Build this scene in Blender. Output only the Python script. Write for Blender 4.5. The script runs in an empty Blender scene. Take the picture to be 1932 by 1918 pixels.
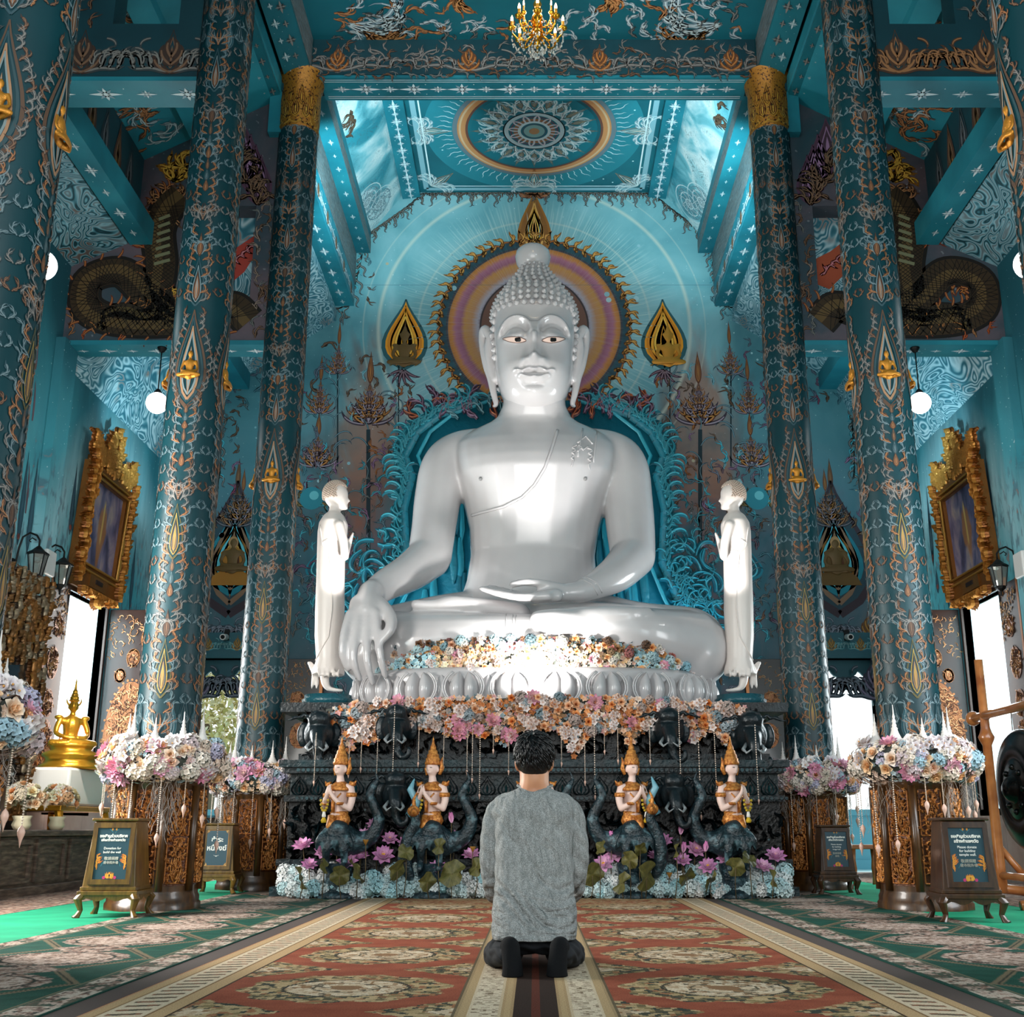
import bpy, bmesh, math, random
import numpy as np
from mathutils import Vector, Matrix, Euler
PI = math.pi
rnd = random.Random(7)
SC = bpy.context.scene
COL = SC.collection

# ------------------------------------------------------------------ camera, sky, exposure
F, CX, CY, CAMH = 2151.0, 1008.0, 959.0, 0.65
PITCH = math.radians(15.7)
cam_d = bpy.data.cameras.new('camera'); cam = bpy.data.objects.new('camera', cam_d); COL.objects.link(cam)
cam.location = (0, 0, CAMH); cam.rotation_euler = (PI/2 + PITCH, 0, 0)
cam_d.sensor_width = 36; cam_d.sensor_fit = 'HORIZONTAL'; cam_d.lens = F/1932*36
cam_d.shift_x = (966-CX)/1932; cam_d.clip_start = .05; cam_d.clip_end = 300
SC.camera = cam
world = bpy.data.worlds.new('sky'); SC.world = world; world.use_nodes = True
_bg = world.node_tree.nodes['Background']
_tc = world.node_tree.nodes.new('ShaderNodeTexCoord'); _sx = world.node_tree.nodes.new('ShaderNodeSeparateXYZ')
_cr = world.node_tree.nodes.new('ShaderNodeValToRGB')
world.node_tree.links.new(_tc.outputs['Generated'], _sx.inputs[0]); world.node_tree.links.new(_sx.outputs[2], _cr.inputs[0])
_cr.color_ramp.elements[0].position = .0; _cr.color_ramp.elements[0].color = (.80, .86, .86, 1)
_cr.color_ramp.elements[1].position = .6; _cr.color_ramp.elements[1].color = (.62, .80, .88, 1)
world.node_tree.links.new(_cr.outputs[0], _bg.inputs[0]); _bg.inputs[1].default_value = 1.7
SC.view_settings.view_transform = 'Standard'; SC.view_settings.look = 'None'
SC.view_settings.gamma = 1; SC.view_settings.exposure = 0.0; SC.view_settings.use_curve_mapping = False
SC.cycles.use_denoising = True; SC.cycles.max_bounces = 6; SC.cycles.diffuse_bounces = 3; SC.cycles.glossy_bounces = 3
SC.cycles.transmission_bounces = 4; SC.cycles.transparent_max_bounces = 6; SC.cycles.sample_clamp_indirect = 4
SC.cycles.caustics_reflective = False; SC.cycles.caustics_refractive = False

def light(kind, name, loc, target, energy, color=(1, 1, 1), size=1.0, size_y=None, spot=60, blend=.6):
    d = bpy.data.lights.new(name, kind); o = bpy.data.objects.new(name, d); COL.objects.link(o)
    o.location = loc; d.energy = energy; d.color = color
    if kind == 'AREA':
        d.size = size
        if size_y: d.shape = 'RECTANGLE'; d.size_y = size_y
    if kind == 'SPOT': d.spot_size = math.radians(spot); d.spot_blend = blend; d.shadow_soft_size = size
    if kind == 'POINT': d.shadow_soft_size = size
    if target is not None:
        o.rotation_euler = (Vector(target)-Vector(loc)).to_track_quat('-Z', 'Y').to_euler()
    return o
CY_ = (.10, .72, 1.0)
light('AREA', 'entrance_fill', (0, -3.5, 4.2), (0, 12, 3.2), 640, (1, .97, .94), 9, 6)  # added front fill behind the camera, standing for daylight through the entrance
light('AREA', 'left_door_daylight', (-5.7, 15.0, 2.4), (0, 13, 2.0), 160, (1, .97, .93), 1.3, 2.6)
light('AREA', 'right_door_daylight', (5.7, 15.0, 2.4), (0, 13, 2.0), 90, (.9, .97, 1), 1.3, 2.6)
light('AREA', 'left_front_window_daylight', (-5.7, 8.2, 2.6), (0, 7.5, .2), 620, (1, .96, .9), 2.2, 3)
light('AREA', 'right_front_window_daylight', (5.7, 7.6, 2.6), (0, 7.5, .2), 190, (.97, .98, 1), 2.2, 3)
for sx in (-1, 1):
    light('SPOT', 'ceiling_fill', (sx*2.4, 8.6, 8.2), (sx*.6, 12.2, 11), 330, (.75, .95, 1), .1, spot=70)  # added fill spots that brighten the front ceiling, no fitting modelled
    light('SPOT', 'cyan_ceiling_spot', (sx*2.2, 14.3, 8.9), (sx*3.0, 16.8, 11.4), 540, (.55, .92, 1), .15, spot=80)
    light('SPOT', 'cyan_throne_spot', (sx*2.2, 15.9, 2.3), (sx*1.9, 17.1, 3.3), 150, CY_, .1, spot=85)
    light('SPOT', 'cyan_aisle_spot', (sx*4.6, 15.0, 5.2), (sx*5.4, 16.5, 7.2), 150, (.5, .88, 1), .1, spot=120)
    light('SPOT', 'disciple_spot', (sx*1.9, 12.75, 3.1), (sx*2.75, 13.9, 4.3), 130, (1, .97, .94), .05, spot=48)
light('SPOT', 'offering_lamp', (-4.9, 12.7, 2.3), (-5.4, 13.6, 1.2), 90, (1, .93, .82), .05, spot=70)
light('SPOT', 'plinth_spot', (0, 12.35, 2.35), (0, 13.6, 2.9), 260, (1, .98, .95), .08, spot=120, blend=.8)
light('SPOT', 'chest_spot', (0, 12.3, 2.9), (.1, 14.8, 5.9), 270, (1, .99, .97), .05, spot=34, blend=.7)
light('SPOT', 'face_spot', (0, 12.3, 3.0), (0, 14.6, 7.0), 130, (1, .99, .97), .05, spot=20, blend=.6)

light('SUN', 'sun', (0, 0, 20), (-9, -14, 3), 2.6, (1, .95, .88), .02)
light('AREA', 'left_window_daylight', (-7.2, 15.05, 2.6), (-5.8, 15.2, 2.3), 420, (.85, .97, 1), 1.4, 2.6)
light('AREA', 'right_window_daylight', (7.2, 15.05, 2.6), (5.8, 15.2, 2.3), 200, (.85, .97, 1), 1.4, 2.6)

for sx in (-1, 1): light('AREA', 'aisle_fill', (sx*4.4, 8.0, 2.6), (sx*6, 13.5, 5.0), 55, (.8, .96, 1), 1.6, 2)  # added fill hung in each aisle to brighten the side walls
def ray(px, py):
    a, b = (px-CX)/F, (CY-py)/F; s, c = math.sin(PITCH), math.cos(PITCH)
    return a, c-b*s, s+b*c
def PY(px, py, Y):      # the place seen at a photo point, at depth Y
    a, y, z = ray(px, py); t = Y/y; return Vector((a*t, Y, CAMH+z*t))
def PX(px, py, X):
    a, y, z = ray(px, py); t = X/a; return Vector((X, y*t, CAMH+z*t))
def PZ(px, py, Z=0):
    a, y, z = ray(px, py); t = (Z-CAMH)/z; return Vector((a*t, y*t, Z))
def MPP(p):             # metres per photo pixel there
    return (p[1]*math.cos(PITCH)+(p[2]-CAMH)*math.sin(PITCH))/F

def lin(c):
    if isinstance(c, str): c = tuple(int(c[i:i+2], 16)/255 for i in (0, 2, 4))
    return tuple((x/12.92 if x <= .04045 else ((x+.055)/1.055)**2.4) for x in c[:3])+(1,)

# ------------------------------------------------------------------ node expressions
class G:
    nt = None
class E:
    def __init__(s, k): s.s = k
    @staticmethod
    def m(op, *a, clamp=False):
        n = G.nt.nodes.new('ShaderNodeMath'); n.operation = op; n.use_clamp = clamp
        for i, v in enumerate(a):
            if isinstance(v, E): G.nt.links.new(v.s, n.inputs[i])
            else: n.inputs[i].default_value = v
        return E(n.outputs[0])
    def __add__(s, o): return E.m('ADD', s, o)
    __radd__ = __add__
    def __sub__(s, o): return E.m('SUBTRACT', s, o)
    def __rsub__(s, o): return E.m('SUBTRACT', o, s)
    def __mul__(s, o): return E.m('MULTIPLY', s, o)
    __rmul__ = __mul__
    def __truediv__(s, o): return E.m('DIVIDE', s, o)
    def __abs__(s): return E.m('ABSOLUTE', s)
def fr(a): return E.m('FRACT', a)
def sn(a): return E.m('SINE', a)
def mn(a, b): return E.m('MINIMUM', a, b)
def mx(a, b): return E.m('MAXIMUM', a, b)
def sq(a): return E.m('SQRT', a)
def lt(a, b, soft=.004): return E.m('MULTIPLY', b-a if isinstance(a, E) else E.m('SUBTRACT', b, a), 1/soft, clamp=True)
def band(a, lo, hi, soft=.004): return lt(a, hi, soft)*lt(lo, a, soft)
def rep(a, per, off=0): return (fr((a-off)/per+.5)-.5)*per
def snap(a, st): return E.m('SNAP', a, st)
def coords(which='Object'):
    t = G.nt.nodes.new('ShaderNodeTexCoord'); s = G.nt.nodes.new('ShaderNodeSeparateXYZ')
    G.nt.links.new(t.outputs[which], s.inputs[0]); return E(s.outputs[0]), E(s.outputs[1]), E(s.outputs[2])
def vec(x, y, z=0.0):
    n = G.nt.nodes.new('ShaderNodeCombineXYZ')
    for i, v in enumerate((x, y, z)):
        if isinstance(v, E): G.nt.links.new(v.s, n.inputs[i])
        else: n.inputs[i].default_value = v
    return n.outputs[0]
def noise(v, scale, detail=2, dist=0., rough=.5):
    n = G.nt.nodes.new('ShaderNodeTexNoise'); n.inputs['Scale'].default_value = scale; n.inputs['Detail'].default_value = detail
    n.inputs['Distortion'].default_value = dist; n.inputs['Roughness'].default_value = rough
    if v is not None: G.nt.links.new(v, n.inputs['Vector'])
    return E(n.outputs[0])
def voro(v, scale, out='Distance', feat='F1'):
    n = G.nt.nodes.new('ShaderNodeTexVoronoi'); n.feature = feat; n.inputs['Scale'].default_value = scale
    if v is not None: G.nt.links.new(v, n.inputs['Vector'])
    if out == 'Color':
        s = G.nt.nodes.new('ShaderNodeSeparateXYZ'); G.nt.links.new(n.outputs['Color'], s.inputs[0]); return E(s.outputs[0])
    return E(n.outputs[out])
def ramp(f, stops, const=False):
    n = G.nt.nodes.new('ShaderNodeValToRGB'); G.nt.links.new(f.s, n.inputs[0]); r = n.color_ramp
    if const: r.interpolation = 'CONSTANT'
    while len(r.elements) < len(stops): r.elements.new(.5)
    for e, (p, c) in zip(r.elements, stops): e.position = p; e.color = lin(c)
    return n.outputs[0]
def mix(f, a, b):
    n = G.nt.nodes.new('ShaderNodeMix'); n.data_type = 'RGBA'
    if isinstance(f, E): G.nt.links.new(f.s, n.inputs[0])
    else: n.inputs[0].default_value = f
    for i, v in ((6, a), (7, b)):
        if isinstance(v, (str, tuple)): n.inputs[i].default_value = lin(v)
        else: G.nt.links.new(v, n.inputs[i])
    return n.outputs[2]
def mulc(a, b):
    n = G.nt.nodes.new('ShaderNodeMix'); n.data_type = 'RGBA'; n.blend_type = 'MULTIPLY'; n.inputs[0].default_value = 1
    for i, v in ((6, a), (7, b)): G.nt.links.new(v, n.inputs[i])
    return n.outputs[2]
def attr(name):
    n = G.nt.nodes.new('ShaderNodeAttribute'); n.attribute_name = name; return n.outputs['Color']
def objcol():
    return G.nt.nodes.new('ShaderNodeObjectInfo').outputs['Color']

MATS = {}
def mat(name, color=None, rough=.6, metal=0., spec=.5, fn=None, bump=None, emit=None, es=1., sheen=0, coat=0, sss=0, trans=0):
    if name in MATS: return MATS[name]
    m = bpy.data.materials.new(name); m.use_nodes = True; nt = m.node_tree; G.nt = nt
    b = nt.nodes['Principled BSDF']; b.inputs['Roughness'].default_value = rough; b.inputs['Metallic'].default_value = metal
    b.inputs['Specular IOR Level'].default_value = spec
    if color is not None: b.inputs['Base Color'].default_value = lin(color)
    if fn:
        c = fn()
        nt.links.new(c, b.inputs['Base Color'])
    if bump:
        h = bump[0](); n = nt.nodes.new('ShaderNodeBump'); n.inputs['Strength'].default_value = bump[1]; n.inputs['Distance'].default_value = bump[2]
        nt.links.new(h.s, n.inputs['Height']); nt.links.new(n.outputs[0], b.inputs['Normal'])
    if emit: b.inputs['Emission Color'].default_value = lin(emit); b.inputs['Emission Strength'].default_value = es
    if coat: b.inputs['Coat Weight'].default_value = coat; b.inputs['Coat Roughness'].default_value = .08
    if trans: b.inputs['Transmission Weight'].default_value = trans
    MATS[name] = m; return m
def nbump(scale, k=.4, d=.01, detail=3): return (lambda: noise(vec(*coords()), scale, detail), k, d)

# ------------------------------------------------------------------ mesh building
class MB:
    def __init__(s): s.V = []; s.F = []; s.C = []; s.M = []; s.n = 0
    def add(s, V, Fc, m=0, c=(1, 1, 1, 1)):
        V = np.asarray(V, float).reshape(-1, 3); k = len(V)
        s.V.append(V); C = np.asarray(c, float)
        s.C.append(np.broadcast_to(C, (k, 4)) if C.ndim == 1 else C)
        for f in Fc: s.F.append([i+s.n for i in f])
        s.M += [m]*len(Fc); s.n += k; return s
    def quads(s, V, Q, c, m=0):   # vectorised
        s.V.append(V); s.C.append(c); s.F += (Q+s.n).tolist(); s.M += [m]*len(Q); s.n += len(V)
    def box(s, a, b, m=0, c=(1, 1, 1, 1)):
        (x0, y0, z0), (x1, y1, z1) = a, b
        x0, x1 = sorted((x0, x1)); y0, y1 = sorted((y0, y1)); z0, z1 = sorted((z0, z1))
        return s.add([(x0,y0,z0),(x1,y0,z0),(x1,y1,z0),(x0,y1,z0),(x0,y0,z1),(x1,y0,z1),(x1,y1,z1),(x0,y1,z1)],
              [(0,3,2,1),(4,5,6,7),(0,1,5,4),(1,2,6,5),(2,3,7,6),(3,0,4,7)], m, c)
    def tube(s, pts, rs, n=8, m=0, c=(1, 1, 1, 1), caps=True, flat=1., up=None):
        pts = [Vector(p) for p in pts]; k = len(pts)
        if not hasattr(rs, '__len__'): rs = [rs]*k
        V = []; prev = None
        for i, p in enumerate(pts):
            t = (pts[min(i+1, k-1)]-pts[max(i-1, 0)])
            t = t.normalized() if t.length > 1e-9 else Vector((0, 0, 1))
            if prev is None:
                a = Vector(up) if up else (Vector((0, 0, 1)) if abs(t.z) < .9 else Vector((1, 0, 0)))
                prev = (a-t*a.dot(t)).normalized()
            else: prev = (prev-t*prev.dot(t)); prev = prev.normalized() if prev.length > 1e-6 else Vector((1, 0, 0))
            q = t.cross(prev)
            for j in range(n):
                th = 2*PI*j/n; V.append(p+prev*(math.cos(th)*rs[i]*flat)+q*(math.sin(th)*rs[i]))
        Fc = [(i*n+j, i*n+(j+1) % n, (i+1)*n+(j+1) % n, (i+1)*n+j) for i in range(k-1) for j in range(n)]
        if caps: Fc += [tuple(range(n-1, -1, -1)), tuple((k-1)*n+j for j in range(n))]
        return s.add([tuple(v) for v in V], Fc, m, c)
    def lathe(s, prof, n=24, o=(0, 0, 0), m=0, c=(1, 1, 1, 1), sx=1., sy=1., rib=None, caps=True):
        V = []
        for r, z in prof:
            for j in range(n):
                th = 2*PI*(j+.5)/n; rr = r*(rib(th, z) if rib else 1); V.append((o[0]+rr*math.cos(th)*sx, o[1]+rr*math.sin(th)*sy, o[2]+z))
        k = len(prof)
        Fc = [(i*n+j, i*n+(j+1) % n, (i+1)*n+(j+1) % n, (i+1)*n+j) for i in range(k-1) for j in range(n)]
        if caps: Fc += [tuple(range(n-1, -1, -1)), tuple((k-1)*n+j for j in range(n))]
        return s.add(V, Fc, m, c)
    def ball(s, o, r, m=0, c=(1, 1, 1, 1), n=12, k=8, rot=None):
        if not hasattr(r, '__len__'): r = (r, r, r)
        V = []; R = rot.to_matrix() if rot is not None else None
        for i in range(k+1):
            ph = PI*i/k
            ph = min(max(ph, .02), PI-.02)
            for j in range(n):
                th = 2*PI*j/n; v = Vector((r[0]*math.sin(ph)*math.cos(th), r[1]*math.sin(ph)*math.sin(th), -r[2]*math.cos(ph)))
                if R: v = R @ v
                V.append((o[0]+v.x, o[1]+v.y, o[2]+v.z))
        Fc = [(i*n+j, i*n+(j+1) % n, (i+1)*n+(j+1) % n, (i+1)*n+j) for i in range(k) for j in range(n)]
        Fc += [tuple(range(n-1, -1, -1)), tuple(k*n+j for j in range(n))]
        return s.add(V, Fc, m, c)
    def mesh(s, name, mats, smooth=True):
        me = bpy.data.meshes.new(name)
        V = np.concatenate(s.V) if s.V else np.zeros((0, 3))
        me.from_pydata(V.tolist(), [], s.F)
        for m in (mats if isinstance(mats, (list, tuple)) else [mats]): me.materials.append(m)
        if s.F:
            me.polygons.foreach_set('material_index', np.array(s.M, dtype=np.int32))
            a = me.color_attributes.new('Col', 'FLOAT_COLOR', 'POINT')
            a.data.foreach_set('color', np.concatenate(s.C).astype(np.float32).ravel())
            if smooth: me.polygons.foreach_set('use_smooth', np.ones(len(s.F), dtype=bool))
        me.update(); return me
    def build(s, name, mats, parent=None, smooth=False, loc=None):
        o = bpy.data.objects.new(name, s.mesh(name, mats, smooth)); COL.objects.link(o)
        if parent is not None: o.parent = parent
        if loc is not None: o.location = loc
        return o
def sharp(o, ang=35):
    o.data.polygons.foreach_set('use_smooth', np.ones(len(o.data.polygons), dtype=bool)); o.data.set_sharp_from_angle(angle=math.radians(ang)); return o
def bev(o, w=.01, seg=2):
    m = o.modifiers.new('bevel', 'BEVEL'); m.width = w; m.segments = seg; m.limit_method = 'ANGLE'; m.harden_normals = False; return o
def tag(o, label, cat, group=None, kind=None):
    if label: o['label'] = label
    if cat: o['category'] = cat
    if group: o['group'] = group
    if kind: o['kind'] = kind
    return o
def struct(o, label=None, cat=None): o['kind'] = 'structure'; return tag(o, label, cat)
def thing(name, label, cat, loc=(0, 0, 0), rz=0, group=None):
    o = bpy.data.objects.new(name, None); COL.objects.link(o); o.location = loc; o.rotation_euler = (0, 0, rz); o.empty_display_size = .1
    return tag(o, label, cat, group)
def dup(o, parent=None, loc=None, label=None, rz=None, scale=None):
    kids = list(o.children); c = o.copy(); COL.objects.link(c)
    if parent is not None: c.parent = parent
    if loc is not None: c.location = loc
    if rz is not None: c.rotation_euler = (0, 0, rz)
    if scale is not None: c.scale = scale if hasattr(scale, '__len__') else (scale,)*3
    if label: c['label'] = label
    for k in kids: dup(k, c)
    return c
def place(mesh, name, parent=None, loc=(0, 0, 0), rot=(0, 0, 0), scale=1, color=None):
    o = bpy.data.objects.new(name, mesh); COL.objects.link(o); o.parent = parent; o.location = loc; o.rotation_euler = rot
    o.scale = scale if hasattr(scale, '__len__') else (scale,)*3
    if color is not None: o.color = lin(color)
    return o
def remesh(mb, voxel, smooth=6, name='body', dec=None, fac=.6):
    """One continuous skin over everything in mb."""
    me = mb.mesh(name+'_src', [], True); o = bpy.data.objects.new(name+'_src', me); COL.objects.link(o)
    m = o.modifiers.new('r', 'REMESH'); m.mode = 'VOXEL'; m.voxel_size = voxel; m.use_smooth_shade = True
    if smooth: s = o.modifiers.new('s', 'SMOOTH'); s.iterations = smooth; s.factor = fac
    if dec: d = o.modifiers.new('d', 'DECIMATE'); d.ratio = dec
    dg = bpy.context.evaluated_depsgraph_get(); out = bpy.data.meshes.new_from_object(o.evaluated_get(dg))
    bpy.data.objects.remove(o); bpy.data.meshes.remove(me); out.name = name
    out.polygons.foreach_set('use_smooth', np.ones(len(out.polygons), dtype=bool)); return out
def chain(mb, pts, n=16, sub=6):
    """A rounded tapering limb through (x,y,z,r) joints."""
    P = np.array(pts, float); k = len(P)
    out = []
    for i in range(k-1):
        p0, p1, p2, p3 = P[max(i-1, 0)], P[i], P[i+1], P[min(i+2, k-1)]
        for j in range(sub):
            t = j/sub; out.append(.5*((2*p1)+(-p0+p2)*t+(2*p0-5*p1+4*p2-p3)*t*t+(-p0+3*p1-3*p2+p3)*t**3))
    out.append(P[-1]); out = np.array(out)
    def cap(c, nb):
        d = (c[:3]-nb[:3]); d = d/(np.linalg.norm(d)+1e-9); r = c[3]
        return [np.append(c[:3]+d*r*math.sin(a), max(r*math.cos(a), r*.05)) for a in (.5, .9, 1.25, 1.5)]
    A = cap(out[0], out[1])[::-1]; B = cap(out[-1], out[-2]); out = np.vstack([A, out, B])
    mb.tube([tuple(q[:3]) for q in out], [max(q[3], 1e-3) for q in out], n)
    return mb

# ------------------------------------------------------------------ painted ornament
class Surf:
    def __init__(s, f): s.f = f       # f(u, v, h) -> N x 3
def plane(o, eu, ev, nrm):
    o, eu, ev, nrm = (np.array(a, float) for a in (o, eu, ev, nrm))
    return Surf(lambda u, v, h: o+np.outer(u, eu)+np.outer(v, ev)+np.outer(h, nrm))
def cyl(r, r2=None, z1=1.):
    def f(u, v, h):
        R = r+((r2-r)*v/z1 if r2 else 0)+h; th = u/r-PI/2
        return np.stack([R*np.cos(th), R*np.sin(th), v], 1)
    return Surf(f)
class Orn:
    """Collects tapering brush strokes (or carved ribs) laid on a surface."""
    def __init__(s, surf, relief=0., h=.003): s.mb = MB(); s.s = surf; s.rel = relief; s.h = h; s.m = 0
    def stroke(s, P, w, col, h=None, m=None):
        P = np.asarray(P, float); w = np.asarray(w, float); n = len(P)
        T = np.gradient(P, axis=0); T /= (np.linalg.norm(T, axis=1, keepdims=True)+1e-9); N = np.stack([-T[:, 1], T[:, 0]], 1)
        h = s.h if h is None else h
        L, R = P+N*w[:, None]/2, P-N*w[:, None]/2
        c = np.array(lin(col) if not (isinstance(col, tuple) and len(col) == 4) else col)
        if s.rel:
            A = np.vstack([L, P, R]); H = np.concatenate([np.full(n, h), h+s.rel*np.minimum(1, w/(w.max()+1e-9)+.1), np.full(n, h)])
            i = np.arange(n-1); Q = np.vstack([np.stack([i, i+n, i+n+1, i+1], 1), np.stack([i+n, i+2*n, i+2*n+1, i+n+1], 1)])
        else:
            A = np.vstack([L, R]); H = np.full(2*n, h); i = np.arange(n-1); Q = np.stack([i, i+n, i+n+1, i+1], 1)
        V = s.s.f(A[:, 0], A[:, 1], H)
        s.mb.quads(V, Q, np.broadcast_to(c, (len(V), 4)), s.m if m is None else m)
    def curl(s, x, y, ang, L, w, turn, col, pw=1.6, n=9, wav=0., h=None, hl=None):
        t = np.linspace(0, 1, n); a = ang+turn*t**pw+wav*np.sin(2*PI*t*1.3)
        d = L/(n-1); X = x+np.concatenate([[0], np.cumsum(np.cos(a[:-1])*d)]); Y = y+np.concatenate([[0], np.cumsum(np.sin(a[:-1])*d)])
        W = w*1.6*(t+.12)**.45*(1-t)**.75+w*.05
        s.stroke(np.stack([X, Y], 1), W, col, h)
        if hl: s.stroke(np.stack([X, Y], 1)[:-2], W[:-2]*.34, hl, (s.h if h is None else h)+.0015+s.rel)
        return X, Y, a
    def poly(s, pts, col, h=None):
        P = np.asarray(pts, float); V = s.s.f(P[:, 0], P[:, 1], np.full(len(P), s.h if h is None else h))
        s.mb.add(V, [tuple(range(len(P)))], s.m, lin(col))
    def disc(s, x, y, r, col, n=14, h=None, sy=1.):
        s.poly([(x+r*math.cos(2*PI*i/n), y+r*sy*math.sin(2*PI*i/n)) for i in range(n)], col, h)
    def ring(s, x, y, r, w, col, n=48, h=None, a0=0, a1=2*PI, sy=1.):
        t = np.linspace(a0, a1, n); s.stroke(np.stack([x+r*np.cos(t), y+r*sy*np.sin(t)], 1), np.full(n, w), col, h)
    def line(s, pts, w, col, h=None):
        s.stroke(np.array(pts), np.full(len(pts), w), col, h)
    def kranok(s, x, y, ang, L, side, cols, w=None, leaves=3, r=rnd):
        w = w or L*.13; c, hl = cols
        X, Y, a = s.curl(x, y, ang, L, w, side*r.uniform(.9, 2.2), c, 1.3, 10, side*-.5, hl=hl)
        for k in range(leaves):
            i = 1+int(k*6/leaves); s.curl(X[i], Y[i], a[i]-side*r.uniform(.5, .9), L*r.uniform(.3, .5), w*.75, side*r.uniform(1.5, 2.8), c, 1.2, 7, h=s.h+.001*(k % 2), hl=hl)
            if k % 2 == 0: s.curl(X[i], Y[i], a[i]+side*r.uniform(.5, .9), L*r.uniform(.2, .35), w*.6, -side*2., c, 1.2, 6, hl=None)
    def scroll(s, x, y, ang, L, side, cols, w=None, r=rnd):
        w = w or L*.07; c, hl = cols
        X, Y, a = s.curl(x, y, ang, L*1.9, w, side*r.uniform(4.6, 6.), c, 1.5, 16, hl=hl)
        for i in (2, 4, 6, 8): s.curl(X[i], Y[i], a[i]-side*.8, L*.33, w*1.1, side*1.9, c, 1.2, 6, hl=hl)
    def bud(s, x, y, L, W, cols, ang=PI/2, fill=None):
        c, hl = cols; ca, sa = math.cos(ang), math.sin(ang); t = np.linspace(0, 1, 11)
        yy = t*L; xx = W*np.sin(PI*t**.75)*(1-t)**.35*1.1
        tr = lambda a, b: np.stack([x+b*ca-a*sa*-1, y+b*sa+a*ca*-1], 1)
        if fill:
            P = np.vstack([tr(xx, yy), tr(-xx, yy)[::-1][1:-1]]); s.poly(P, fill, s.h-.001)
        for sd in (-1, 1): s.stroke(tr(sd*xx, yy), W*.22*(1-t*.7), c); s.stroke(tr(sd*xx*.55, yy*.75+L*.08), W*.14*(1-t*.5), hl)
        s.stroke(tr(0*t, yy*.5+L*.12), W*.3*np.sin(PI*t)+.0005, hl)
    def build(s, name, mats, parent=None): return s.mb.build(name, mats, parent)

def ordn(n): return str(n)+('th' if 10 <= n % 100 <= 20 else {1: 'st', 2: 'nd', 3: 'rd'}.get(n % 10, 'th'))
SIL = ('37525a', '76898e'); COP = ('563c2e', 'a9744c'); GRY = ('3f4648', '837f7a'); BRN = ('43322b', '7e5e49'); GLD = ('8a5a1c', 'd9a441'); PUR = ('5a3b50', 'a0789a')
SLV = ('8fa9b5', 'e2edf0'); CYN = ('1f7f90', '63c3d0')
paint = mat('mural_paint', rough=.55, spec=.3, fn=lambda: attr('Col'))
# ------------------------------------------------------------------ geometry of the hall
Y0, Y1, Y2, YB, XW, XC = 6.1, 10.1, 13.4, 18.5, 6.0, 3.17
HX, HZ = PY(1008, 615, YB).x, PY(1008, 615, YB).z       # centre of the painted halo

def teal_fn(a='0e3d47', b='123f49', c='0a2f39', sc=.5):
    def f():
        x, y, z = coords(); n = noise(vec(x, y, z), sc, 4)
        return ramp(n, [(.3, c), (.5, a), (.7, b)])
    return f
m_coldark = mat('column_teal', rough=.42, spec=.35, fn=teal_fn('07343b', '0a3d45', '052b32', .8), bump=nbump(30, .15, .004))
def sidewall_fn():
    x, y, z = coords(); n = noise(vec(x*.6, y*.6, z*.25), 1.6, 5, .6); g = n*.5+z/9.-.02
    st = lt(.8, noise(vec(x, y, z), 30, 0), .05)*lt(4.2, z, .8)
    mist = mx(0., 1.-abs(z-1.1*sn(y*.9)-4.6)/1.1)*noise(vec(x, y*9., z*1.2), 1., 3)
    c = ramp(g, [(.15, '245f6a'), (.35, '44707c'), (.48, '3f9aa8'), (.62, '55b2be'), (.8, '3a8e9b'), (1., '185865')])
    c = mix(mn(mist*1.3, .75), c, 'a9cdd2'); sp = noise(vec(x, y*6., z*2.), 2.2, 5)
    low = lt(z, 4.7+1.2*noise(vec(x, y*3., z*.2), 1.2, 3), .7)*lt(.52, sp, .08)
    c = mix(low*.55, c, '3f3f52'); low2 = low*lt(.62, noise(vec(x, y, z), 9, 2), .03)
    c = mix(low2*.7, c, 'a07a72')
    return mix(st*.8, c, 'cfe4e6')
m_side = mat('side_wall_mural', rough=.6, fn=sidewall_fn)
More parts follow.
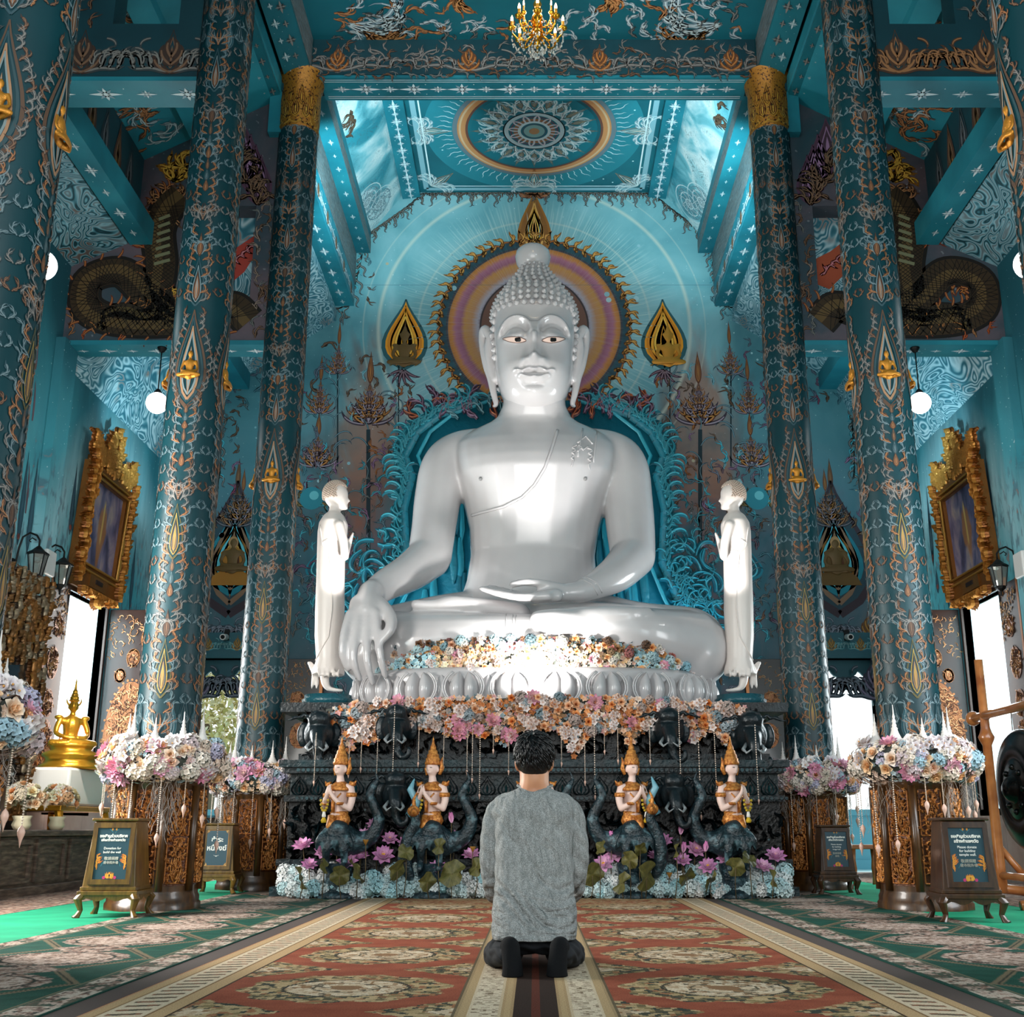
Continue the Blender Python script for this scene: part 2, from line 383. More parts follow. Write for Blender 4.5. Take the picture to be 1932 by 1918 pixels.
def backwall_fn():
    x, y, z = coords(); n = noise(vec(x, y, z), .75, 5, .8); n2 = noise(vec(x*1.4, y, z*.6), 1.3, 5, 1.2)
    up = ramp(n, [(.3, '55909a'), (.5, '75a9b0'), (.7, '90bac0')])
    lo = ramp(n2, [(.3, '2c5a66'), (.45, '53646f'), (.55, '6b6673'), (.68, '7a5f5c'), (.8, '47818d')])
    c = mix(lt(z, 7.4+(n-.5)*2.5, 1.9), up, lo)
    ax = abs(x)
    glow = lt(abs(ax-2.9)+abs(z-7.)*.55, 1.35+(n2-.5)*2.2, .8); c = mix(glow*.75, c, ramp(n, [(.35, '6e4636'), (.6, 'a05f3c'), (.75, '5a4650')]))
    mist = lt(.52, n2, .2)*lt(z, 5.6, .9)*lt(3.6, z, .8); c = mix(mist*.5, c, '8a93a3')
    edge = lt(ax, 3.55, .3); c = mix((1.-edge)*.6, c, ramp(n, [(.3, '1b4f5a'), (.6, '2c6c78'), (.75, '4a5f6d')]))
    c = mix(lt(.79, noise(vec(x, y, z), 24, 0), .05)*.7, c, 'c9dcdb')
    r = sq((x-HX)*(x-HX)+(z-HZ)*(z-HZ)); th = E.m('ARCTAN2', x-HX, z-HZ); ry = noise(vec(th*9., r*.35), 2.4, 3)
    for R, w, k in ((2.05, .03, .35), (2.75, .05, .6), (3.02, .02, .3)):
        c = mix(mx(0., 1.-abs(r-R)/w)*k, c, 'd9d3bf')
    rays = lt(.5, noise(vec(th*30., 0.), 2., 1), .08)*band(r, 1.7, 2.3+ry*.5, .3); c = mix(rays*.28, c, 'c3d8d2')
    c = mix(lt(r, 1.72, .02), c, ramp(ry, [(.3, '12333d'), (.7, '1f4c58')]))
    c = mix(mx(0., 1.-abs(r-1.7)/.012)*.8, c, '9fb0ac')
    q = (r-.93)/.6
    rg = ramp(q+(ry-.5)*.16, [(0., '6e4e5a'), (.12, 'a39aa4'), (.3, 'b07a50'), (.5, 'b8803c'), (.62, '93566c'), (.76, 'a5647c'), (.88, 'c07a34'), (1., 'a8662a')])
    c = mix(band(r, .93, 1.53, .015), c, rg); c = mix(band(r, 1.53, 1.56, .01), c, '3a2b33')
    c = mix(lt(r, .95, .02), c, '6a4436'); c = mix(band(r, .93, .97, .01), c, '2e1f1e')
    fin = lt(.56, noise(vec(th*60., 0.), 2., 1), .06)*band(r, .97, 1.6, .1); c = mix(fin*.4, c, 'b9a5a0')
    seam = band(z, 9.985, 9.997, .004); return mix(seam*.6, c, '2b5560')
m_back = mat('back_wall_mural', rough=.6, fn=backwall_fn)
m_nave = mat('ceiling_turquoise', rough=.5, fn=teal_fn('0f6370', '16727f', '0c5763', .6))
m_blue = mat('soffit_turquoise', rough=.5, fn=teal_fn('1b7888', '268998', '146472', 1.2))
m_deep = mat('deep_teal_paint', rough=.5, fn=teal_fn('0c3a44', '10444e', '08303a', 1.2))
def grey_wood():
    x, y, z = coords(); n = noise(vec(x*14., y*1.2, z*14.), 3, 4, .4)
    return ramp(n, [(.35, '3c4b50'), (.5, '6f7c80'), (.6, '5a4f4a'), (.7, '97a5a8')])
m_gw = mat('painted_streaks', rough=.6, fn=grey_wood)
def cloud_fn():
    x, y, z = coords(); n = noise(vec(x, y, z), 1.1, 4, 1.0); w = noise(vec(x*2., y*2., z*2.), 1.6, 2, 2.5)
    sw = abs(fr(w*9.)-.5)
    a = ramp(n, [(.35, '2d8fa0'), (.48, '7fc0cb'), (.58, 'e3f0f1'), (.72, '9fd0d8')]); k = lt(abs(n-.5), .12, .1)
    return mix(lt(sw, .16, .1)*(1.-k)*.6, a, '4a6d78')
m_cloud = mat('cloud_mural', rough=.6, fn=cloud_fn)
def marble_fn(d='2f6f80', l='b9d3da', o='8b5f4c'):
    def f():
        x, y, z = coords(); w = noise(vec(x*1.2, y*.8, z*1.2), 1.1, 1, 3.2); s = abs(fr(w*11.)-.5)*2.
        n = noise(vec(x, y, z), 1.6, 2); c = ramp(s, [(.1, d), (.35, '4d8a99'), (.6, '8fb7c2'), (.9, l)])
        return mix(lt(.6, n, .06)*lt(.45, s, .2)*.75, c, o)
    return f
m_marble = mat('swirl_mural', rough=.6, fn=marble_fn())
m_marbdk = mat('swirl_mural_dark', rough=.6, fn=marble_fn('123f49', '6c7f85', '6a4a3c'))
def mauve():
    x, y, z = coords(); n = noise(vec(x, y, z), .9, 5, .5); c = ramp(n, [(.3, '1c3f49'), (.45, '38444e'), (.6, '62525a'), (.8, '54453f')])
    return mix(lt(.79, noise(vec(x, y, z), 20, 0), .05)*.5, c, '8b9096')
m_mauve = mat('dusk_mural', rough=.6, fn=mauve)

# ------------------------------------------------------------------ floor and carpets
def tile_fn():
    x, y, z = coords(); n = noise(vec(x, y, z), 5, 4); return ramp(n, [(.3, '5d5148'), (.7, '7a6c60')])
mb = MB().box((-6.5, -8, -.2), (6.5, YB+.4, 0)); struct(mb.build('floor', mat('floor_stone', rough=.5, fn=tile_fn)))
def weave(x, y): return snap(x, .011), snap(y, .011)
def speck(x, y, pal, sc=34):
    v = voro(vec(x, y*.8), sc, 'Color'); return ramp(v, pal, True)
TAN = [(0, 'b29a72'), (.2, '8c7a55'), (.36, '5b5540'), (.5, 'c0a67e'), (.68, '9c6c4c'), (.84, '3c423a')]
CRM = [(0, 'cdb79a'), (.34, 'b99f80'), (.55, '6d6150'), (.66, 'dcc9ae'), (.86, '93704f')]
def red_fn():
    x0, y0, z = coords(); x, y = weave(x0, y0); ax = abs(x); n = noise(vec(x, y), 9, 3)-.5
    c = ramp(noise(vec(x*1., y*1.), 7, 3), [(.35, '8d4834'), (.65, '9e563f')])
    dx = ax-.79; dy = rep(y, 1.3, 5.12); r = sq(dx*dx+dy*dy)
    pet = r+.022*sn(E.m('ARCTAN2', dx, dy)*10.)+n*.03
    sp = speck(x, y, TAN); c = mix(lt(pet, .43), c, sp); c = mix(band(r, .25, .27), c, '3d3a32'); c = mix(lt(r, .25), c, speck(x, y, CRM, 40))
    c = mix(lt(r, .07), c, '8c6a4c'); c = mix(band(r, .13, .145), c, '5a5240')
    dy2 = rep(y, 1.3, 5.77)
    for ox in (-.5, .48):
        ddx = dx-ox; s = abs(ddx)*1.0+abs(dy2)*1.15; c = mix(lt(s+n*.16, .34), c, sp); c = mix(lt(s+n*.1, .12), c, speck(x, y, CRM, 40))
    def bandx(lo, hi, cc):
        nonlocal c
        c = mix(band(ax, lo, hi), c, cc)
    bandx(0, .30, 'b89c74'); bandx(.285, .3, '3a3a30'); bandx(.13, .245, 'd8c6ac')
    c = mix(band(ax, .14, .235)*lt(noise(vec(x*2., y*5.), 12, 2), .45, .02), c, '7d6a54'); bandx(.12, .132, '8a6b4a')
    c = mix(lt(ax, .085), c, '33251f'); c = mix(lt(ax, .022), c, '5b2c20'); c = mix(band(ax, .085, .09), c, '8a6b4a')
    bandx(1.31, 1.62, 'bf9f76'); bandx(1.305, 1.318, '4a3a2c'); bandx(1.385, 1.56, 'd6c2a6')
    sl = rep(y, .105)+(ax-1.47)*.25; c = mix(band(ax, 1.41, 1.54)*lt(abs(sl), .022, .006), c, speck(x, y, [(0, '6b5a48'), (.5, '8a5c44'), (.8, '4a4438')]))
    bandx(1.38, 1.39, '8a6b4a'); bandx(1.555, 1.565, '8a6b4a')
    far = lt(10.1, y)
    s2 = abs(abs(y-10.9)-.45); e = far*lt(s2, .03)*lt(ax, 1.2); c = mix(e, c, 'b89c74'); e = far*lt(abs(y-10.9), .4)*lt(ax, 1.2)
    c = mix(e*.7, c, speck(x, y, [(0, 'b9976e'), (.4, 'a86b4c'), (.7, 'c7b08c'), (.9, '75583f')]))
    return mulc(c, ramp(noise(vec(x0, y0), 160, 1), [(.2, 'b8b8b8'), (.8, 'ffffff')]))
m_red = mat('red_carpet', rough=.95, spec=.1, fn=red_fn, bump=nbump(220, .5, .004, 1))
def green_fn():
    x0, y0, z = coords(); x, y = weave(x0, y0); n = noise(vec(x, y), 9, 3)-.5
    c = ramp(noise(vec(x, y), 8, 3), [(.35, '1d4a3e'), (.65, '24574a')])
    ax = abs(x); dx = ax-2.45; dy = rep(y, 1.0, 6.26); r = sq(dx*dx+dy*dy)
    PK = [(0, 'b39a8c'), (.25, '8f7468'), (.42, '5d4e47'), (.55, 'c4ad9e'), (.75, '7c5f50'), (.9, '39433c')]
    sp = speck(x, y, PK, 40)
    hexa = mx(abs(dx)*1.0+abs(dy)*.55, abs(dy)); c = mix(band(hexa+n*.02, .44, .5), c, '7d6f58'); c = mix(band(hexa, .455, .47), c, '20302a')
    c = mix(lt(abs(dx)+abs(rep(y, 1., 6.76))*.9+n*.2, .24), c, sp)
    c = mix(lt(r+n*.07, .35), c, sp); c = mix(band(r, .265, .285), c, '26352e'); c = mix(lt(r, .262), c, speck(x, y, [(0, 'c9b3a5'), (.5, 'a58b7c'), (.8, '7d685c')], 44))
    e = abs(dx); c = mix(lt(.52, e), c, mix(lt(rep(y, .42), .0, .01)*lt(n, .1), ramp(n+.5, [(.3, '2a5044'), (.7, '6a5f50')]), 'c9b8a8'))
    c = mix(band(e+n*.05, .53, .66)*lt(noise(vec(x*2., y), 12, 2), .52, .02), c, sp); c = mix(band(e, .5, .515), c, '8a7a60'); c = mix(lt(.675, e), c, '1f4a40')
    return mulc(c, ramp(noise(vec(x0, y0), 160, 1), [(.2, 'b0b0b0'), (.8, 'ffffff')]))
m_green = mat('green_carpet', rough=.95, spec=.1, fn=green_fn, bump=nbump(220, .5, .004, 1))
def mat_fn():
    x, y, z = coords(); return ramp(noise(vec(x, y), 3, 4), [(.3, '1d8562'), (.7, '259a72')])
m_mat = mat('green_mat', rough=.9, spec=.15, fn=mat_fn, bump=nbump(260, .3, .003, 1))
m_brown = mat('brown_edge', '3a2c26', .95, bump=nbump(200, .4, .003, 1))
o = MB().box((-1.62, -2, 0), (1.62, 11.62, .012)).build('patterned_carpet', m_red); tag(o, 'long red medallion carpet with cream borders running up the middle to the altar', 'carpet')
o = MB().box((-.0, -2, .0), (0, 0, 0)) if False else None
for sd, w in ((-1, 'left'), (1, 'right')):
    a, b = sorted((sd*1.76, sd*3.1))
    tag(MB().box((a, -2, 0), (b, 12.3, .011)).build('patterned_carpet', m_green), f'dark green medallion carpet {w} of the red carpet', 'carpet')
    a, b = sorted((sd*1.62, sd*1.76))
    tag(MB().box((a, -2, 0), (b, 11.75, .006)).build('floor_strip', m_brown), f'narrow dark brown strip along the {w} side of the red carpet', 'carpet strip')
    a, b = sorted((sd*3.1, sd*4.15))
    tag(MB().box((a, -2, 0), (b, 18.2, .007)).build('plain_mat', m_mat), f'bright plain green mat under the {w} columns', 'mat')
    a, b = sorted((sd*4.15, sd*5.9))
    tag(MB().box((a, -2, 0), (b, 18.2, .009)).build('aisle_carpet', mat('aisle_carpet', rough=.95, fn=lambda: mix(.25, speck(*weave(*coords()[:2]), [(0, '9c8272'), (.25, '6e5347'), (.5, 'b79c88'), (.7, '4c3d36'), (.85, '8f6450')], 26), '5c4438'))), f'brown speckled carpet in the {w} aisle', 'carpet')

# ------------------------------------------------------------------ ornament helpers that repeat
def star_row(on, u0, u1, v, size, cols, step):
    """Diamond rosettes in a row, painted on soffits and ribs."""
    n = max(1, int(abs(u1-u0)/step)); c, hl = cols
    for i in range(n):
        u = u0+(u1-u0)*(i+.5)/n; s = size*(1 if i % 2 else .62)
        for k in range(8):
            a = k*PI/4; L = s*(1.35 if k % 4 == 0 else .8); t = np.linspace(0, 1, 4)
            P = np.stack([u+np.cos(a)*L*t, v+np.sin(a)*L*t], 1); on.stroke(P, s*.36*np.array([.35, 1, .6, .05]), c if k % 2 else hl)
        on.disc(u, v, s*.2, hl, 8, on.h+.001)
        if i % 2: on.disc(u+(u1-u0)/n/2, v+size*.7, s*.06, hl, 5); on.disc(u+(u1-u0)/n/2, v-size*.7, s*.06, hl, 5)
def frieze(on, u0, u1, v0, v1, cols, accent, step=None, r=rnd):
    """Mirror scrolls either side of palmettes, filling a band."""
    H = v1-v0; step = step or H*2.6; n = max(1, round((u1-u0)/step)); st = (u1-u0)/n
    for i in range(n):
        uc = u0+st*(i+.5)
        for sd in (-1, 1):
            a = 0 if sd > 0 else PI
            on.curl(uc, v0+H*.12, a, st*.5, H*.13, sd*.25, cols[0], 1, 10, sd*.3, hl=cols[1])
            for k in range(4):
                q = st*(.1+.1*k); on.kranok(uc+sd*q, v0+H*.18, PI/2-sd*.5, H*.62, -sd, cols, H*.1, 3, r)
            on.curl(uc+sd*st*.25, v0+H*.75, a-sd*.2, st*.2, H*.07, -sd*2.4, cols[0], hl=cols[1])
            for k in range(3): on.curl(uc, v0+H*.1+k*H*.14, PI/2-sd*(1.15-k*.3), H*(.5-.05*k), H*.13, sd*1.6, accent[0], hl=accent[1], h=on.h+.001)
        on.bud(uc, v0+H*.12, H*.8, H*.14, accent)
def fringe(on, p0, p1, L, cols, step, drop=None, r=rnd):
    p0, p1 = np.array(p0, float), np.array(p1, float); D = np.linalg.norm(p1-p0); n = max(1, int(D/step)); e = (p1-p0)/D; a0 = math.atan2(e[1], e[0])
    for i in range(n):
        p = p0+(p1-p0)*(i+.5)/n; sd = 1 if i % 2 else -1
        on.curl(p[0], p[1], -PI/2+r.uniform(-.2, .2), L*r.uniform(.7, 1.2), L*.14, sd*r.uniform(.4, .9), cols[0], 1, 11, sd*.9, hl=cols[1])
        on.curl(p[0], p[1], a0, step*1.1, L*.14, -1.9, cols[0], hl=cols[1]); on.curl(p[0], p[1], a0+PI, step*.9, L*.1, 1.9, cols[0])
def spire(on, x, y, H, W, cols, accent, r=rnd):
    """Tall lotus finial of stacked flame tiers."""
    n = 6
    for i in range(n):
        t = i/n; yy = y+H*(.55*t); w = W*(1-t)**.9
        for sd in (-1, 1):
            for k in range(3): on.curl(x+sd*w*.12, yy, PI/2-sd*(1.5-.42*k), w*(1.05-.17*k), w*.17, sd*(1.5+.3*k), (accent if (i+k) % 2 else cols)[0], hl=(accent if (i+k) % 2 else cols)[1])
        on.bud(x, yy, H*.2*(1-t*.5), w*.3, accent if i % 2 else cols, fill=cols[0])
    on.bud(x, y+H*.55, H*.45, W*.12, accent, fill=accent[0])
def fill(on, inside, box, step, L, pals, ang=None, r=rnd, leaves=2):
    u0, u1, v0, v1 = box; v = v0
    while v < v1:
        u = u0+(r.random()*.5)*step
        while u < u1:
            a, b = u+r.uniform(-.3, .3)*step, v+r.uniform(-.3, .3)*step
            if inside(a, b):
                th = ang(a, b) if ang else 2.2*math.sin(a*2.1+1.7*math.sin(b*1.3))+1.8*math.cos(b*1.9+a)
                on.kranok(a, b, th+r.uniform(-.4, .4), L*r.uniform(.7, 1.25), r.choice((-1, 1)), r.choice(pals), None, leaves, r)
            u += step
        v += step*.85

# ------------------------------------------------------------------ back wall
def wallbox(mb, x0, x1, z0, z1, y0, y1, holes, m=0):
    """A slab in the X-Z plane with rectangular holes (x0,x1,z0,z1)."""
    xs = sorted({x0, x1, *[v for h in holes for v in h[:2]]}); zs = sorted({z0, z1, *[v for h in holes for v in h[2:]]})
    for a, b in zip(xs, xs[1:]):
        for c, d in zip(zs, zs[1:]):
            if not any(h[0] <= a and b <= h[1] and h[2] <= c and d <= h[3] for h in holes): mb.box((a, y0, c), (b, y1, d), m)
DZ = 3.32
DL, DR = (-5.55, -4.12, 0, DZ), (4.12, 5.55, 0, DZ)
mb = MB(); wallbox(mb, -6.5, 6.5, 0, 12.6, YB, YB+.4, [DL, DR])
on = Orn(plane((0, YB, 0), (1, 0, 0), (0, 0, 1), (0, -1, 0)), h=.004); on.mb = mb; on.m = 1
mu = lambda px, py: (PY(px, py, YB).x, PY(px, py, YB).z)      # a spot on the back wall
R_ = random.Random(11)
for i in range(58):                                        # flames round the halo
    a = -PI/2+2*PI*(i+.5)/58; rr = 1.62; x, z = HX+rr*math.cos(a), HZ+rr*math.sin(a)
    on.kranok(x, z, a+.5*(1 if math.cos(a) > 0 else -1), .34, -1 if math.cos(a) > 0 else 1, ('8a5824', 'd89c50'), .075, 2, R_)
    on.kranok(x, z, a+.9*(1 if math.cos(a) > 0 else -1), .28, 1 if math.cos(a) > 0 else -1, ('6a3c24', 'b8743c'), .06, 1, R_)
    on.curl(HX+1.74*math.cos(a), HZ+1.74*math.sin(a), a, .36+.2*R_.random(), .012, .1, 'b8cfc9')
x, z = mu(1008, 470); on.bud(x, z-.2, 1.4, .3, ('a0662c', 'e0a458'), fill='8a5a2c'); on.bud(x, z+.1, .75, .16, ('c98a2c', 'ecc05c'), fill='d9962c')
for k in range(5):
    for sd in (-1, 1): on.kranok(x, z+1.05+k*.02, PI/2-sd*(.3+.4*k), .42, sd, ('6a3c30', 'b0704c'), .07, 2, R_)
ceil_edge = [(690, 445), (775, 385), (795, 365), (1008, 362), (1235, 365), (1255, 385), (1335, 445)]
for a, b in zip(ceil_edge, ceil_edge[1:]): fringe(on, mu(*a), mu(*b), .32, GRY, .11, r=R_); fringe(on, mu(*a), mu(*b), .2, BRN, .12, r=R_)
for a, b in (((690, 450), (665, 560)), ((665, 575), (598, 592)), ((1335, 450), (1360, 565)), ((1360, 575), (1425, 590)), ((418, 700), (500, 655)), ((1530, 660), (1610, 700)), ((418, 705), (415, 900)), ((1605, 705), (1612, 900))):
    fringe(on, mu(*a), mu(*b), .36, GRY, .13, r=R_); fringe(on, mu(*a), mu(*b), .24, CYN, .15, r=R_)
    fill(on, lambda u, v: True, (*sorted((mu(*a)[0], mu(*b)[0]+.3)), *sorted((mu(*a)[1], mu(*b)[1]))), .22, .25, [GRY, BRN, ('1f4f5a', '6f98a0')], r=R_)
for sd in (-1, 1):                                          # lotus finials on poles
    q = lambda px, py: mu(1008+sd*(1008-px), py)
    for px, y0, y1, W, H in ((637, 705, 630, .26, 1.0), (602, 780, 700, .3, 1.1), (597, 880, 790, .4, 1.0), (695, 800, 705, .5, 1.35), (455, 980, 905, .3, .9)):
        x, z = q(px, y0); spire(on, x, z, H, W, ('3e2f3c', 'a08a94'), ('6a3c28', 'b8793e'), R_)
    for px, y0, y1, w in ((695, 810, 1130, .07), (637, 700, 880, .025), (752, 690, 880, .02), (602, 1080, 1230, .03)):
        a, b = q(px, y0), q(px, y1); on.line([a, b], w, '1d2f36'); 
        for k in range(10):
            t = k/10; p = (a[0], a[1]+(b[1]-a[1])*t); on.curl(p[0], p[1], PI/2+R_.uniform(-1, 1), .4, .035, R_.choice((-1, 1))*2.5, '2f4a55', hl='7d98a0')
    x, z = q(588, 940); on.disc(x, z, .2, '2f8796', 20, .008); on.disc(x+.04, z+.05, .08, '6fc0c8', 14, .01)
    for k in range(7): on.kranok(x, z-.1, PI*k/6, .42, R_.choice((-1, 1)), ('3a3020', '8a7040'), .06, 2, R_)
    x, z = q(600, 1060); on.bud(x, z-.3, .5, .2, CYN, fill='1a5a68')
    fill(on, lambda u, v: True, (x-.35, x+.35, z-1.3, z-.3), .2, .26, [CYN, GRY, ('3e2f3c', '8a8a94')], ang=lambda a, b: PI/2, r=R_)
    fill(on, lambda u, v: True, (x-.35, x+.35, z+.2, z+2.), .22, .27, [BRN, GRY, ('3e2f3c', '8a6a74'), CYN], ang=lambda a, b: PI/2, r=R_)
    for (a, b, c, d, pl) in ((640, 720, 900, 1130, [GRY, CYN]), (700, 790, 720, 900, [BRN, PUR, ('7a4428', 'b8703c')]), (640, 760, 1010, 1140, [CYN, ('14788c', '59cfe0'), GRY])):
        xa, za = q(a, d); xb, zb = q(b, c); fill(on, lambda u, v: R_.random() < .75, (min(xa, xb), max(xa, xb), za, zb), .21, .26, pl, ang=lambda u, v: PI/2+.8*math.sin(u*5+v*3), r=R_)
    # seated devas painted gold in flame-shaped nimbi
    x, z = q(762, 690); on.bud(x, z-.05, 1.32, .4, ('2c5a60', 'f0a030'), fill='f0981c'); on.bud(x, z+.05, 1.1, .3, ('d8801c', 'ffc04c'), fill='f8a824')
    for k in range(6): on.curl(x, z-.08, PI+.2+k*.45, .34, .07, .9, '4a3040', hl='8a6a72')
    fig = '3f3a18' if sd < 0 else 'b07a24'
    0 and on.poly([(x-.36, z-.06), (x+.36, z-.06), (x+.3, z+.1), (x+.12, z+.16), (x+.18, z+.42), (x+.07, z+.5), (x+.09, z+.62), (x, z+.92), (x-.09, z+.62), (x-.07, z+.5), (x-.18, z+.42), (x-.12, z+.16), (x-.3, z+.1)], fig, .009)
    for k in range(5): on.curl(x-.25+k*.11, z, .5, .2, .03, 1., '1c3c40', hl='c9973c', h=.011)
    # monk in a cusped niche between the columns
    x, z = q(437, 1075); on.bud(x, z-.75, 2.3, .62, ('3e3038', '8a6a54'), fill='2c4550'); on.bud(x, z-.4, 1.45, .44, CYN, fill='35626e' if sd < 0 else '1f7682')
    on.bud(x, z-.25, 1.0, .34, ('8a5a1c', 'd9a441'), fill='b9822c' if sd < 0 else '4c3a24')
    on.poly([(x-.4, z-.26), (x+.4, z-.26), (x+.33, z-.12), (x+.16, z), (x+.2, z+.3), (x+.08, z+.38), (x-.08, z+.38), (x-.2, z+.3), (x-.16, z), (x-.33, z-.12)], 'b0752a' if sd < 0 else '6e5026', .009)
    on.poly([(x-.1, z-.05), (x+.14, z), (x+.1, z+.3), (x-.05, z+.33)], '5a2e14', .0105); on.disc(x, z+.47, .085, 'b98a5c', 12, .011, 1.25)
    spire(on, x, z+.75, 1.2, .38, ('2f3038', '6f6a70'), ('5a3c2c', '9c6a44'), R_)
    for k in range(14):
        a = PI*k/13; on.kranok(x+.52*math.cos(a), z+.1+.75*math.sin(a), a, .3, 1 if a < PI/2 else -1, BRN, .05, 2, R_)
    frieze(on, x-.9, x+.9, z-1.25, z-.65, ('3f4a56', '8a8f9c'), ('6a4628', 'b0803c'), .8, R_)
    frieze(on, x-.9, x+.9, z-2.2, z-1.4, ('333f4a', '7a7f8c'), ('3f3a4c', '8a7a94'), .9, R_)
    fill(on, lambda u, v: R_.random() < .3, (x-.9, x+.9, z+1.2, z+3), .35, .3, [PUR, ('4a2c38', 'a0506a')], r=R_)
for sd in (-1, 1):                                          # painted scrollwork over the side zones
    fill(on, lambda u, v: abs(abs(u)-4.95) > .62 or v > 7.6, (*sorted((sd*3.7, sd*5.95)), 3.9, 9.0), .3, .34, [('2c5460', '5f8a94'), ('3a4652', '6f7684'), BRN, ('4a3444', '86607a')], ang=lambda a, b: PI/2+.9*math.sin(a*4+b*3), r=R_)
    fill(on, lambda u, v: R_.random() < .8, (*sorted((sd*1.9, sd*3.6)), 2.6, 6.6), .27, .32, [('35525e', '76949e'), ('4a4a58', '8a8a98'), ('5a3c34', '9c6c50'), ('1f6472', '4fa4b0'), PUR], ang=lambda a, b: PI/2+1.1*math.sin(a*4+b*2.5), r=R_)
    fill(on, lambda u, v: R_.random() < .35, (*sorted((sd*2.1, sd*3.6)), 6.6, 8.6), .3, .3, [('4a8a96', '8fbcc4'), BRN], ang=lambda a, b: PI/2, r=R_)
    for k in range(40): on.disc(sd*R_.uniform(1.2, 5.8), R_.uniform(5, 11), R_.choice((.02, .03, .05)), R_.choice(('a8c8cc', 'b8a88c', '8fb4bc')), 8)
wall_back = struct(mb.build('wall_back', [m_back, paint]))

# door surrounds, carved valances
m_teal2 = mat('door_teal', '1c5a66', .5)
for i, D in enumerate((DL, DR)):
    mb = MB(); x0, x1 = D[:2]
    mb.box((x0-.02, YB-.05, DZ), (x1+.02, YB+.42, DZ+.07), 0); mb.box((x0-.12, YB-.03, DZ+.07), (x1+.12, YB, DZ+.42), 0)
    mb.box((x0-.12, YB-.02, 0), (x0, YB+.42, DZ), 0); mb.box((x1, YB-.02, 0), (x1+.12, YB+.42, DZ), 0)
    on = Orn(plane((0, YB-.03, 0), (1, 0, 0), (0, 0, 1), (0, -1, 0)), h=.004); on.mb = mb; on.m = 1
    frieze(on, x0, x1, DZ+.1, DZ+.4, ('2f7c86', '86b4b8'), ('7a5a30', 'b08c4c'), .5, R_)
    struct(mb.build(f'trim_{i+1}', [m_teal2, paint]))
    xm = (x0+x1)/2; mb = MB(); t = 41; top = []; 
    for k in range(t):
        u = -1+2*k/(t-1); d = .16+.3*abs(math.sin(u*PI*1.5))**3+.07*abs(math.sin(u*PI*6))+.25*(abs(u) > .93)
        top.append((xm+u*(x1-x0)/2, d))
    for y in (YB+.2, YB+.26):
        mb.add([(x, y, DZ) for x, d in top]+[(x, y, DZ-d) for x, d in top], [(k, k+1, k+1+t, k+t) for k in range(t-1)])
    for k in range(t-1): mb.add([(top[k][0], YB+.2, DZ-top[k][1]), (top[k+1][0], YB+.2, DZ-top[k+1][1]), (top[k+1][0], YB+.26, DZ-top[k+1][1]), (top[k][0], YB+.26, DZ-top[k][1])], [(0, 1, 2, 3)])
    struct(mb.build(f'trim_{i+3}', m_teal2))

# ------------------------------------------------------------------ side walls with window openings
WIN = (14.35, 15.75, .9, 3.62)
def ymesh(mb, s, holes, y0, y1, z1, x):
    ys = sorted({y0, y1, *[v for h in holes for v in h[:2]]}); zs = sorted({0, z1, *[v for h in holes for v in h[2:]]})
    for a, b in zip(ys, ys[1:]):
        for c, d in zip(zs, zs[1:]):
            if not any(h[0] <= a and b <= h[1] and h[2] <= c and d <= h[3] for h in holes): mb.box((s*x, a, c), (s*(x+.55), b, d))
for s, nm in ((-1, 'left'), (1, 'right')):
    mb = MB(); ymesh(mb, s, [WIN, (7.2, 9.4, .9, 3.62), (2., 4.2, .9, 3.62)], -8, YB, 8.4, XW)
    on = Orn(plane((s*XW, 0, 0), (0, 1, 0), (0, 0, 1), (-s, 0, 0)), h=.004); on.mb = mb; on.m = 1
    for k in range(30):
        u, v = R_.uniform(9.6, 18), R_.uniform(3.7, 4.6); h = R_.uniform(.3, 1.3); on.bud(u, v, h, .06, ('2a4450', '4f7280'), fill='2c4a58')
        if R_.random() < .6: on.disc(u, v+.1, .04, 'a05a50', 6)
    for k in range(26):
        u, v = R_.uniform(10, 13), R_.uniform(4, 6.5); on.curl(u, v, PI/2, R_.uniform(.2, .7), .05, .3, R_.choice(('28606c', '35505c', '6a5058')))
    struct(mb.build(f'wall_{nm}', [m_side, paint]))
    mb = MB(); a, b, c, d = WIN
    for (p, q, r_, t) in ((a-.06, a, c, d), (b, b+.06, c, d), (a-.06, b+.06, d, d+.06), (a-.06, b+.06, c-.08, c)): mb.box((s*(XW-.03), p, r_), (s*(XW+.1), q, t))
    rv = MB(); E_ = .012
    for (p, q, r_, t) in ((a, a+E_, c, d), (b-E_, b, c, d), (a, b, d-E_, d), (a, b, c, c+E_)): rv.box((s*(XW+.1), p, r_), (s*(XW+.55), q, t))
    struct(rv.build('trim_14' if s < 0 else 'trim_15', mat('pale_reveal', 'c4dce2', .6)))
    struct(mb.build('trim_5' if s < 0 else 'trim_6', mat('window_wood', '2b1a12', .5)))
    # projecting pilaster on the wall in line with the second columns
    struct(MB().box((s*(XW-.12), Y2-.2, 0), (s*XW, Y2+.2, 6.6)).build('trim_7' if s < 0 else 'trim_8', mat('pilaster_paint', rough=.6, fn=sidewall_fn)))

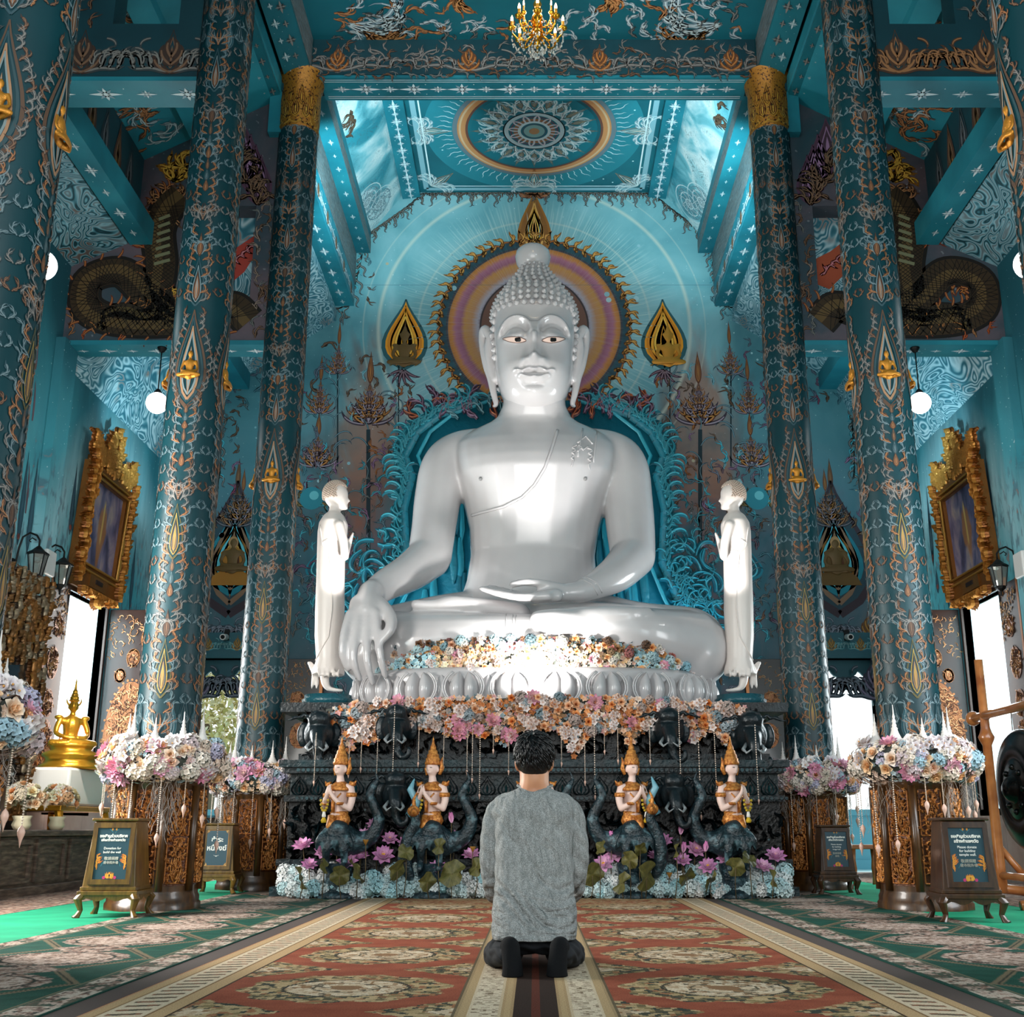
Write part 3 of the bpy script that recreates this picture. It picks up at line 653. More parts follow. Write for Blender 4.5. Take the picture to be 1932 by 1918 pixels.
# ------------------------------------------------------------------ transverse gable walls with naga murals
def naga(on, s, r):
    """Coiled painted serpent, mirrored by s."""
    q = lambda px, py: (s*-PY(px, py, Y2).x, PY(px, py, Y2).z)
    def body(pts, w0, w1, cols, pad=.14):
        P = np.array([q(*p) for p in pts]); n = len(P); t = np.linspace(0, n-1, n*8); i = np.minimum(t.astype(int), n-2); f = (t-i)[:, None]
        Pm = np.vstack([2*P[0]-P[1], P, 2*P[-1]-P[-2]]); a, b, c, d = Pm[i], Pm[i+1], Pm[i+2], Pm[i+3]
        S = .5*((2*b)+(-a+c)*f+(2*a-5*b+4*c-d)*f*f+(-a+3*b-3*c+d)*f**3); W = np.linspace(w0, w1, len(S))
        on.stroke(S, W*1.25, '1a1512', .005); on.stroke(S, W, cols[0], .007)
        T = np.gradient(S, axis=0); T /= np.linalg.norm(T, axis=1, keepdims=True); N = np.stack([-T[:, 1], T[:, 0]], 1)
        on.stroke(S+N*W[:, None]*.1, W*.35, cols[1], .008)
        L = np.concatenate([[0], np.cumsum(np.linalg.norm(np.diff(S, axis=0), axis=1))])
        for g in (1, -1):                                   # cross-hatched scales
            for L0 in np.arange(0, L[-1], .055):
                i0 = np.searchsorted(L, L0); i1 = np.searchsorted(L, L0+W[min(i0, len(W)-1)]*.8)
                if i1 >= len(S): break
                on.line([S[i0]+N[i0]*W[i0]*.48*g, S[i1]-N[i1]*W[i1]*.48*g], .009, '17120e', .0095)
        for k in range(0, len(S), 3): on.curl(*(S[k]+N[k]*W[k]*.55*pad/abs(pad)), math.atan2(T[k][1], T[k][0])+.9, .16, .04, 1.2, '6a3420', hl='b0703c', h=.006)
    C1 = ('3a2c1c', '5f4a2c'); C2 = ('33291c', '544426')
    body([(470, 608), (440, 580), (400, 590), (330, 608), (220, 606), (165, 580), (170, 530), (230, 515), (280, 560), (330, 600)], .36, .36, C1)
    body([(190, 622), (205, 592), (240, 588), (275, 600), (320, 580)], .1, .3, C2)
    body([(380, 608), (330, 598), (300, 560), (305, 500), (300, 440), (318, 395), (345, 370)], .34, .4, C1)
    for k in range(7):
        a, b = q(292+k*1.5, 500-k*14), q(322, 492-k*14); on.line([a, b], .045, '7a7a5c', .0105)
    for px, py, c in ((330, 345, GLD), (318, 385, COP), (300, 430, COP), (275, 470, ('6a2c1c', 'b85c30')), (300, 570, GLD), (315, 590, GLD), (345, 320, GLD)):
        for k in range(6): x, z = q(px, py); on.kranok(x, z, r.uniform(.3, 2.8), .42, r.choice((-1, 1)), c, .07, 3, r)
    for px, py in ((470, 310), (455, 280), (490, 350), (480, 330)):
        x, z = q(px, py); on.bud(x, z-.3, .75, .17, PUR, fill='4a3340')
        for k in range(4): on.kranok(x, z-.3, r.uniform(.4, 2.6), .4, r.choice((-1, 1)), BRN, .06, 3, r)
    x0, z0 = q(125, 640); x1, z1 = q(300, 640)
    fill(on, lambda u, v: True, (*sorted((x0, x1)), z0+.02, z0+.25), .16, .25, [('6a2c1c', 'b85c30'), COP], ang=lambda a, b: PI/2, r=r)
    xa, za = q(492, 640); xb, zb = q(492, 400)
    fill(on, lambda u, v: True, (*sorted((xa-.14, xa+.1)), za, zb), .15, .26, [BRN, GRY, ('5a4a44', 'a08a7c')], ang=lambda a, b: PI/2, r=r)
for s, nm in ((-1, 'left'), (1, 'right')):
    r = random.Random(21)
    hx0, hx1 = sorted((s*3.66, s*4.32)); mb = MB()
    x0, x1 = sorted((s*3.0, s*6.05)); wallbox(mb, x0, x1, 6.62, 11.6, Y2-.02, Y2+.3, [(hx0, hx1, 7.17, 8.55)])
    mb.box((x0, Y2-.05, 6.56), (x1, Y2+.34, 6.62), 2); mb.box((hx0-.02, Y2+.29, 7.1), (hx1+.02, Y2+.31, 8.6), 3)
    on = Orn(plane((0, Y2-.02, 0), (1, 0, 0), (0, 0, 1), (0, -1, 0)), h=.004); on.mb = mb; on.m = 1; naga(on, s, r)
    rx = (hx0+hx1)/2; on2 = Orn(plane((0, Y2+.29, 0), (1, 0, 0), (0, 0, 1), (0, -1, 0)), h=.004); on2.mb = mb; on2.m = 1
    on2.poly([(rx-.33, 7.6), (rx-.1, 7.5), (rx+.15, 7.75), (rx+.33, 8.1), (rx+.33, 8.35), (rx-.05, 8.05), (rx-.33, 7.9)], 'b8483c' if s < 0 else 'b8583c', .004)
    for k in range(8): on2.kranok(rx-.2+.07*k, 7.7+.07*k, .8, .22, r.choice((-1, 1)), ('7a2c34', 'e08a90'), .05, 2, r)
    on3 = Orn(plane((0, Y2-.05, 6.56), (1, 0, 0), (0, 1, 0), (0, 0, -1)), h=.004); on3.mb = mb; on3.m = 1
    star_row(on3, x0+.1, x1-.1, .2, .09, SLV, .3)
    struct(mb.build('wall_'+nm+'_gable', [m_mauve, paint, m_blue, m_marble]))
    # nearer transverse wall
    mb = MB(); x0, x1 = sorted((s*3.3, s*6.05)); z0 = PY(250, 155, Y1).z; z2 = PY(250, 135, Y1).z
    o0, o1 = sorted((s*PY(1008-792, 45, Y1).x*-1 if False else s*abs(PY(216, 20, Y1).x), s*abs(PY(340, 20, Y1).x)))
    zt = PY(250, 45, Y1).z; wallbox(mb, x0, x1, z0, 12, Y1, Y1+.3, [(o0, o1, zt, 11.5)]); mb.box((x0, Y1-.05, z0-.02), (x1, Y1+.4, z0+.03), 2); on4 = Orn(plane((0, Y1+.17, z0-.02), (1, 0, 0), (0, 1, 0), (0, 0, -1)), h=.004); on4.mb = mb; on4.m = 1; star_row(on4, x0+.1, x1-.1, 0, .13, SLV, .4)
    on = Orn(plane((0, Y1, 0), (1, 0, 0), (0, 0, 1), (0, -1, 0)), h=.004); on.mb = mb; on.m = 1
    cc = COP if s > 0 else BRN
    frieze(on, x0, x1, z0+.05, zt-.02, (cc[0], cc[1]) if s > 0 else GRY, cc, .9, r)
    fill(on, lambda u, v: not (o0-.1 < u < o1+.1), (x0, x1, zt, zt+1.2), .2, .3, [cc, GRY], ang=lambda a, b: PI/2+.5*math.sin(a*4), r=r)
    struct(mb.build('wall_'+nm+'_gable', [m_deep, paint, m_blue]))
# ------------------------------------------------------------------ ceilings
def prism(mb, pts, y0, y1, m=0):
    k = len(pts); mb.add([(x, y0, z) for x, z in pts]+[(x, y1, z) for x, z in pts], [(i, (i+1) % k, (i+1) % k+k, i+k) for i in range(k)]+[tuple(range(k-1, -1, -1)), tuple(range(k, 2*k))], m)
ZP = 11.85
# shrine-bay ceiling: flat panel with rosette, ribs, sloping coves, stepped beams
mb = MB(); mb.box((-2.12, Y2+.3, ZP), (2.12, YB, ZP+.1), 0)
on = Orn(plane((0, 0, ZP), (1, 0, 0), (0, 1, 0), (0, 0, -1)), h=.004); on.mb = mb; on.m = 1; r = random.Random(5)
rc = PZ(1008, 247, ZP); yc = rc.y; RX = 142*MPP(rc); xr = 0.
on.ring(xr, yc, RX*1.25, RX*.42, '2b8391', 72, .003); on.ring(xr, yc, RX*1.04, .12, '6f7c84', 72, .0035); on.ring(xr, yc, RX*.97, .14, 'd48c58', 72, .004); on.ring(xr, yc, RX*.99, .035, 'e0b48c', 72, .0045); on.ring(xr, yc, RX*.9, .04, '7a4a3c', 72, .004)
for i in range(72):
    a = 2*PI*i/72; on.curl(xr+RX*1.1*math.cos(a), yc+RX*1.1*math.sin(a), a, .22+.12*(i % 2), .02, .4*(-1)**i, 'c9dde0', 1, 6, .5, h=.005)
on.disc(xr, yc, RX*.84, '1a7482', 48, .0035)
for i in range(20):
    a = 2*PI*i/20; x, y = xr+RX*.42*math.cos(a), yc+RX*.42*math.sin(a)
    for sd in (-1, 1): on.kranok(x, y, a+sd*.35, RX*.42, -sd, ('a8c8d0', 'f6fafa'), .06, 3, r)
    on.bud(x+.12*math.cos(a), y+.12*math.sin(a), RX*.34, .05, ('a0642c', 'e0a060'), ang=a)
for R, w, c in ((.42, .05, '2a6f80'), (.38, .09, 'c9d4d8'), (.31, .03, '6a4a5c'), (.25, .07, 'a06a4c'), (.2, .05, 'd8e4e6'), (.15, .03, '3f5f70')): on.ring(xr, yc, RX*R, w, c, 48, .005)
for i in range(24):
    a = 2*PI*i/24; on.curl(xr+RX*.22*math.cos(a), yc+RX*.22*math.sin(a), a, RX*.16, .04, 1.5*(-1)**i, 'd9cfd4', h=.006)
on.disc(xr, yc, RX*.14, '8fb4b0', 24, .006); on.disc(xr, yc, RX*.07, 'c08a60', 20, .007)
X0, X1, YA, YE = -1.96, 1.96, Y2+.6, YB-.12
for w, d, c in ((.09, 0, '8fb9c4'), (.025, .1, 'e8f4f5')):
    for p, q in (((X0+d, YA), (X0+d, YE-d)), ((X0+d, YE-d), (X1-d, YE-d)), ((X1-d, YE-d), (X1-d, YA))): on.line([p, q], w, c, .005)
for (x, y, a) in ((X0+.1, YE-.1, -PI/4), (X1-.1, YE-.1, -PI*3/4), (X0, yc, 0), (X1, yc, PI), (0, YE-.05, -PI/2)):
    for sd in (-1, 1):
        for k in range(3): on.scroll(x, y, a+sd*(.25+.42*k), .42, sd, ('9fb4bd', 'eaf3f3'), .05, r)
    on.bud(x, y, .6, .1, ('b07a52', 'f0d8c0'), ang=a)
for k in range(60):
    u, v = r.uniform(X0, X1), r.uniform(YA, YE)
    if math.hypot(u-xr, v-yc) > RX*1.3: on.disc(u, v, .018, 'd4ecee', 5, .004)
struct(mb.build('ceiling', [m_nave, paint]))
for s in (-1, 1):
    mb = MB(); S = lambda *p: [(s*a, b) for a, b in p]
    prism(mb, S((2.08, ZP), (2.08, ZP-.1), (2.4, ZP-.14), (2.4, ZP+.1)), Y2+.3, YB, 0)
    prism(mb, S((2.4, ZP-.05), (2.97, 11.02), (2.97, 11.3), (2.4, ZP+.2)), Y2+.3, YB, 2)
    on = Orn(plane((s*2.24, 0, ZP-.125), (s, 0, -.12), (0, 1, 0), (-s*.12, 0, -1)), h=.004); on.mb = mb; on.m = 1; onr = on
    on = Orn(plane((0, 0, 0), (0, 1, 0), (1, 0, 0), (0, 0, 0)))
    f = Orn(Surf(lambda u, v, h: np.stack([s*(2.24+v), u, ZP-.128-.12*v-h], 1)), h=.004); f.mb = mb; f.m = 1; star_row(f, Y2+.4, YB, 0, .12, SLV, .2)
    e = np.array([.57, -.78])/np.hypot(.57, .78); cv = Orn(Surf(lambda u, v, h: np.stack([s*(2.4+v*e[0])-s*h*.8, u, ZP-.05+v*e[1]-h*.59], 1)), h=.004); cv.mb = mb; cv.m = 1
    for uc, vc in ((Y2+.9, .3), (YB-.5, .6), (YB-.9, .85)):
        for k in range(5): cv.ring(uc, vc, .1+.07*k, .02, '6f97a4' if k % 2 else 'dceaec', 24, .005)
        for k in range(9): cv.kranok(uc, vc, 2*PI*k/9, .42, 1, ('5f7f8c', 'c9dade'), .05, 2, r)
    for k in range(8): cv.kranok(Y2+1.9+r.uniform(-.2, .2), .7, r.uniform(0, 3), .35, r.choice((-1, 1)), BRN, .05, 2, r)
    prism(mb, S((2.95, 10.62), (3.2, 10.62), (3.2, 11.3), (2.95, 11.3)), Y2+.3, YB, 0)
    prism(mb, S((3.2, 9.58), (3.55, 9.58), (3.55, 11.3), (3.2, 11.3)), Y2-.15, YB, 0)
    mb.box((s*3.199, Y2+.3, 10.0), (s*3.195, YB, 10.6), 3); mb.box((s*2.949, Y2+.3, 10.62), (s*2.945, YB, 10.85), 3)
    for xx, zz, w in ((3.37, 9.58, .1), (3.07, 10.62, .06)):
        f = Orn(Surf(lambda u, v, h, xx=xx, zz=zz: np.stack([s*(xx+v), u, zz-h], 1)), h=.004); f.mb = mb; f.m = 1; star_row(f, Y2+.4, YB, 0, w, SLV, .35)
    for z0, z1, xx in ((9.62, 9.95, 3.2),):
        f = Orn(Surf(lambda u, v, h, xx=xx: np.stack([s*(xx-h), u, v], 1)), h=.006); f.mb = mb; f.m = 1; frieze(f, Y2+.4, YB, z0, z1, SLV, COP, .8, r)
    struct(mb.build(f'trim_{9 if s < 0 else 10}', [m_blue, paint, m_cloud, m_gw]))
    # nave longitudinal beam in front of the shrine
    mb = MB(); prism(mb, S((3.02, 10.5), (3.36, 10.4), (3.36, 11.6), (3.02, 11.6)), 4, Y2-.02, 0); prism(mb, S((3.42, 10.15), (3.66, 10.1), (3.66, 11.6), (3.42, 11.6)), 4, Y2-.02, 0)
    mb.box((s*3.019, 4, 10.55), (s*3.01, Y2, 11.), 2)
    for xx, zz, w in ((3.19, 10.445, .12), (3.54, 10.12, .085)):
        f = Orn(Surf(lambda u, v, h, xx=xx, zz=zz: np.stack([s*(xx+v), u, zz-h-.3*v], 1)), h=.01); f.mb = mb; f.m = 1; star_row(f, 9, Y2-.1, -.05, w*.7, GRY, .3); star_row(f, 9.15, Y2-.1, .07, w*.6, ('6f98a0', 'b4c8cb'), .3)
    struct(mb.build(f'trim_{11 if s < 0 else 12}', [m_nave, paint, m_gw]))
    # aisle ceilings
    mb = MB()
    prism(mb, S((6.1, 6.15), (5.2, 8.1), (5.2, 8.3), (6.1, 6.5)), Y2+.3, YB, 2); prism(mb, S((5.25, 8.0), (4.95, 8.0), (4.95, 8.4), (5.25, 8.4)), Y2+.3, YB, 0)
    prism(mb, S((4.95, 8.3), (3.5, 9.3), (3.5, 9.5), (4.95, 8.6)), Y2+.3, YB, 2)
    prism(mb, S((6.25, 7.55), (5.3, 8.0), (5.3, 8.3), (6.25, 7.9)), 4, Y2, 3); prism(mb, S((5.27, 7.98), (4.98, 7.98), (4.98, 8.3), (5.27, 8.3)), 4, Y2, 0)
    prism(mb, S((5.27, 8.2), (5.2, 8.2), (5.2, 9.25), (5.27, 9.25)), 4, Y2, 1+3); prism(mb, S((5.27, 9.2), (3.4, 10.2), (3.4, 10.4), (5.27, 9.5)), 4, Y2, 0)
    prism(mb, S((4.55, 9.45), (4.3, 9.58), (4.3, 9.8), (4.55, 9.7)), 4, Y2, 0)
    f = Orn(Surf(lambda u, v, h: np.stack([s*(5.12+v), u, 7.98-h+0*u], 1)), h=.006); f.mb = mb; f.m = 1; star_row(f, 9, Y2-.1, 0, .1, SLV, .45)
    f = Orn(Surf(lambda u, v, h: np.stack([s*(5.2-h), u, v], 1)), h=.006); f.mb = mb; f.m = 1
    for k in range(7):
        u = 10.4+k*.42; c = GLD if k % 2 else PUR
        for q in range(5): f.bud(u, 8.35-.0*q, .85*(1-.16*q), .13*(1-.17*q), ('4a3a34', '9a7a5c') if k % 2 else ('3f4a52', '8a8f94'), fill='5a3f2c' if (k % 2 and q == 0) else None)
        if k % 2: f.bud(u, 8.45, .5, .05, GLD, fill='b08a2c')
    f = Orn(Surf(lambda u, v, h: np.stack([s*(5.27-v*.882)-s*0*h, u, 9.2+v*.47-h], 1)), h=.01); f.mb = mb; f.m = 1
    for uc in (10.9, 12.6):
        for k in range(26): f.kranok(uc+r.uniform(-.6, .6), r.uniform(.1, .75), r.uniform(0, 6.3), .4, r.choice((-1, 1)), r.choice([('5f7780', 'a9bdc2'), COP]), .05, 3, r)
    struct(mb.build('ceiling', [m_blue, paint, m_marble, m_marbdk, m_deep]))
# front bay ceiling painted with silver scrolls
mb = MB(); mb.box((-3.05, -4, 11.0), (3.05, Y2, 11.1), 0); mb.box((-6.4, -4, 11.6), (-3.0, YB, 11.7), 0); mb.box((3.0, -4, 11.6), (6.4, YB, 11.7), 0)
on = Orn(plane((0, 0, 11.0), (1, 0, 0), (0, 1, 0), (0, 0, -1)), h=.006); on.mb = mb; on.m = 1
for sd in (-1, 1):
    for k in range(4): on.scroll(sd*2.5, Y2-.5, PI/2+sd*PI/2-sd*.3*k, 1.0-.12*k, sd, ('8095a0', 'ccd9dc'), .08, r)
    fill(on, lambda u, v: (u*sd) > 1.2 or v > Y2-.75+.2*abs(u), (*sorted((sd*.35, sd*2.8)), Y2-2.4, Y2-.15), .24, .34, [('7d919b', 'd0dadd'), ('7d919b', 'd0dadd'), ('8a5a3c', 'c98a5c'), GRY], ang=lambda u, v: math.atan2(-1, -u*.8)+.8*math.sin(v*5), r=r, leaves=3)
    for (x, y, a, L) in ((sd*2.3, Y2-.35, PI/2+sd*.9, 1.5), (sd*.85, Y2-1.1, PI/2+sd*-.6, .9)):
        for k in range(6): on.kranok(x+r.uniform(-.1, .1), y, a+.12*(k-3), L*r.uniform(.4, .7), sd, ('9a6038', 'd08f58'), .07, 3, r)
    on.curl(sd*.1, Y2-.12, PI/2-sd*PI/2, 2.6, .09, sd*.12, 'a9bcc4', hl='e2ecee')
struct(mb.build('ceiling', [m_nave, paint]))
# beam across the front of the shrine
mb = MB(); zb, zt = 10.45, 10.98; mb.box((-3.05, Y2-.18, zb), (3.05, Y2+.3, 11.05), 0); mb.box((-3.6, Y2-.18, 10.2), (-3.05, Y2+.3, 10.98), 0); mb.box((3.05, Y2-.18, 10.2), (3.6, Y2+.3, 10.98), 0)
on = Orn(plane((0, Y2-.18, 0), (1, 0, 0), (0, 0, 1), (0, -1, 0)), h=.006); on.mb = mb; on.m = 1
frieze(on, -3.55, 3.55, zb+.0, zt-.02, ('5a5654', '8f8a86'), ('6e4328', 'b8743c'), 1.6, r)
fill(on, lambda u, v: True, (-3.5, 3.5, zb, zb+.2), .13, .2, [BRN, GRY], ang=lambda a, b: 0, r=r); fill(on, lambda u, v: True, (-3.5, 3.5, zb+.2, zt-.06), .17, .22, [('5a5654', '948e8a'), GRY, BRN], ang=lambda a, b: PI/2+1.2*math.sin(a*5), r=r)
mb.box((-2.9, Y2-.16, zb-.04), (2.9, Y2+.34, zb-.001), 2)
f = Orn(Surf(lambda u, v, h: np.stack([u, Y2+.09+v, zb-.04-h], 1)), h=.004); f.mb = mb; f.m = 1; star_row(f, -2.8, 2.8, 0, .15, SLV, .32)
for v in (-.2, -.16, .16, .2): f.line([(-2.85, v), (2.85, v)], .012, 'd4e6e8')
struct(mb.build('trim_13', [m_deep, paint, m_blue]))
# ------------------------------------------------------------------ small seated figure used for reliefs and statues
def seated_mesh(name, voxel=.028, crown=False, n=5):
    mb = MB(); c = lambda *p: chain(mb, p, 12, 4)
    c((-.13, 0, .09, .10), (-.30, -.12, .08, .085), (-.42, -.16, .08, .07)); c((.13, 0, .09, .10), (.30, -.12, .08, .085), (.42, -.16, .08, .07))
    c((-.42, -.16, .08, .07), (-.2, -.3, .075, .06), (.12, -.32, .07, .05)); c((.42, -.16, .08, .07), (.2, -.3, .1, .06), (-.12, -.33, .12, .045))
    c((0, .02, .1, .17), (0, .01, .28, .145), (0, 0, .46, .17), (0, .01, .6, .13), (0, .01, .66, .06)); mb.ball((0, .0, .52), (.235, .13, .12))
    c((0, 0, .62, .06), (0, -.01, .74, .05)); mb.ball((0, -.015, .83), (.095, .105, .125)); mb.ball((0, -.12, .82), (.018, .025, .03))
    for s in (-1, 1):
        c((s*.23, .0, .56, .065), (s*.30, -.03, .4, .055), (s*.31, -.08, .27, .05), (s*.2, -.24, .2, .042), (s*.03, -.29, .19, .04)); mb.ball((s*.095, 0, .81), (.015, .03, .05))
    if crown:
        for z, r in ((.93, .1), (.99, .085), (1.05, .065), (1.11, .05)): mb.lathe([(r, 0), (r*1.15, .015), (r*.9, .035), (r*.6, .06)], 12, (0, -.01, z))
        mb.tube([(0, -.01, 1.14), (0, -.01, 1.34), (0, -.01, 1.5)], [.035, .018, .004], 8)
        for s in (-1, 1): mb.tube([(s*.11, 0, .86), (s*.15, 0, .93), (s*.14, 0, 1.02)], [.025, .02, .004], 6); mb.ball((s*.27, 0, .6), (.09, .07, .05)); 
    return remesh(mb, voxel, n, name)
me_monk = seated_mesh('seated_monk', .03)
m_gold = mat('old_gold', 'c8852c', .38, .55, bump=nbump(40, .3, .01)); m_gold2 = mat('bright_gold', 'e0a030', .3, .75, bump=nbump(25, .35, .01))
me_monk.materials.append(m_gold)

# ------------------------------------------------------------------ painted columns
r = random.Random(3); RC = .27; ZT = 10.2
def column_mesh():
    mb = MB(); H = 11.0
    mb.lathe([(RC*1.04, 0), (RC*1.04, .9), (RC, 1.1), (RC*.985, 3), (RC*.96, 6), (RC*.93, H)], 48, caps=False)
    su = cyl(RC*1.0, RC*.93, H); on = Orn(su, h=.003); on.mb = mb; on.m = 1; P = 2*PI*RC/4
    on.s = Surf(lambda u, v, h: (lambda R, th: np.stack([R*np.cos(th), R*np.sin(th), v], 1))(np.interp(v, [0, 1.1, 3, 6, H], [RC*1.045, RC*1.005, RC*.99, RC*.965, RC*.935])+h, u/RC-PI/2))
    seq = []
    z = 1.05; i = 0
    kinds = 'petal petal tear scroll flame tear wings spine flame tear scroll wings spine crown scroll tear'.split()
    while z < H-.4:
        if 4.3 < z < 4.5: k, d = 'niche', 1.0; z = 4.4
        else: k = kinds[i % len(kinds)]; d = {'petal': .34, 'tear': .52, 'scroll': .36, 'flame': .34, 'wings': .34, 'spine': .36, 'crown': .4}[k]; i += 1
        if z < 4.4 < z+d: d = 4.4-z if 4.4-z > .1 else d
        seq.append((k, z, d)); z += d
    for q in range(4):
        u = q*P
        for j, (k, z, d) in enumerate(seq):
            rr = random.Random(j*7+1); pal = SIL if j % 3 else GRY; c1 = pal; ac = COP if (j*5) % 3 else BRN
            hd = .5*P
            if k == 'niche':
                on.bud(u, z-.02, .98, .155, ('5a4436', 'a07a5c'), fill='123c46'); on.bud(u, z+.04, .84, .125, ('2f4a50', '7a8a8c'))
                for s in (-1, 1):
                    for m in range(14): on.kranok(u+s*(.06+.1*math.sin(min(1, m/11)*PI)), z+m*.068, PI/2-s*.5, .15, s, (c1, ac, GRY)[m % 3], .022, 3, rr)
                continue
            if k == 'tear':
                on.bud(u, z, d*.98, .075, ('5a5230', '9c8440') if z < 3.2 else c1); on.bud(u, z+.05, d*.6, .035, ac, fill='24444c' if z < 3.2 else ac[0])
            if k in ('wings', 'petal'):
                for m in range(5):
                    for s in (-1, 1): on.curl(u, z+.03+m*.02, PI/2-s*(.25+.28*m), .19, .024, s*.7, (c1 if m % 2 else ac)[0], hl=(c1 if m % 2 else ac)[1])
            if k in ('spine', 'crown', 'flame'):
                for m in range(3): on.bud(u, z+m*d/3, d*.38, .028-.004*m, ac if m % 2 == 0 else c1, fill=ac[0] if m == 0 else None)
            if k == 'scroll': on.bud(u, z, d*.7, .03, ac, fill=ac[0])
            for s in (-1, 1):
                if k in ('scroll', 'wings', 'crown'):
                    on.scroll(u+s*.02, z+.02, PI/2-s*.5, .16, s, c1, .022, rr); on.scroll(u+s*.03, z+d*.5, PI/2-s*.9, .13, -s, c1, .019, rr)
                if k == 'petal':
                    for m in range(2): on.bud(u+s*hd*(.5+.5*m), z+.1*m, .3, .05, c1, fill='1f4c56')
                nn = max(1, int(d/.075))
                for m in range(nn):
                    v = z+(m+.5)*d/nn; row = (j*5+m) % 4; w_ = .02
                    on.kranok(u+s*.035, v, PI/2-s*.75, .155, s, (c1, ac, GRY, COP)[row], w_, 3, rr)
                    if m % 2 == 0: on.kranok(u+s*hd*.52, v+.03, PI/2-s*.15, .13, (s, -s)[row % 2], (GRY, c1, ac, SIL)[row], w_*.9, 3, rr)
                    if m % 2: on.kranok(u+s*hd*.97, v, PI/2+s*.6, .12, -s, (SIL, GRY, c1, BRN)[row], w_*.85, 3, rr)
                    if row == 1: on.curl(u+s*.03, v, PI/2-s*1.5, hd*.85, .016, s*2.4, c1[0], 1.1, 10, hl=c1[1])
                    if row == 3: on.disc(u+s*hd*.55, v-.02, .006, c1[1], 6)
    return mb.mesh('painted_column', [m_coldark, paint])
me_col = column_mesh()
m_wood = mat('dark_lacquer_wood', rough=.35, fn=lambda: ramp(noise(vec(coords()[0]*9., coords()[1]*9., coords()[2]*1.5), 3, 3), [(.3, '2e1a0c'), (.7, '5a3a18')]), coat=.3)
m_carve = mat('gilt_carving', rough=.36, metal=.45, fn=lambda: mix(lt(noise(vec(*coords()), 30, 2), .45, .1), attr('Col'), '3a1d0a'), bump=nbump(60, .5, .01))
def octo(r, z, n=8, ph=PI/8): return [(r*math.cos(ph+2*PI*i/n), r*math.sin(ph+2*PI*i/n), z) for i in range(n)]
def pedestal_parts():
    mb = MB(); R = .36
    prof = [(R*1.08, 0), (R*1.08, .06), (R*1.04, .075), (R*1.04, .11), (R*1.0, .14), (R, .16), (R, 1.0), (R*1.05, 1.02), (R*1.05, 1.06), (R*.7, 1.061)]
    V = [p for rr, z in prof for p in octo(rr, z)]; k = len(prof)
    mb.add(V, [(i*8+j, i*8+(j+1) % 8, (i+1)*8+(j+1) % 8, (i+1)*8+j) for i in range(k-1) for j in range(8)])
    for j in range(8):
        a = PI/8+2*PI*j/8; mb.tube([(R*.99*math.cos(a), R*.99*math.sin(a), .16), (R*.99*math.cos(a), R*.99*math.sin(a), 1.0)], .035, 6)
    pm = MB(); rr = random.Random(9); ap = R*math.cos(PI/8); hw = R*math.sin(PI/8)-.045
    for j in range(8):
        a = 2*PI*j/8; n = np.array((math.cos(a), math.sin(a), 0)); t = np.array((-math.sin(a), math.cos(a), 0))
        on = Orn(plane(n*(ap+.002), t, (0, 0, 1), n), relief=.016, h=.002); on.mb = pm
        pm.add([tuple(n*(ap+.003)+t*u+np.array((0, 0, v))) for u, v in ((-hw, .2), (hw, .2), (hw, .97), (-hw, .97))], [(0, 1, 2, 3)], 0, lin('4a250c'))
        for v0 in (.22, .6):
            for s in (-1, 1):
                for m in range(4): on.scroll(s*.01, v0+.03+m*.085, PI/2-s*.6, .075, s, ('b8763a', 'b8763a'), .018, rr)
                for m in range(12): on.kranok(s*hw*rr.uniform(.25, .8), v0+.36*m/12, PI/2-s*rr.uniform(-.8, 1.), .075, rr.choice((-1, 1)), (rr.choice(('b87438', '9a5c2a', 'd08c48')), 'c98444'), .016, 2, rr)
                on.line([(s*hw, v0), (s*hw, v0+.36)], .014, 'a0622c')
            on.bud(0, v0, .36, .05, ('c98a44', 'c98a44')); on.line([(-hw, v0), (hw, v0)], .014, 'a0622c')
    return mb.mesh('pedestal', m_wood), pm.mesh('carved_panels', m_carve)
me_ped, me_pan = pedestal_parts()
# gilt capital band
mb = MB(); zc0, zc1 = 9.62, 10.3; rc0 = RC*.965
mb.lathe([(rc0, zc0), (rc0*1.03, zc0+.02), (rc0*1.03, zc1), (rc0*1.12, zc1+.03), (rc0*1.2, zc1+.16), (rc0*1.3, zc1+.2)], 40, c=lin('a06a1e'), caps=False)
on = Orn(Surf(lambda u, v, h: np.stack([(rc0*1.03+h)*np.cos(u/rc0), (rc0*1.03+h)*np.sin(u/rc0), v], 1)), relief=.0, h=.004); on.mb = mb
for i in range(12):
    u = 2*PI*rc0*i/12; on.bud(u, zc0+.12, .34, .06, ('d09a34', 'e8b84c'), fill='7a3a1c'); on.bud(u+PI*rc0/12, zc0+.3, .34, .055, ('c08a2c', 'e0a840'), fill='8a4a1c')
    for s in (-1, 1): on.curl(u, zc0+.03, PI/2-s*1.2, .14, .03, s*2, 'd0983c'); on.kranok(u+s*.05, zc1+.0, PI/2, .16, s, ('5a4a44', '8a7a70'), .02, 2, r)
me_cap = mb.mesh('capital', m_carve)
COLS = []
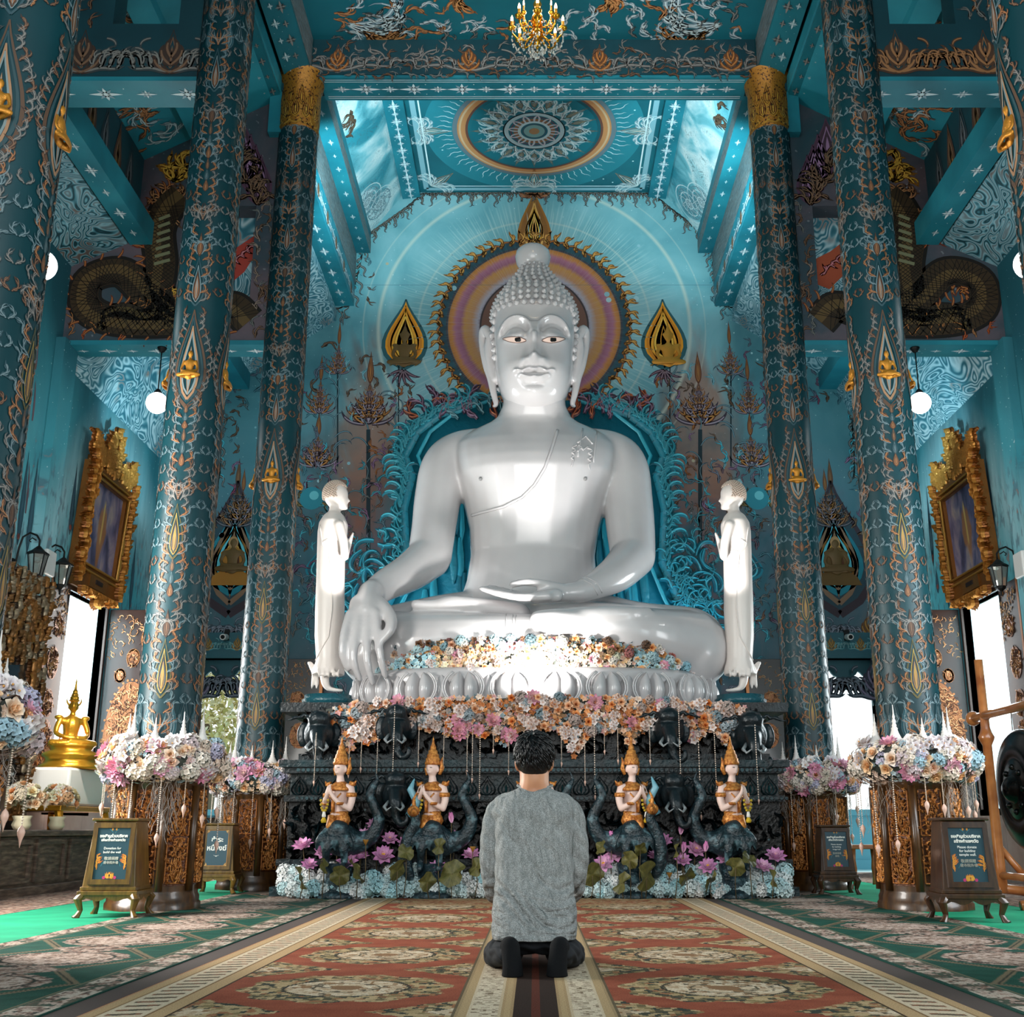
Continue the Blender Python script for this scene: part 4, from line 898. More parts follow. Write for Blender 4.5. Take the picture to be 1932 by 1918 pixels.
for (s, Yc, nm) in ((-1, Y0, 'nearest left'), (-1, Y1, 'middle left'), (-1, Y2, 'far left'), (1, Y0, 'nearest right'), (1, Y1, 'middle right'), (1, Y2, 'far right')):
    xc = s*XC
    if Yc == Y1: xc = 3.28 if s > 0 else -3.2
    t = thing('painted_column', f'{nm} dark teal painted column with gold seated monk relief' + (' and gilt capital' if Yc == Y2 else ''), 'column', (xc, Yc, 0))
    place(me_col, 'shaft', t); place(me_ped, 'pedestal', t); place(me_pan, 'carved_panels', t)
    if Yc == Y2: place(me_cap, 'capital', t)
    for a in (0, PI/2, PI, -PI/2):
        R1 = RC*.965; place(me_monk, 'seated_monk_relief', t, (math.sin(a)*R1, -math.cos(a)*R1, 4.67), (0, 0, a), (.23, .18, .29))
    COLS.append((s, Yc, xc, t, nm))

# ------------------------------------------------------------------ silk flowers
m_flower = mat('flower_petals', rough=.65, sheen=.3, fn=lambda: mulc(objcol(), attr('Col'))); m_flw = mat('blossom_mix', rough=.7, fn=lambda: attr('Col'))
def petal(mb, L, W, cup, base, tilt, az, c0, c1, n=4, pointy=False, z0=0., r0=.02, m=0):
    """One cupped petal growing outward; tilt from vertical."""
    V = []; C = []; k = 3; a, b = np.array(lin(c0)), np.array(lin(c1))
    for i in range(n+1):
        t = i/n; w = W*(math.sin(PI*(t*.8+.12))**.8 if not pointy else math.sin(PI*min(1, t*.92+.08))**.9)
        if i == n: w *= .35 if not pointy else .0
        tl = tilt+cup*t; x = r0+L*t*math.sin(tilt+cup*t*.5); z = z0+L*t*math.cos(tilt+cup*t*.5)
        for j in (-1, 0, 1):
            y = j*w*.5; lift = abs(j)*w*.22; V.append(((x-lift*math.cos(tl)), y, z+lift*math.sin(tl))); C.append(a*(1-t)+b*t)
    ca, sa = math.cos(az), math.sin(az); V = [(x*ca-y*sa, x*sa+y*ca, z) for x, y, z in V]
    Fc = [(i*3+j, i*3+j+1, (i+1)*3+j+1, (i+1)*3+j) for i in range(n) for j in range(2)]
    mb.add(V, Fc, m, np.array(C))
def rose_mesh():
    mb = MB()
    for ring, (n, L, W, t, cup) in enumerate(((5, .5, .42, .9, .5), (5, .46, .36, .55, .3), (4, .42, .3, .22, .0), (3, .36, .2, .05, -.2))):
        for i in range(n): petal(mb, L, W, cup, 0, t, 2*PI*i/n+ring*.5, ('d8c0a8', 'e8c8a0', 'f0c090', 'e8b070')[ring], ('ffffff', 'fff4ea', 'ffe8d0', 'ffd8a8')[ring], r0=.03)
    return mb.mesh('rose', m_flower)
def lotus_mesh(name='lotus_bloom', open_=1.):
    mb = MB()
    for ring, (n, L, t) in enumerate(((8, .62, 1.25), (8, .6, .95), (6, .52, .66), (5, .4, .4))):
        for i in range(n): petal(mb, L, .34, -.35 if ring else -.1, 0, t*open_, 2*PI*i/n+ring*.35, 'fffafa', ('da88c2', 'de98cc', 'ecb8da', 'f6d0e6')[ring], 5, True, r0=.05)
    return mb
def orchid_mesh():
    mb = MB(); rr = random.Random(4)
    for q in range(9):
        o = Vector((rr.uniform(-.3, .3), rr.uniform(-.3, .3), rr.uniform(-.1, .35))); tmp = MB()
        for i in range(5): petal(tmp, .26, .22, .3, 0, 1.1, 2*PI*i/5, 'e0d4d8', 'ffffff', 3)
        tmp.ball((0, 0, .06), .04, c=lin('e8b060'), n=6, k=4); e = Euler((rr.uniform(-.9, .9), rr.uniform(-.9, .9), 0)).to_matrix(); e = np.array(e)
        for V, C in zip(tmp.V, tmp.C): pass
        V = np.concatenate(tmp.V) @ e.T+np.array(o); mb.add(V, tmp.F, 0, np.concatenate(tmp.C))
    return mb.mesh('orchid_cluster', m_flower)
def hydrangea_mesh(n=46, name='hydrangea_head', seed=2):
    mb = MB(); rr = random.Random(seed)
    for q in range(n):
        t = (q+.5)/n; ph = math.acos(1-1.75*t); th = q*2.39996; N = Vector((math.sin(ph)*math.cos(th), math.sin(ph)*math.sin(th), math.cos(ph))); p = N*.45*rr.uniform(.88, 1.08)
        U = N.orthogonal().normalized(); W = N.cross(U); a0 = rr.random()*PI; s = .155*rr.uniform(.8, 1.2); v = .78+.22*rr.random()
        for k in range(4):
            a = a0+k*PI/2; d = U*math.cos(a)+W*math.sin(a); e = U*math.cos(a+.75)+W*math.sin(a+.75); f = U*math.cos(a-.75)+W*math.sin(a-.75)
            mb.add([tuple(p), tuple(p+f*s*.7+N*.02), tuple(p+d*s+N*.05), tuple(p+e*s*.7+N*.02)], [(0, 1, 2, 3)], 0, np.array([(.55*v, .55*v, .5*v, 1)]+[(v, v, v, 1)]*3))
    mb.ball((0, 0, 0), .38, c=(.25, .3, .28, 1), n=8, k=6)
    return mb.mesh(name, m_flower)
me_rose, me_orchid, me_hyd = rose_mesh(), orchid_mesh(), hydrangea_mesh()
me_lotusw = lotus_mesh(); me_lotusw = me_lotusw.mesh('lotus_bloom', m_flower)
FCOL = {'rose': ['f8dcb8', 'fae8d4', 'f4cca4', 'f9eee4', 'f4d6c8', 'f6dab4'], 'lotus_bloom': ['fbdcd8', 'f8ccd0', 'fdeee8'], 'orchid_cluster': ['f4efec', 'f7f2ee', 'efe8ea'], 'hydrangea_head': ['b8d0de', 'c9c4e0', 'efd9c8', 'f0dccc', 'a9cbdc', 'e8d2d8', 'f4e6da']}
FME = {'rose': me_rose, 'lotus_bloom': me_lotusw, 'orchid_cluster': me_orchid, 'hydrangea_head': me_hyd}
def small_blossoms(mb, p, N, s, col, rr):
    U = N.orthogonal().normalized(); W = N.cross(U); c = np.array(lin(col)); a0 = rr.random()*6
    V = [tuple(p)]; n = 5; C = [c*np.array((.8, .7, .55, 1))]
    for k in range(n*2):
        a = a0+k*PI/n; V.append(tuple(p+(U*math.cos(a)+W*math.sin(a))*s*(1 if k % 2 else .62)+N*s*.25)); C.append(c)
    mb.add(V, [(0, 1+2*k, 1+(2*k+1) % (2*n), 1+(2*k+2) % (2*n)) for k in range(n)], 0, np.array(C))
BEAD = MB()
for i in range(30): BEAD.ball((0, 0, -i/30-.015), (.006, .006, .013), n=6, k=4)
me_bead = BEAD.mesh('beads', mat('pearl_beads', 'e3cdbb', .35))
dm = MB().lathe([(.002, -.19), (.009, -.15), (.016, -.12), (.03, -.085), (.034, -.06), (.024, -.03), (.008, -.01), (.004, .0)], 8); me_drop = dm.mesh('drop', mat('pink_drop', 'dfb6a4', .4))
def bead_string(loc, L, label, group, sc=1.):
    t = thing('bead_string', label, 'bead string', loc, 0, group)
    place(me_bead, 'beads', t, (0, 0, 0), scale=(1, 1, L)); place(me_drop, 'drop_pendant', t, (0, 0, -L), scale=sc*.62); return t
fin = MB().lathe([(.085, 0), (.082, .02), (.055, .06), (.036, .11), (.026, .15), (.03, .16), (.018, .18), (.022, .195), (.013, .22), (.018, .24), (.009, .27), (.013, .285), (.006, .32), (.003, .42)], 14)
me_fin = fin.mesh('spire_finial', mat('white_plaster', 'e9e2dc', .5))
def garland_ring(s, Yc, xc, nm, full):
    rr = random.Random(int(Yc*10)+s); zc, R, rt = 1.2, .345, .165
    g = thing('flower_garland', f'pastel silk flower garland ringing the {nm} column above its carved pedestal', 'flower garland', (xc, Yc, zc))
    fb = MB(); n = 1500 if full else 600
    fb.tube([(R*math.cos(a), R*math.sin(a), 0) for a in np.linspace(0, 2*PI, 25)], rt*.8, 8, c=lin('5a6058'), caps=False)
    pal = ['f0d8c8', 'e8d0c4', 'b9d0de', 'c9c4de', 'f4e8de', 'f0c8a8', 'a8c8d8', 'e4c0c0', 'efe4e4']
    for q in range(n):
        a, b = rr.random()*2*PI, rr.uniform(-2.2, 2.4); N = Vector((math.cos(a)*math.cos(b), math.sin(a)*math.cos(b), math.sin(b)))
        p = Vector((R*math.cos(a), R*math.sin(a), 0))+N*rt*rr.uniform(.85, 1.12); k = int((a*3+b*1.5+rr.random()*1.2)) % len(pal)
        small_blossoms(fb, p, N, rr.uniform(.015, .03), pal[k], rr)
    o = fb.build('small_blossoms', m_flw, g); o['kind'] = 'stuff'
    for q in range(88 if full else 40):
        a = 2*PI*q/(88 if full else 40)*5.0+rr.uniform(-.1, .1) if full else rr.random()*2*PI
        a = -PI/2+rr.gauss(0, 1.15) if full else a; b = rr.uniform(-.9, 1.3); N = Vector((math.cos(a)*math.cos(b), math.sin(a)*math.cos(b), math.sin(b)))
        p = Vector((R*math.cos(a), R*math.sin(a), 0))+N*(rt*.93)
        k = rr.choices(list(FME), (5, 1.3, 3 if b > .1 else 1.2, 4))[0]; sz = {'rose': .13, 'lotus_bloom': .15, 'orchid_cluster': .16, 'hydrangea_head': .15}[k]*rr.uniform(.8, 1.2)
        place(FME[k], k, g, p, N.to_track_quat('Z', 'Y').to_euler(), sz, rr.choice(FCOL[k]))
    ms = MB()
    for q in range(9 if full else 4):
        a = -PI/2+rr.uniform(-1.7, 1.7); L = rr.uniform(.25, .6)
        for w in range(12):
            x, y = (R+.06)*math.cos(a)+rr.gauss(0, .022), (R+.06)*math.sin(a)+rr.gauss(0, .022); P = []
            z = -.1-rr.random()*L*.5
            for _ in range(5): P.append((x, y, z)); x += rr.gauss(0, .02); y += rr.gauss(0, .02); z -= L*.12
            ms.tube(P, .0016, 3, caps=False)
    o = ms.build('hanging_moss', mat('pale_moss', '9a9088', .9), g); o['kind'] = 'stuff'
    nf = 7 if full else 3
    side = {'left': 'left', 'right': 'right'}[nm.split()[1]]
    for q in range(nf):
        a = -PI/2+(q-(nf-1)/2)*.72; t = place(me_fin, 'spire_finial', None, (xc+(R*.93)*math.cos(a), Yc+(R*.93)*math.sin(a), zc+rt*.9), (0, 0, 0), (.95, .95, .5+.14*((q*7) % 3)))
        tag(t, f'white plaster spire on the {nm} column garland, {ordn(q+1)} from the left', 'stupa finial', f'white spires on the {nm} garland')
    for q in range(10 if full else 4):
        a = -PI/2+(q-4.5)*.42+rr.uniform(-.1, .1); bead_string((xc+(R+rt*.85)*math.cos(a), Yc+(R+rt*.85)*math.sin(a), zc-.08), rr.uniform(.2, .62), f'bead string with a pale drop under the {nm} garland, {ordn(q+1)} from the left', f'bead strings under the {nm} garland')
for (s, Yc, xc, t, nm) in COLS:
    if Yc == Y0 and s > 0: continue      # wholly outside the frame
    garland_ring(s, Yc, xc, nm, Yc != Y0 or s < 0)

# ------------------------------------------------------------------ donation boxes
def text(body, size, loc, parent, col, name='lettering', rot=(PI/2, 0, 0), ext=.0008, bold=0., sp=1.):
    c = bpy.data.curves.new(name, 'FONT'); c.body = body; c.size = size; c.align_x = 'CENTER'; c.align_y = 'CENTER'; c.extrude = ext; c.offset = bold; c.space_line = sp
    o = bpy.data.objects.new(name, c); COL.objects.link(o); o.parent = parent; o.location = loc; o.rotation_euler = rot
    c.materials.append(mat('ink_'+col, col, .6)); dg = bpy.context.evaluated_depsgraph_get(); me = bpy.data.meshes.new_from_object(o.evaluated_get(dg)); bpy.data.objects.remove(o)
    return place(me, name, parent, loc, rot)
m_box = mat('brass_brown_wood', rough=.33, fn=lambda: ramp(noise(vec(coords()[0]*10., coords()[1]*10., coords()[2]*2.), 3, 3), [(.3, '4a3210'), (.7, '7a5a20')]), coat=.4)
m_box2 = mat('dark_teak', rough=.33, fn=lambda: ramp(noise(vec(coords()[0]*10., coords()[1]*10., coords()[2]*2.), 3, 3), [(.3, '2a160a'), (.7, '4e3016')]), coat=.4)
def donation_box(loc, rz, label, m, lines, W=.36, H=.74, sc=1., style=0):
    t = thing('donation_box', label, 'donation box', loc, rz); t.scale = (sc,)*3
    wb, wt, z0, z1 = W*.5*1.12, W*.5*.88, .2, H-.03; mb = MB()
    mb.add([(-wb, -wb, z0), (wb, -wb, z0), (wb, wb, z0), (-wb, wb, z0), (-wt, -wt, z1), (wt, -wt, z1), (wt, wt, z1), (-wt, wt, z1)], [(0, 3, 2, 1), (4, 5, 6, 7), (0, 1, 5, 4), (1, 2, 6, 5), (2, 3, 7, 6), (3, 0, 4, 7)])
    bev(mb.build('body', m, t), .008); b = wb*1.12
    bev(MB().box((-wt*1.13, -wt*1.13, z1), (wt*1.13, wt*1.13, z1+.022)).build('lid', m, t), .007)
    mb = MB(); mb.box((-b, -b, z0-.035), (b, b, z0)); mb.box((-b*.93, -b*.93, z0), (b*.93, b*.93, z0+.03))
    for s in (0, 1, 2, 3):
        V = []; n = 14
        for i in range(n+1):
            u = -1+2*i/n; d = .012+.028*abs(math.sin(u*PI*1.5)); V += [(u*b*.96, -b*.96, z0-.03), (u*b*.96, -b*.96, z0-.035-d)]
        ca, sa = math.cos(s*PI/2), math.sin(s*PI/2); V = [(x*ca-y*sa, x*sa+y*ca, z) for x, y, z in V]; mb.add(V, [(2*i, 2*i+1, 2*i+3, 2*i+2) for i in range(n)])
    bev(mb.build('base_frame', m, t), .006)
    for sx in (-1, 1):
        for sy in (-1, 1):
            bev(MB().tube([(sx*b*.82, sy*b*.82, z0-.02), (sx*b*.96, sy*b*.96, z0-.06), (sx*b*.86, sy*b*.86, .06), (sx*b*.93, sy*b*.93, .02), (sx*b*.99, sy*b*.99, 0)], [.036, .034, .02, .024, .03], 8).build('leg', m, t, True), .002)
    tilt = math.atan2(wb-wt, z1-z0); f = thing('notice_panel', None, None, (0, -(wb+wt)/2-.004, (z0+z1)/2+.015)); del_ = f.pop('x', None)
    f.parent = t; f.rotation_euler = (-tilt, 0, 0); pw, ph = wt*.78, (z1-z0)*.37
    mb = MB().box((-pw, -.006, -ph), (pw, .004, ph), 0); on = Orn(plane((0, -.007, 0), (1, 0, 0), (0, 0, 1), (0, -1, 0)), h=.0008); on.mb = mb; on.m = 1
    for (x0, z0_, x1, z1_) in ((-pw*1.28, -ph*1.2, -pw, ph*1.2), (pw, -ph*1.2, pw*1.28, ph*1.2), (-pw, ph, pw, ph*1.2), (-pw, -ph*1.2, pw, -ph)): mb.box((x0, -.016, z0_), (x1, .01, z1_), 2)
    if style == 0:
        for s in (-1, 1):
            for k in range(5): on.kranok(s*pw*.84, -ph*(.62-.1*k), PI/2+s*(.1), ph*(.5-.05*k), s, ('d9742c', 'f2b04c'), .009, 3, rnd)
            for k in range(4): on.kranok(s*.004, -ph*.96, PI/2-s*(.1+.3*k), ph*.3, s, ('e08a2c', 'f4b64c'), .012, 1, rnd)
            on.disc(s*pw*.33, -ph*.93, .012, 'b83a70', 8); on.curl(s*pw*.3, ph*.96, PI/2+s*2.2, .05, .004, s*.6, '3f8796')
            on.bud(s*pw*.12, ph*.9, ph*.14, .007, ('d99a3c', 'f0c06c'), fill='c0642c')
        on.ring(0, -ph*.62, pw*.62, .002, '3f98a8', 24, a0=.3, a1=PI-.3)
    else:
        for s in (-1, 1):
            for q in (-1, 1):
                for k in range(3): on.kranok(s*pw*.98, q*ph*.97, (PI if s > 0 else 0)+(.35*k+.1)*(-s*q if False else (s*q))*1., .04, s*q, ('b8803c', 'e8c07c'), .006, 2, rnd)
            on.line([(s*pw*.97, -ph), (s*pw*.97, ph)], .005, 'b8803c'); on.line([(-pw, s*ph*.98), (pw, s*ph*.98)], .005, 'b8803c')
        on.curl(-.002, -ph*.45, PI*.95, .03, .003, -1, 'e8e4dc'); on.curl(.002, -ph*.45, .05*PI, .03, .003, 1, 'e8e4dc'); on.disc(0, -ph*.45, .006, 'e8e4dc')
    mb.build('notice_board', [mat('notice_blue', '17404e' if style == 0 else '1c6470', .5), paint, m], f)
    for (body, size, z, bold, col) in lines: text(body, size*pw*2, (0, -.0085, z*ph), f, col, bold=bold)
    return t
TH1 = 'ขอเชิญร่วมบริจาค'
donation_box((-3.24, 9.3, 0), .05, 'brown footed donation box reading Donation for build the wall, beside the middle left column', m_box,
    [(TH1, .12, .68, .0012, 'f2f0e8'), ('เพื่อสร้างกำแพงวัด', .1, .52, .0009, 'f2f0e8'), ('Donation for', .1, .2, .0003, 'e8e8e4'), ('build the wall', .1, .05, .0003, 'e8e8e4'), ('敬請捐贈', .11, -.2, .0002, 'c8c4b8'), ('建寺院外墙', .09, -.36, .0002, 'c8c4b8')])
donation_box((-3.33, 12.62, 0), .05, 'brown footed donation box with a teal notice in white lettering by the far left column', m_box,
    [('ชำระ', .3, .45, .0015, 'f2f0e8'), ('หนี้สงฆ์', .3, -.02, .0015, 'f2f0e8')], W=.34, H=.72, style=1)
donation_box((3.13, 12.45, 0), -.05, 'dark teak donation box with a small blue notice by the far right column', m_box2,
    [(TH1, .12, .68, .001, 'f2f0e8'), ('เพื่อสร้างวิหารพระ', .1, .52, .001, 'f2f0e8'), ('Please donate', .09, .27, .0002, 'e8e8e4'), ('for building', .09, .13, .0002, 'e8e8e4'), ('image hall.', .09, -.01, .0002, 'e8e8e4'), ('敬請捐贈', .1, -.24, .0002, 'a8a498'), ('佛殿', .1, -.4, .0002, 'a8a498')], W=.32, H=.7)
donation_box((3.17, 8.85, 0), -.1, 'dark teak donation box reading Please donate for building temple wall, beside the middle right column', m_box2,
    [(TH1, .12, .68, .0012, 'f2f0e8'), ('สร้างกำแพงวัด', .12, .5, .0012, 'f2f0e8'), ('Please donate', .1, .28, .0003, 'e8e8e4'), ('for building', .1, .14, .0003, 'e8e8e4'), ('temple wall.', .1, 0, .0003, 'e8e8e4'), ('敬請捐贈', .11, -.24, .0002, 'a8a498'), ('建寺院外墙', .1, -.4, .0002, 'a8a498')])
# ------------------------------------------------------------------ great seated white statue
from mathutils.bvhtree import BVHTree
m_white = mat('glossy_white_paint', rough=.2, spec=.55, coat=.35, fn=lambda: ramp(noise(vec(*coords()), 1.5, 3), [(.3, 'b9b5b6'), (.7, 'c6c2c2')]))
def B(px, py, Y, rpx): p = PY(px, py, Y); return (p.x, p.y, p.z, rpx*MPP(p))
def loft(mb, secs, n=28, pw=2.3):
    """secs: (xl px, xr px, py, Y centre, half depth m) stacked into one smooth body"""
    R = []
    for xl, xr, py, Y, d in secs:
        a, b = PY(xl, py, Y), PY(xr, py, Y); R.append(((a.x+b.x)/2, Y, a.z, (b.x-a.x)/2, d))
    V = []
    for cx, cy, cz, w, d in R:
        for j in range(n):
            t = 2*PI*j/n; c, s = math.cos(t), math.sin(t); V.append((cx+w*math.copysign(abs(c)**(2/pw), c), cy+d*math.copysign(abs(s)**(2/pw), s), cz))
    k = len(R); mb.add(V, [(i*n+j, i*n+(j+1) % n, (i+1)*n+(j+1) % n, (i+1)*n+j) for i in range(k-1) for j in range(n)]+[tuple(range(n-1, -1, -1)), tuple((k-1)*n+j for j in range(n))])
mb = MB(); ch = lambda *p, n=20: chain(mb, [B(*q) for q in p], n, 6)
loft(mb, [(862, 1140, 1165, 14.75, .85), (866, 1134, 1140, 14.8, .8), (880, 1127, 1100, 14.85, .72), (888, 1122, 1050, 14.9, .64), (886, 1130, 1000, 14.9, .66), (872, 1148, 940, 14.9, .74), (860, 1162, 905, 14.9, .79), (856, 1166, 885, 14.92, .77), (853, 1169, 866, 14.94, .72), (855, 1165, 848, 14.95, .65), (868, 1152, 833, 14.96, .57), (892, 1126, 818, 14.96, .49), (918, 1098, 806, 14.95, .44), (936, 1080, 794, 14.9, .41), (948, 1068, 770, 14.85, .4), (952, 1064, 735, 14.82, .4)])
ch((930, 835, 14.95, 30), (870, 850, 14.95, 38), (838, 880, 14.9, 43), (826, 940, 14.8, 44), (818, 1000, 14.65, 42), (811, 1050, 14.45, 42))
ch((811, 1050, 14.45, 42), (775, 1078, 14.15, 37), (725, 1105, 13.75, 30), (700, 1125, 13.5, 26))
ch((1085, 835, 14.95, 30), (1150, 850, 14.95, 38), (1178, 880, 14.9, 44), (1184, 940, 14.8, 47), (1190, 1000, 14.65, 46), (1194, 1048, 14.45, 43))
ch((1196, 1048, 14.45, 42), (1165, 1080, 14.05, 36), (1125, 1103, 13.75, 27), (1090, 1117, 13.6, 21))
# crossed legs
ch((930, 1160, 14.7, 52), (830, 1180, 14.3, 58), (732, 1216, 13.95, 72), (712, 1226, 13.85, 72))
ch((715, 1218, 13.8, 66), (800, 1212, 13.55, 58), (900, 1206, 13.4, 50), (1010, 1204, 13.4, 46), (1100, 1210, 13.5, 40))
ch((1090, 1160, 14.7, 52), (1190, 1190, 14.3, 58), (1286, 1218, 13.95, 76), (1304, 1226, 13.85, 75))
ch((1305, 1218, 13.8, 68), (1230, 1200, 13.45, 54), (1150, 1188, 13.3, 44), (1060, 1176, 13.25, 32))
ch((1110, 1170, 13.1, 22), (1050, 1172, 13.0, 25), (1018, 1170, 13.0, 20)); ch((1060, 1168, 13.05, 22), (1140, 1160, 13.1, 18), (1195, 1158, 13.15, 14), (1222, 1153, 13.2, 9))
ch((784, 1140, 13.5, 10), (820, 1142, 13.5, 12), (855, 1138, 13.5, 16), (910, 1144, 13.55, 16), (980, 1156, 13.7, 20))
loft(mb, [(760, 1260, 1215, 14.2, .6), (790, 1230, 1150, 14.3, .5), (860, 1150, 1140, 14.4, .4)])
# earth-touching hand over the knee
ch((702, 1118, 13.5, 26), (694, 1140, 13.3, 26), (690, 1152, 13.2, 22)); ch((676, 1138, 13.3, 17), (670, 1160, 13.15, 14)); ch((708, 1136, 13.3, 17), (704, 1160, 13.15, 13))
for q in (((660, 1158), (648, 1200), (646, 1234), (656, 1262)), ((677, 1160), (669, 1210), (668, 1248), (679, 1281)), ((694, 1160), (692, 1213), (694, 1252), (703, 1288)), ((709, 1156), (714, 1208), (719, 1244), (727, 1276))):
    ch(*[(x, y, (13.12, 12.98, 12.96, 13.02)[i], (9.5, 8.6, 8.0, 6.5)[i]) for i, (x, y) in enumerate(q)], n=12)
ch((718, 1140, 13.3, 15), (736, 1162, 13.12, 13), (737, 1185, 13.0, 11.5), (722, 1206, 12.98, 9), n=12)
# hand resting palm up in the lap
ch((1095, 1115, 13.6, 20), (1060, 1118, 13.5, 18), (1025, 1122, 13.45, 16)); ch((1050, 1123, 13.35, 13), (1010, 1127, 13.3, 12))
for i in range(4): ch((1035, 1124, 13.25+.11*i, 9), (985, 1126-i, 13.22+.11*i, 8.5), (945, 1120-i*2, 13.25+.11*i, 8), (908+i*5, 1110-i, 13.3+.11*i, 6), n=10)
ch((1062, 1110, 13.45, 10), (1030, 1102, 13.4, 9), (995, 1098, 13.35, 8.5), (966, 1102, 13.35, 7), n=10)
# neck folds
me_body = remesh(mb, .022, 10, 'body'); me_body.materials.append(m_white)
bud = thing('seated_buddha_statue', 'huge glossy white cross-legged statue with one hand over its knee, seated on the flower-strewn altar', 'statue', (0, 14.3, 0))
OFF = Vector((0, -14.3, 0))
def under(o, par=bud): o.parent = par; o.location = OFF; return o
body = under(place(me_body, 'body'))
bvh_body = BVHTree.FromPolygons([v.co for v in me_body.vertices], [tuple(p.vertices) for p in me_body.polygons])
def cast(bvh, px, py, off=.01):
    d = Vector(ray(px, py)).normalized(); h = bvh.ray_cast(Vector((0, 0, CAMH)), d)
    return (h[0]+h[1]*off, h[1]) if h[0] is not None else (None, None)
def trace(bvh, pts, r, sub=6, off=.004, mb=None, n=6):
    """A cord lying on the surface along a drawn line."""
    mb = mb or MB(); P = []
    for a, b in zip(pts, pts[1:]):
        for k in range(sub): t = k/sub; P.append((a[0]*(1-t)+b[0]*t, a[1]*(1-t)+b[1]*t))
    P.append(pts[-1]); Q = [cast(bvh, *p, off)[0] for p in P]; Q = [q for q in Q if q is not None]
    if len(Q) > 2: mb.tube(Q, r, n)
    return mb
mbr = trace(bvh_body, [(1052, 812), (1040, 850), (1028, 882), (1008, 915), (985, 938), (950, 956), (912, 966), (891, 972)], .02, 8, .008)
under(mbr.build('robe_edge', m_white, smooth=True))
mbr = MB()
for pts in ([(1103, 788), (1096, 830), (1090, 862)], [(1128, 792), (1124, 835), (1119, 872)], [(1089, 836), (1105, 823), (1118, 838)], [(1078, 880), (1082, 868), (1078, 864), (1084, 858), (1079, 854), (1086, 849), (1080, 845), (1089, 839)], [(1112, 886), (1110, 876), (1116, 871), (1109, 866), (1117, 860), (1110, 855), (1118, 850), (1108, 845)], [(1092, 840), (1101, 848), (1110, 841)], [(1090, 852), (1096, 845), (1101, 850)]):
    trace(bvh_body, pts, .012, 4, .006, mbr)
under(mbr.build('shoulder_sash', m_white, smooth=True))
mbr = MB()
for pts in ([(955, 1158), (954, 1190)], [(968, 1160), (967, 1192)], [(974, 1160), (973, 1192)], [(1098, 1092), (1118, 1102), (1128, 1122)], [(1106, 1088), (1126, 1098), (1136, 1118)]): trace(bvh_body, pts, .007, 5, .003, mbr)
under(mbr.build('robe_hem', m_white, smooth=True))
mbr = MB()
for px in (907, 1104):
    p, n = cast(bvh_body, px, 903, 0); mbr.ball(p, .028, n=10, k=6)
under(mbr.build('chest_stud', mat('grey_stud', '8a8888', .4), smooth=True))

# ---- head
HY = 14.78; NU, NV = 150, 170
zc = lambda py: PY(1008, py, HY-.45).z
mp = MPP(PY(1008, 650, HY-.4))
pw_ = [(766, 12), (760, 30), (752, 43), (740, 54), (722, 63), (700, 70), (675, 74), (645, 76), (610, 78), (575, 80), (548, 74), (530, 60), (515, 42), (505, 26), (498, 8)]
ZV = np.linspace(zc(767), zc(497), NV); zk = np.array([zc(a) for a, b in pw_]); wk = np.array([b for a, b in pw_])*mp
W = np.interp(ZV, zk, wk)
for _ in range(3): W[1:-1] = (W[:-2]+2*W[1:-1]+W[2:])/4
zn = (ZV-ZV[0])/(ZV[-1]-ZV[0])
FD = .66*np.clip(np.sin(np.pi*np.clip(zn*.82+.1, 0, 1)), .05, 1)**.42*np.interp(W, [0, .1, .42], [.15, .5, 1.]); FD = np.minimum(FD, .62); FD = np.where(zn > .68, np.minimum(FD, W*1.06), FD)
tz = lambda py: zc(py)
def gline(X, Z, pts, s, amp):
    """Smooth ridge along a polyline (px offsets from the face axis)."""
    P = np.array([(x*mp, tz(y)) for x, y in pts]); D = np.full(X.shape, 9.)
    for a, b in zip(P, P[1:]):
        ab = b-a; t = np.clip(((X-a[0])*ab[0]+(Z-a[1])*ab[1])/(ab@ab), 0, 1); D = np.minimum(D, np.hypot(X-a[0]-t*ab[0], Z-a[1]-t*ab[1]))
    return amp*np.exp(-(D/(s*mp))**2)
V = []
TH = np.linspace(0, 2*PI, NU, endpoint=False)
G1 = np.zeros((NV, NU, 3))
for i in range(NV):
    c, s = np.cos(TH), np.sin(TH); dd = np.where(s < 0, FD[i], FD[i]*1.05); e = 2/2.35
    G1[i, :, 0] = W[i]*np.sign(c)*np.abs(c)**e; G1[i, :, 1] = dd*np.sign(s)*np.abs(s)**e; G1[i, :, 2] = ZV[i]
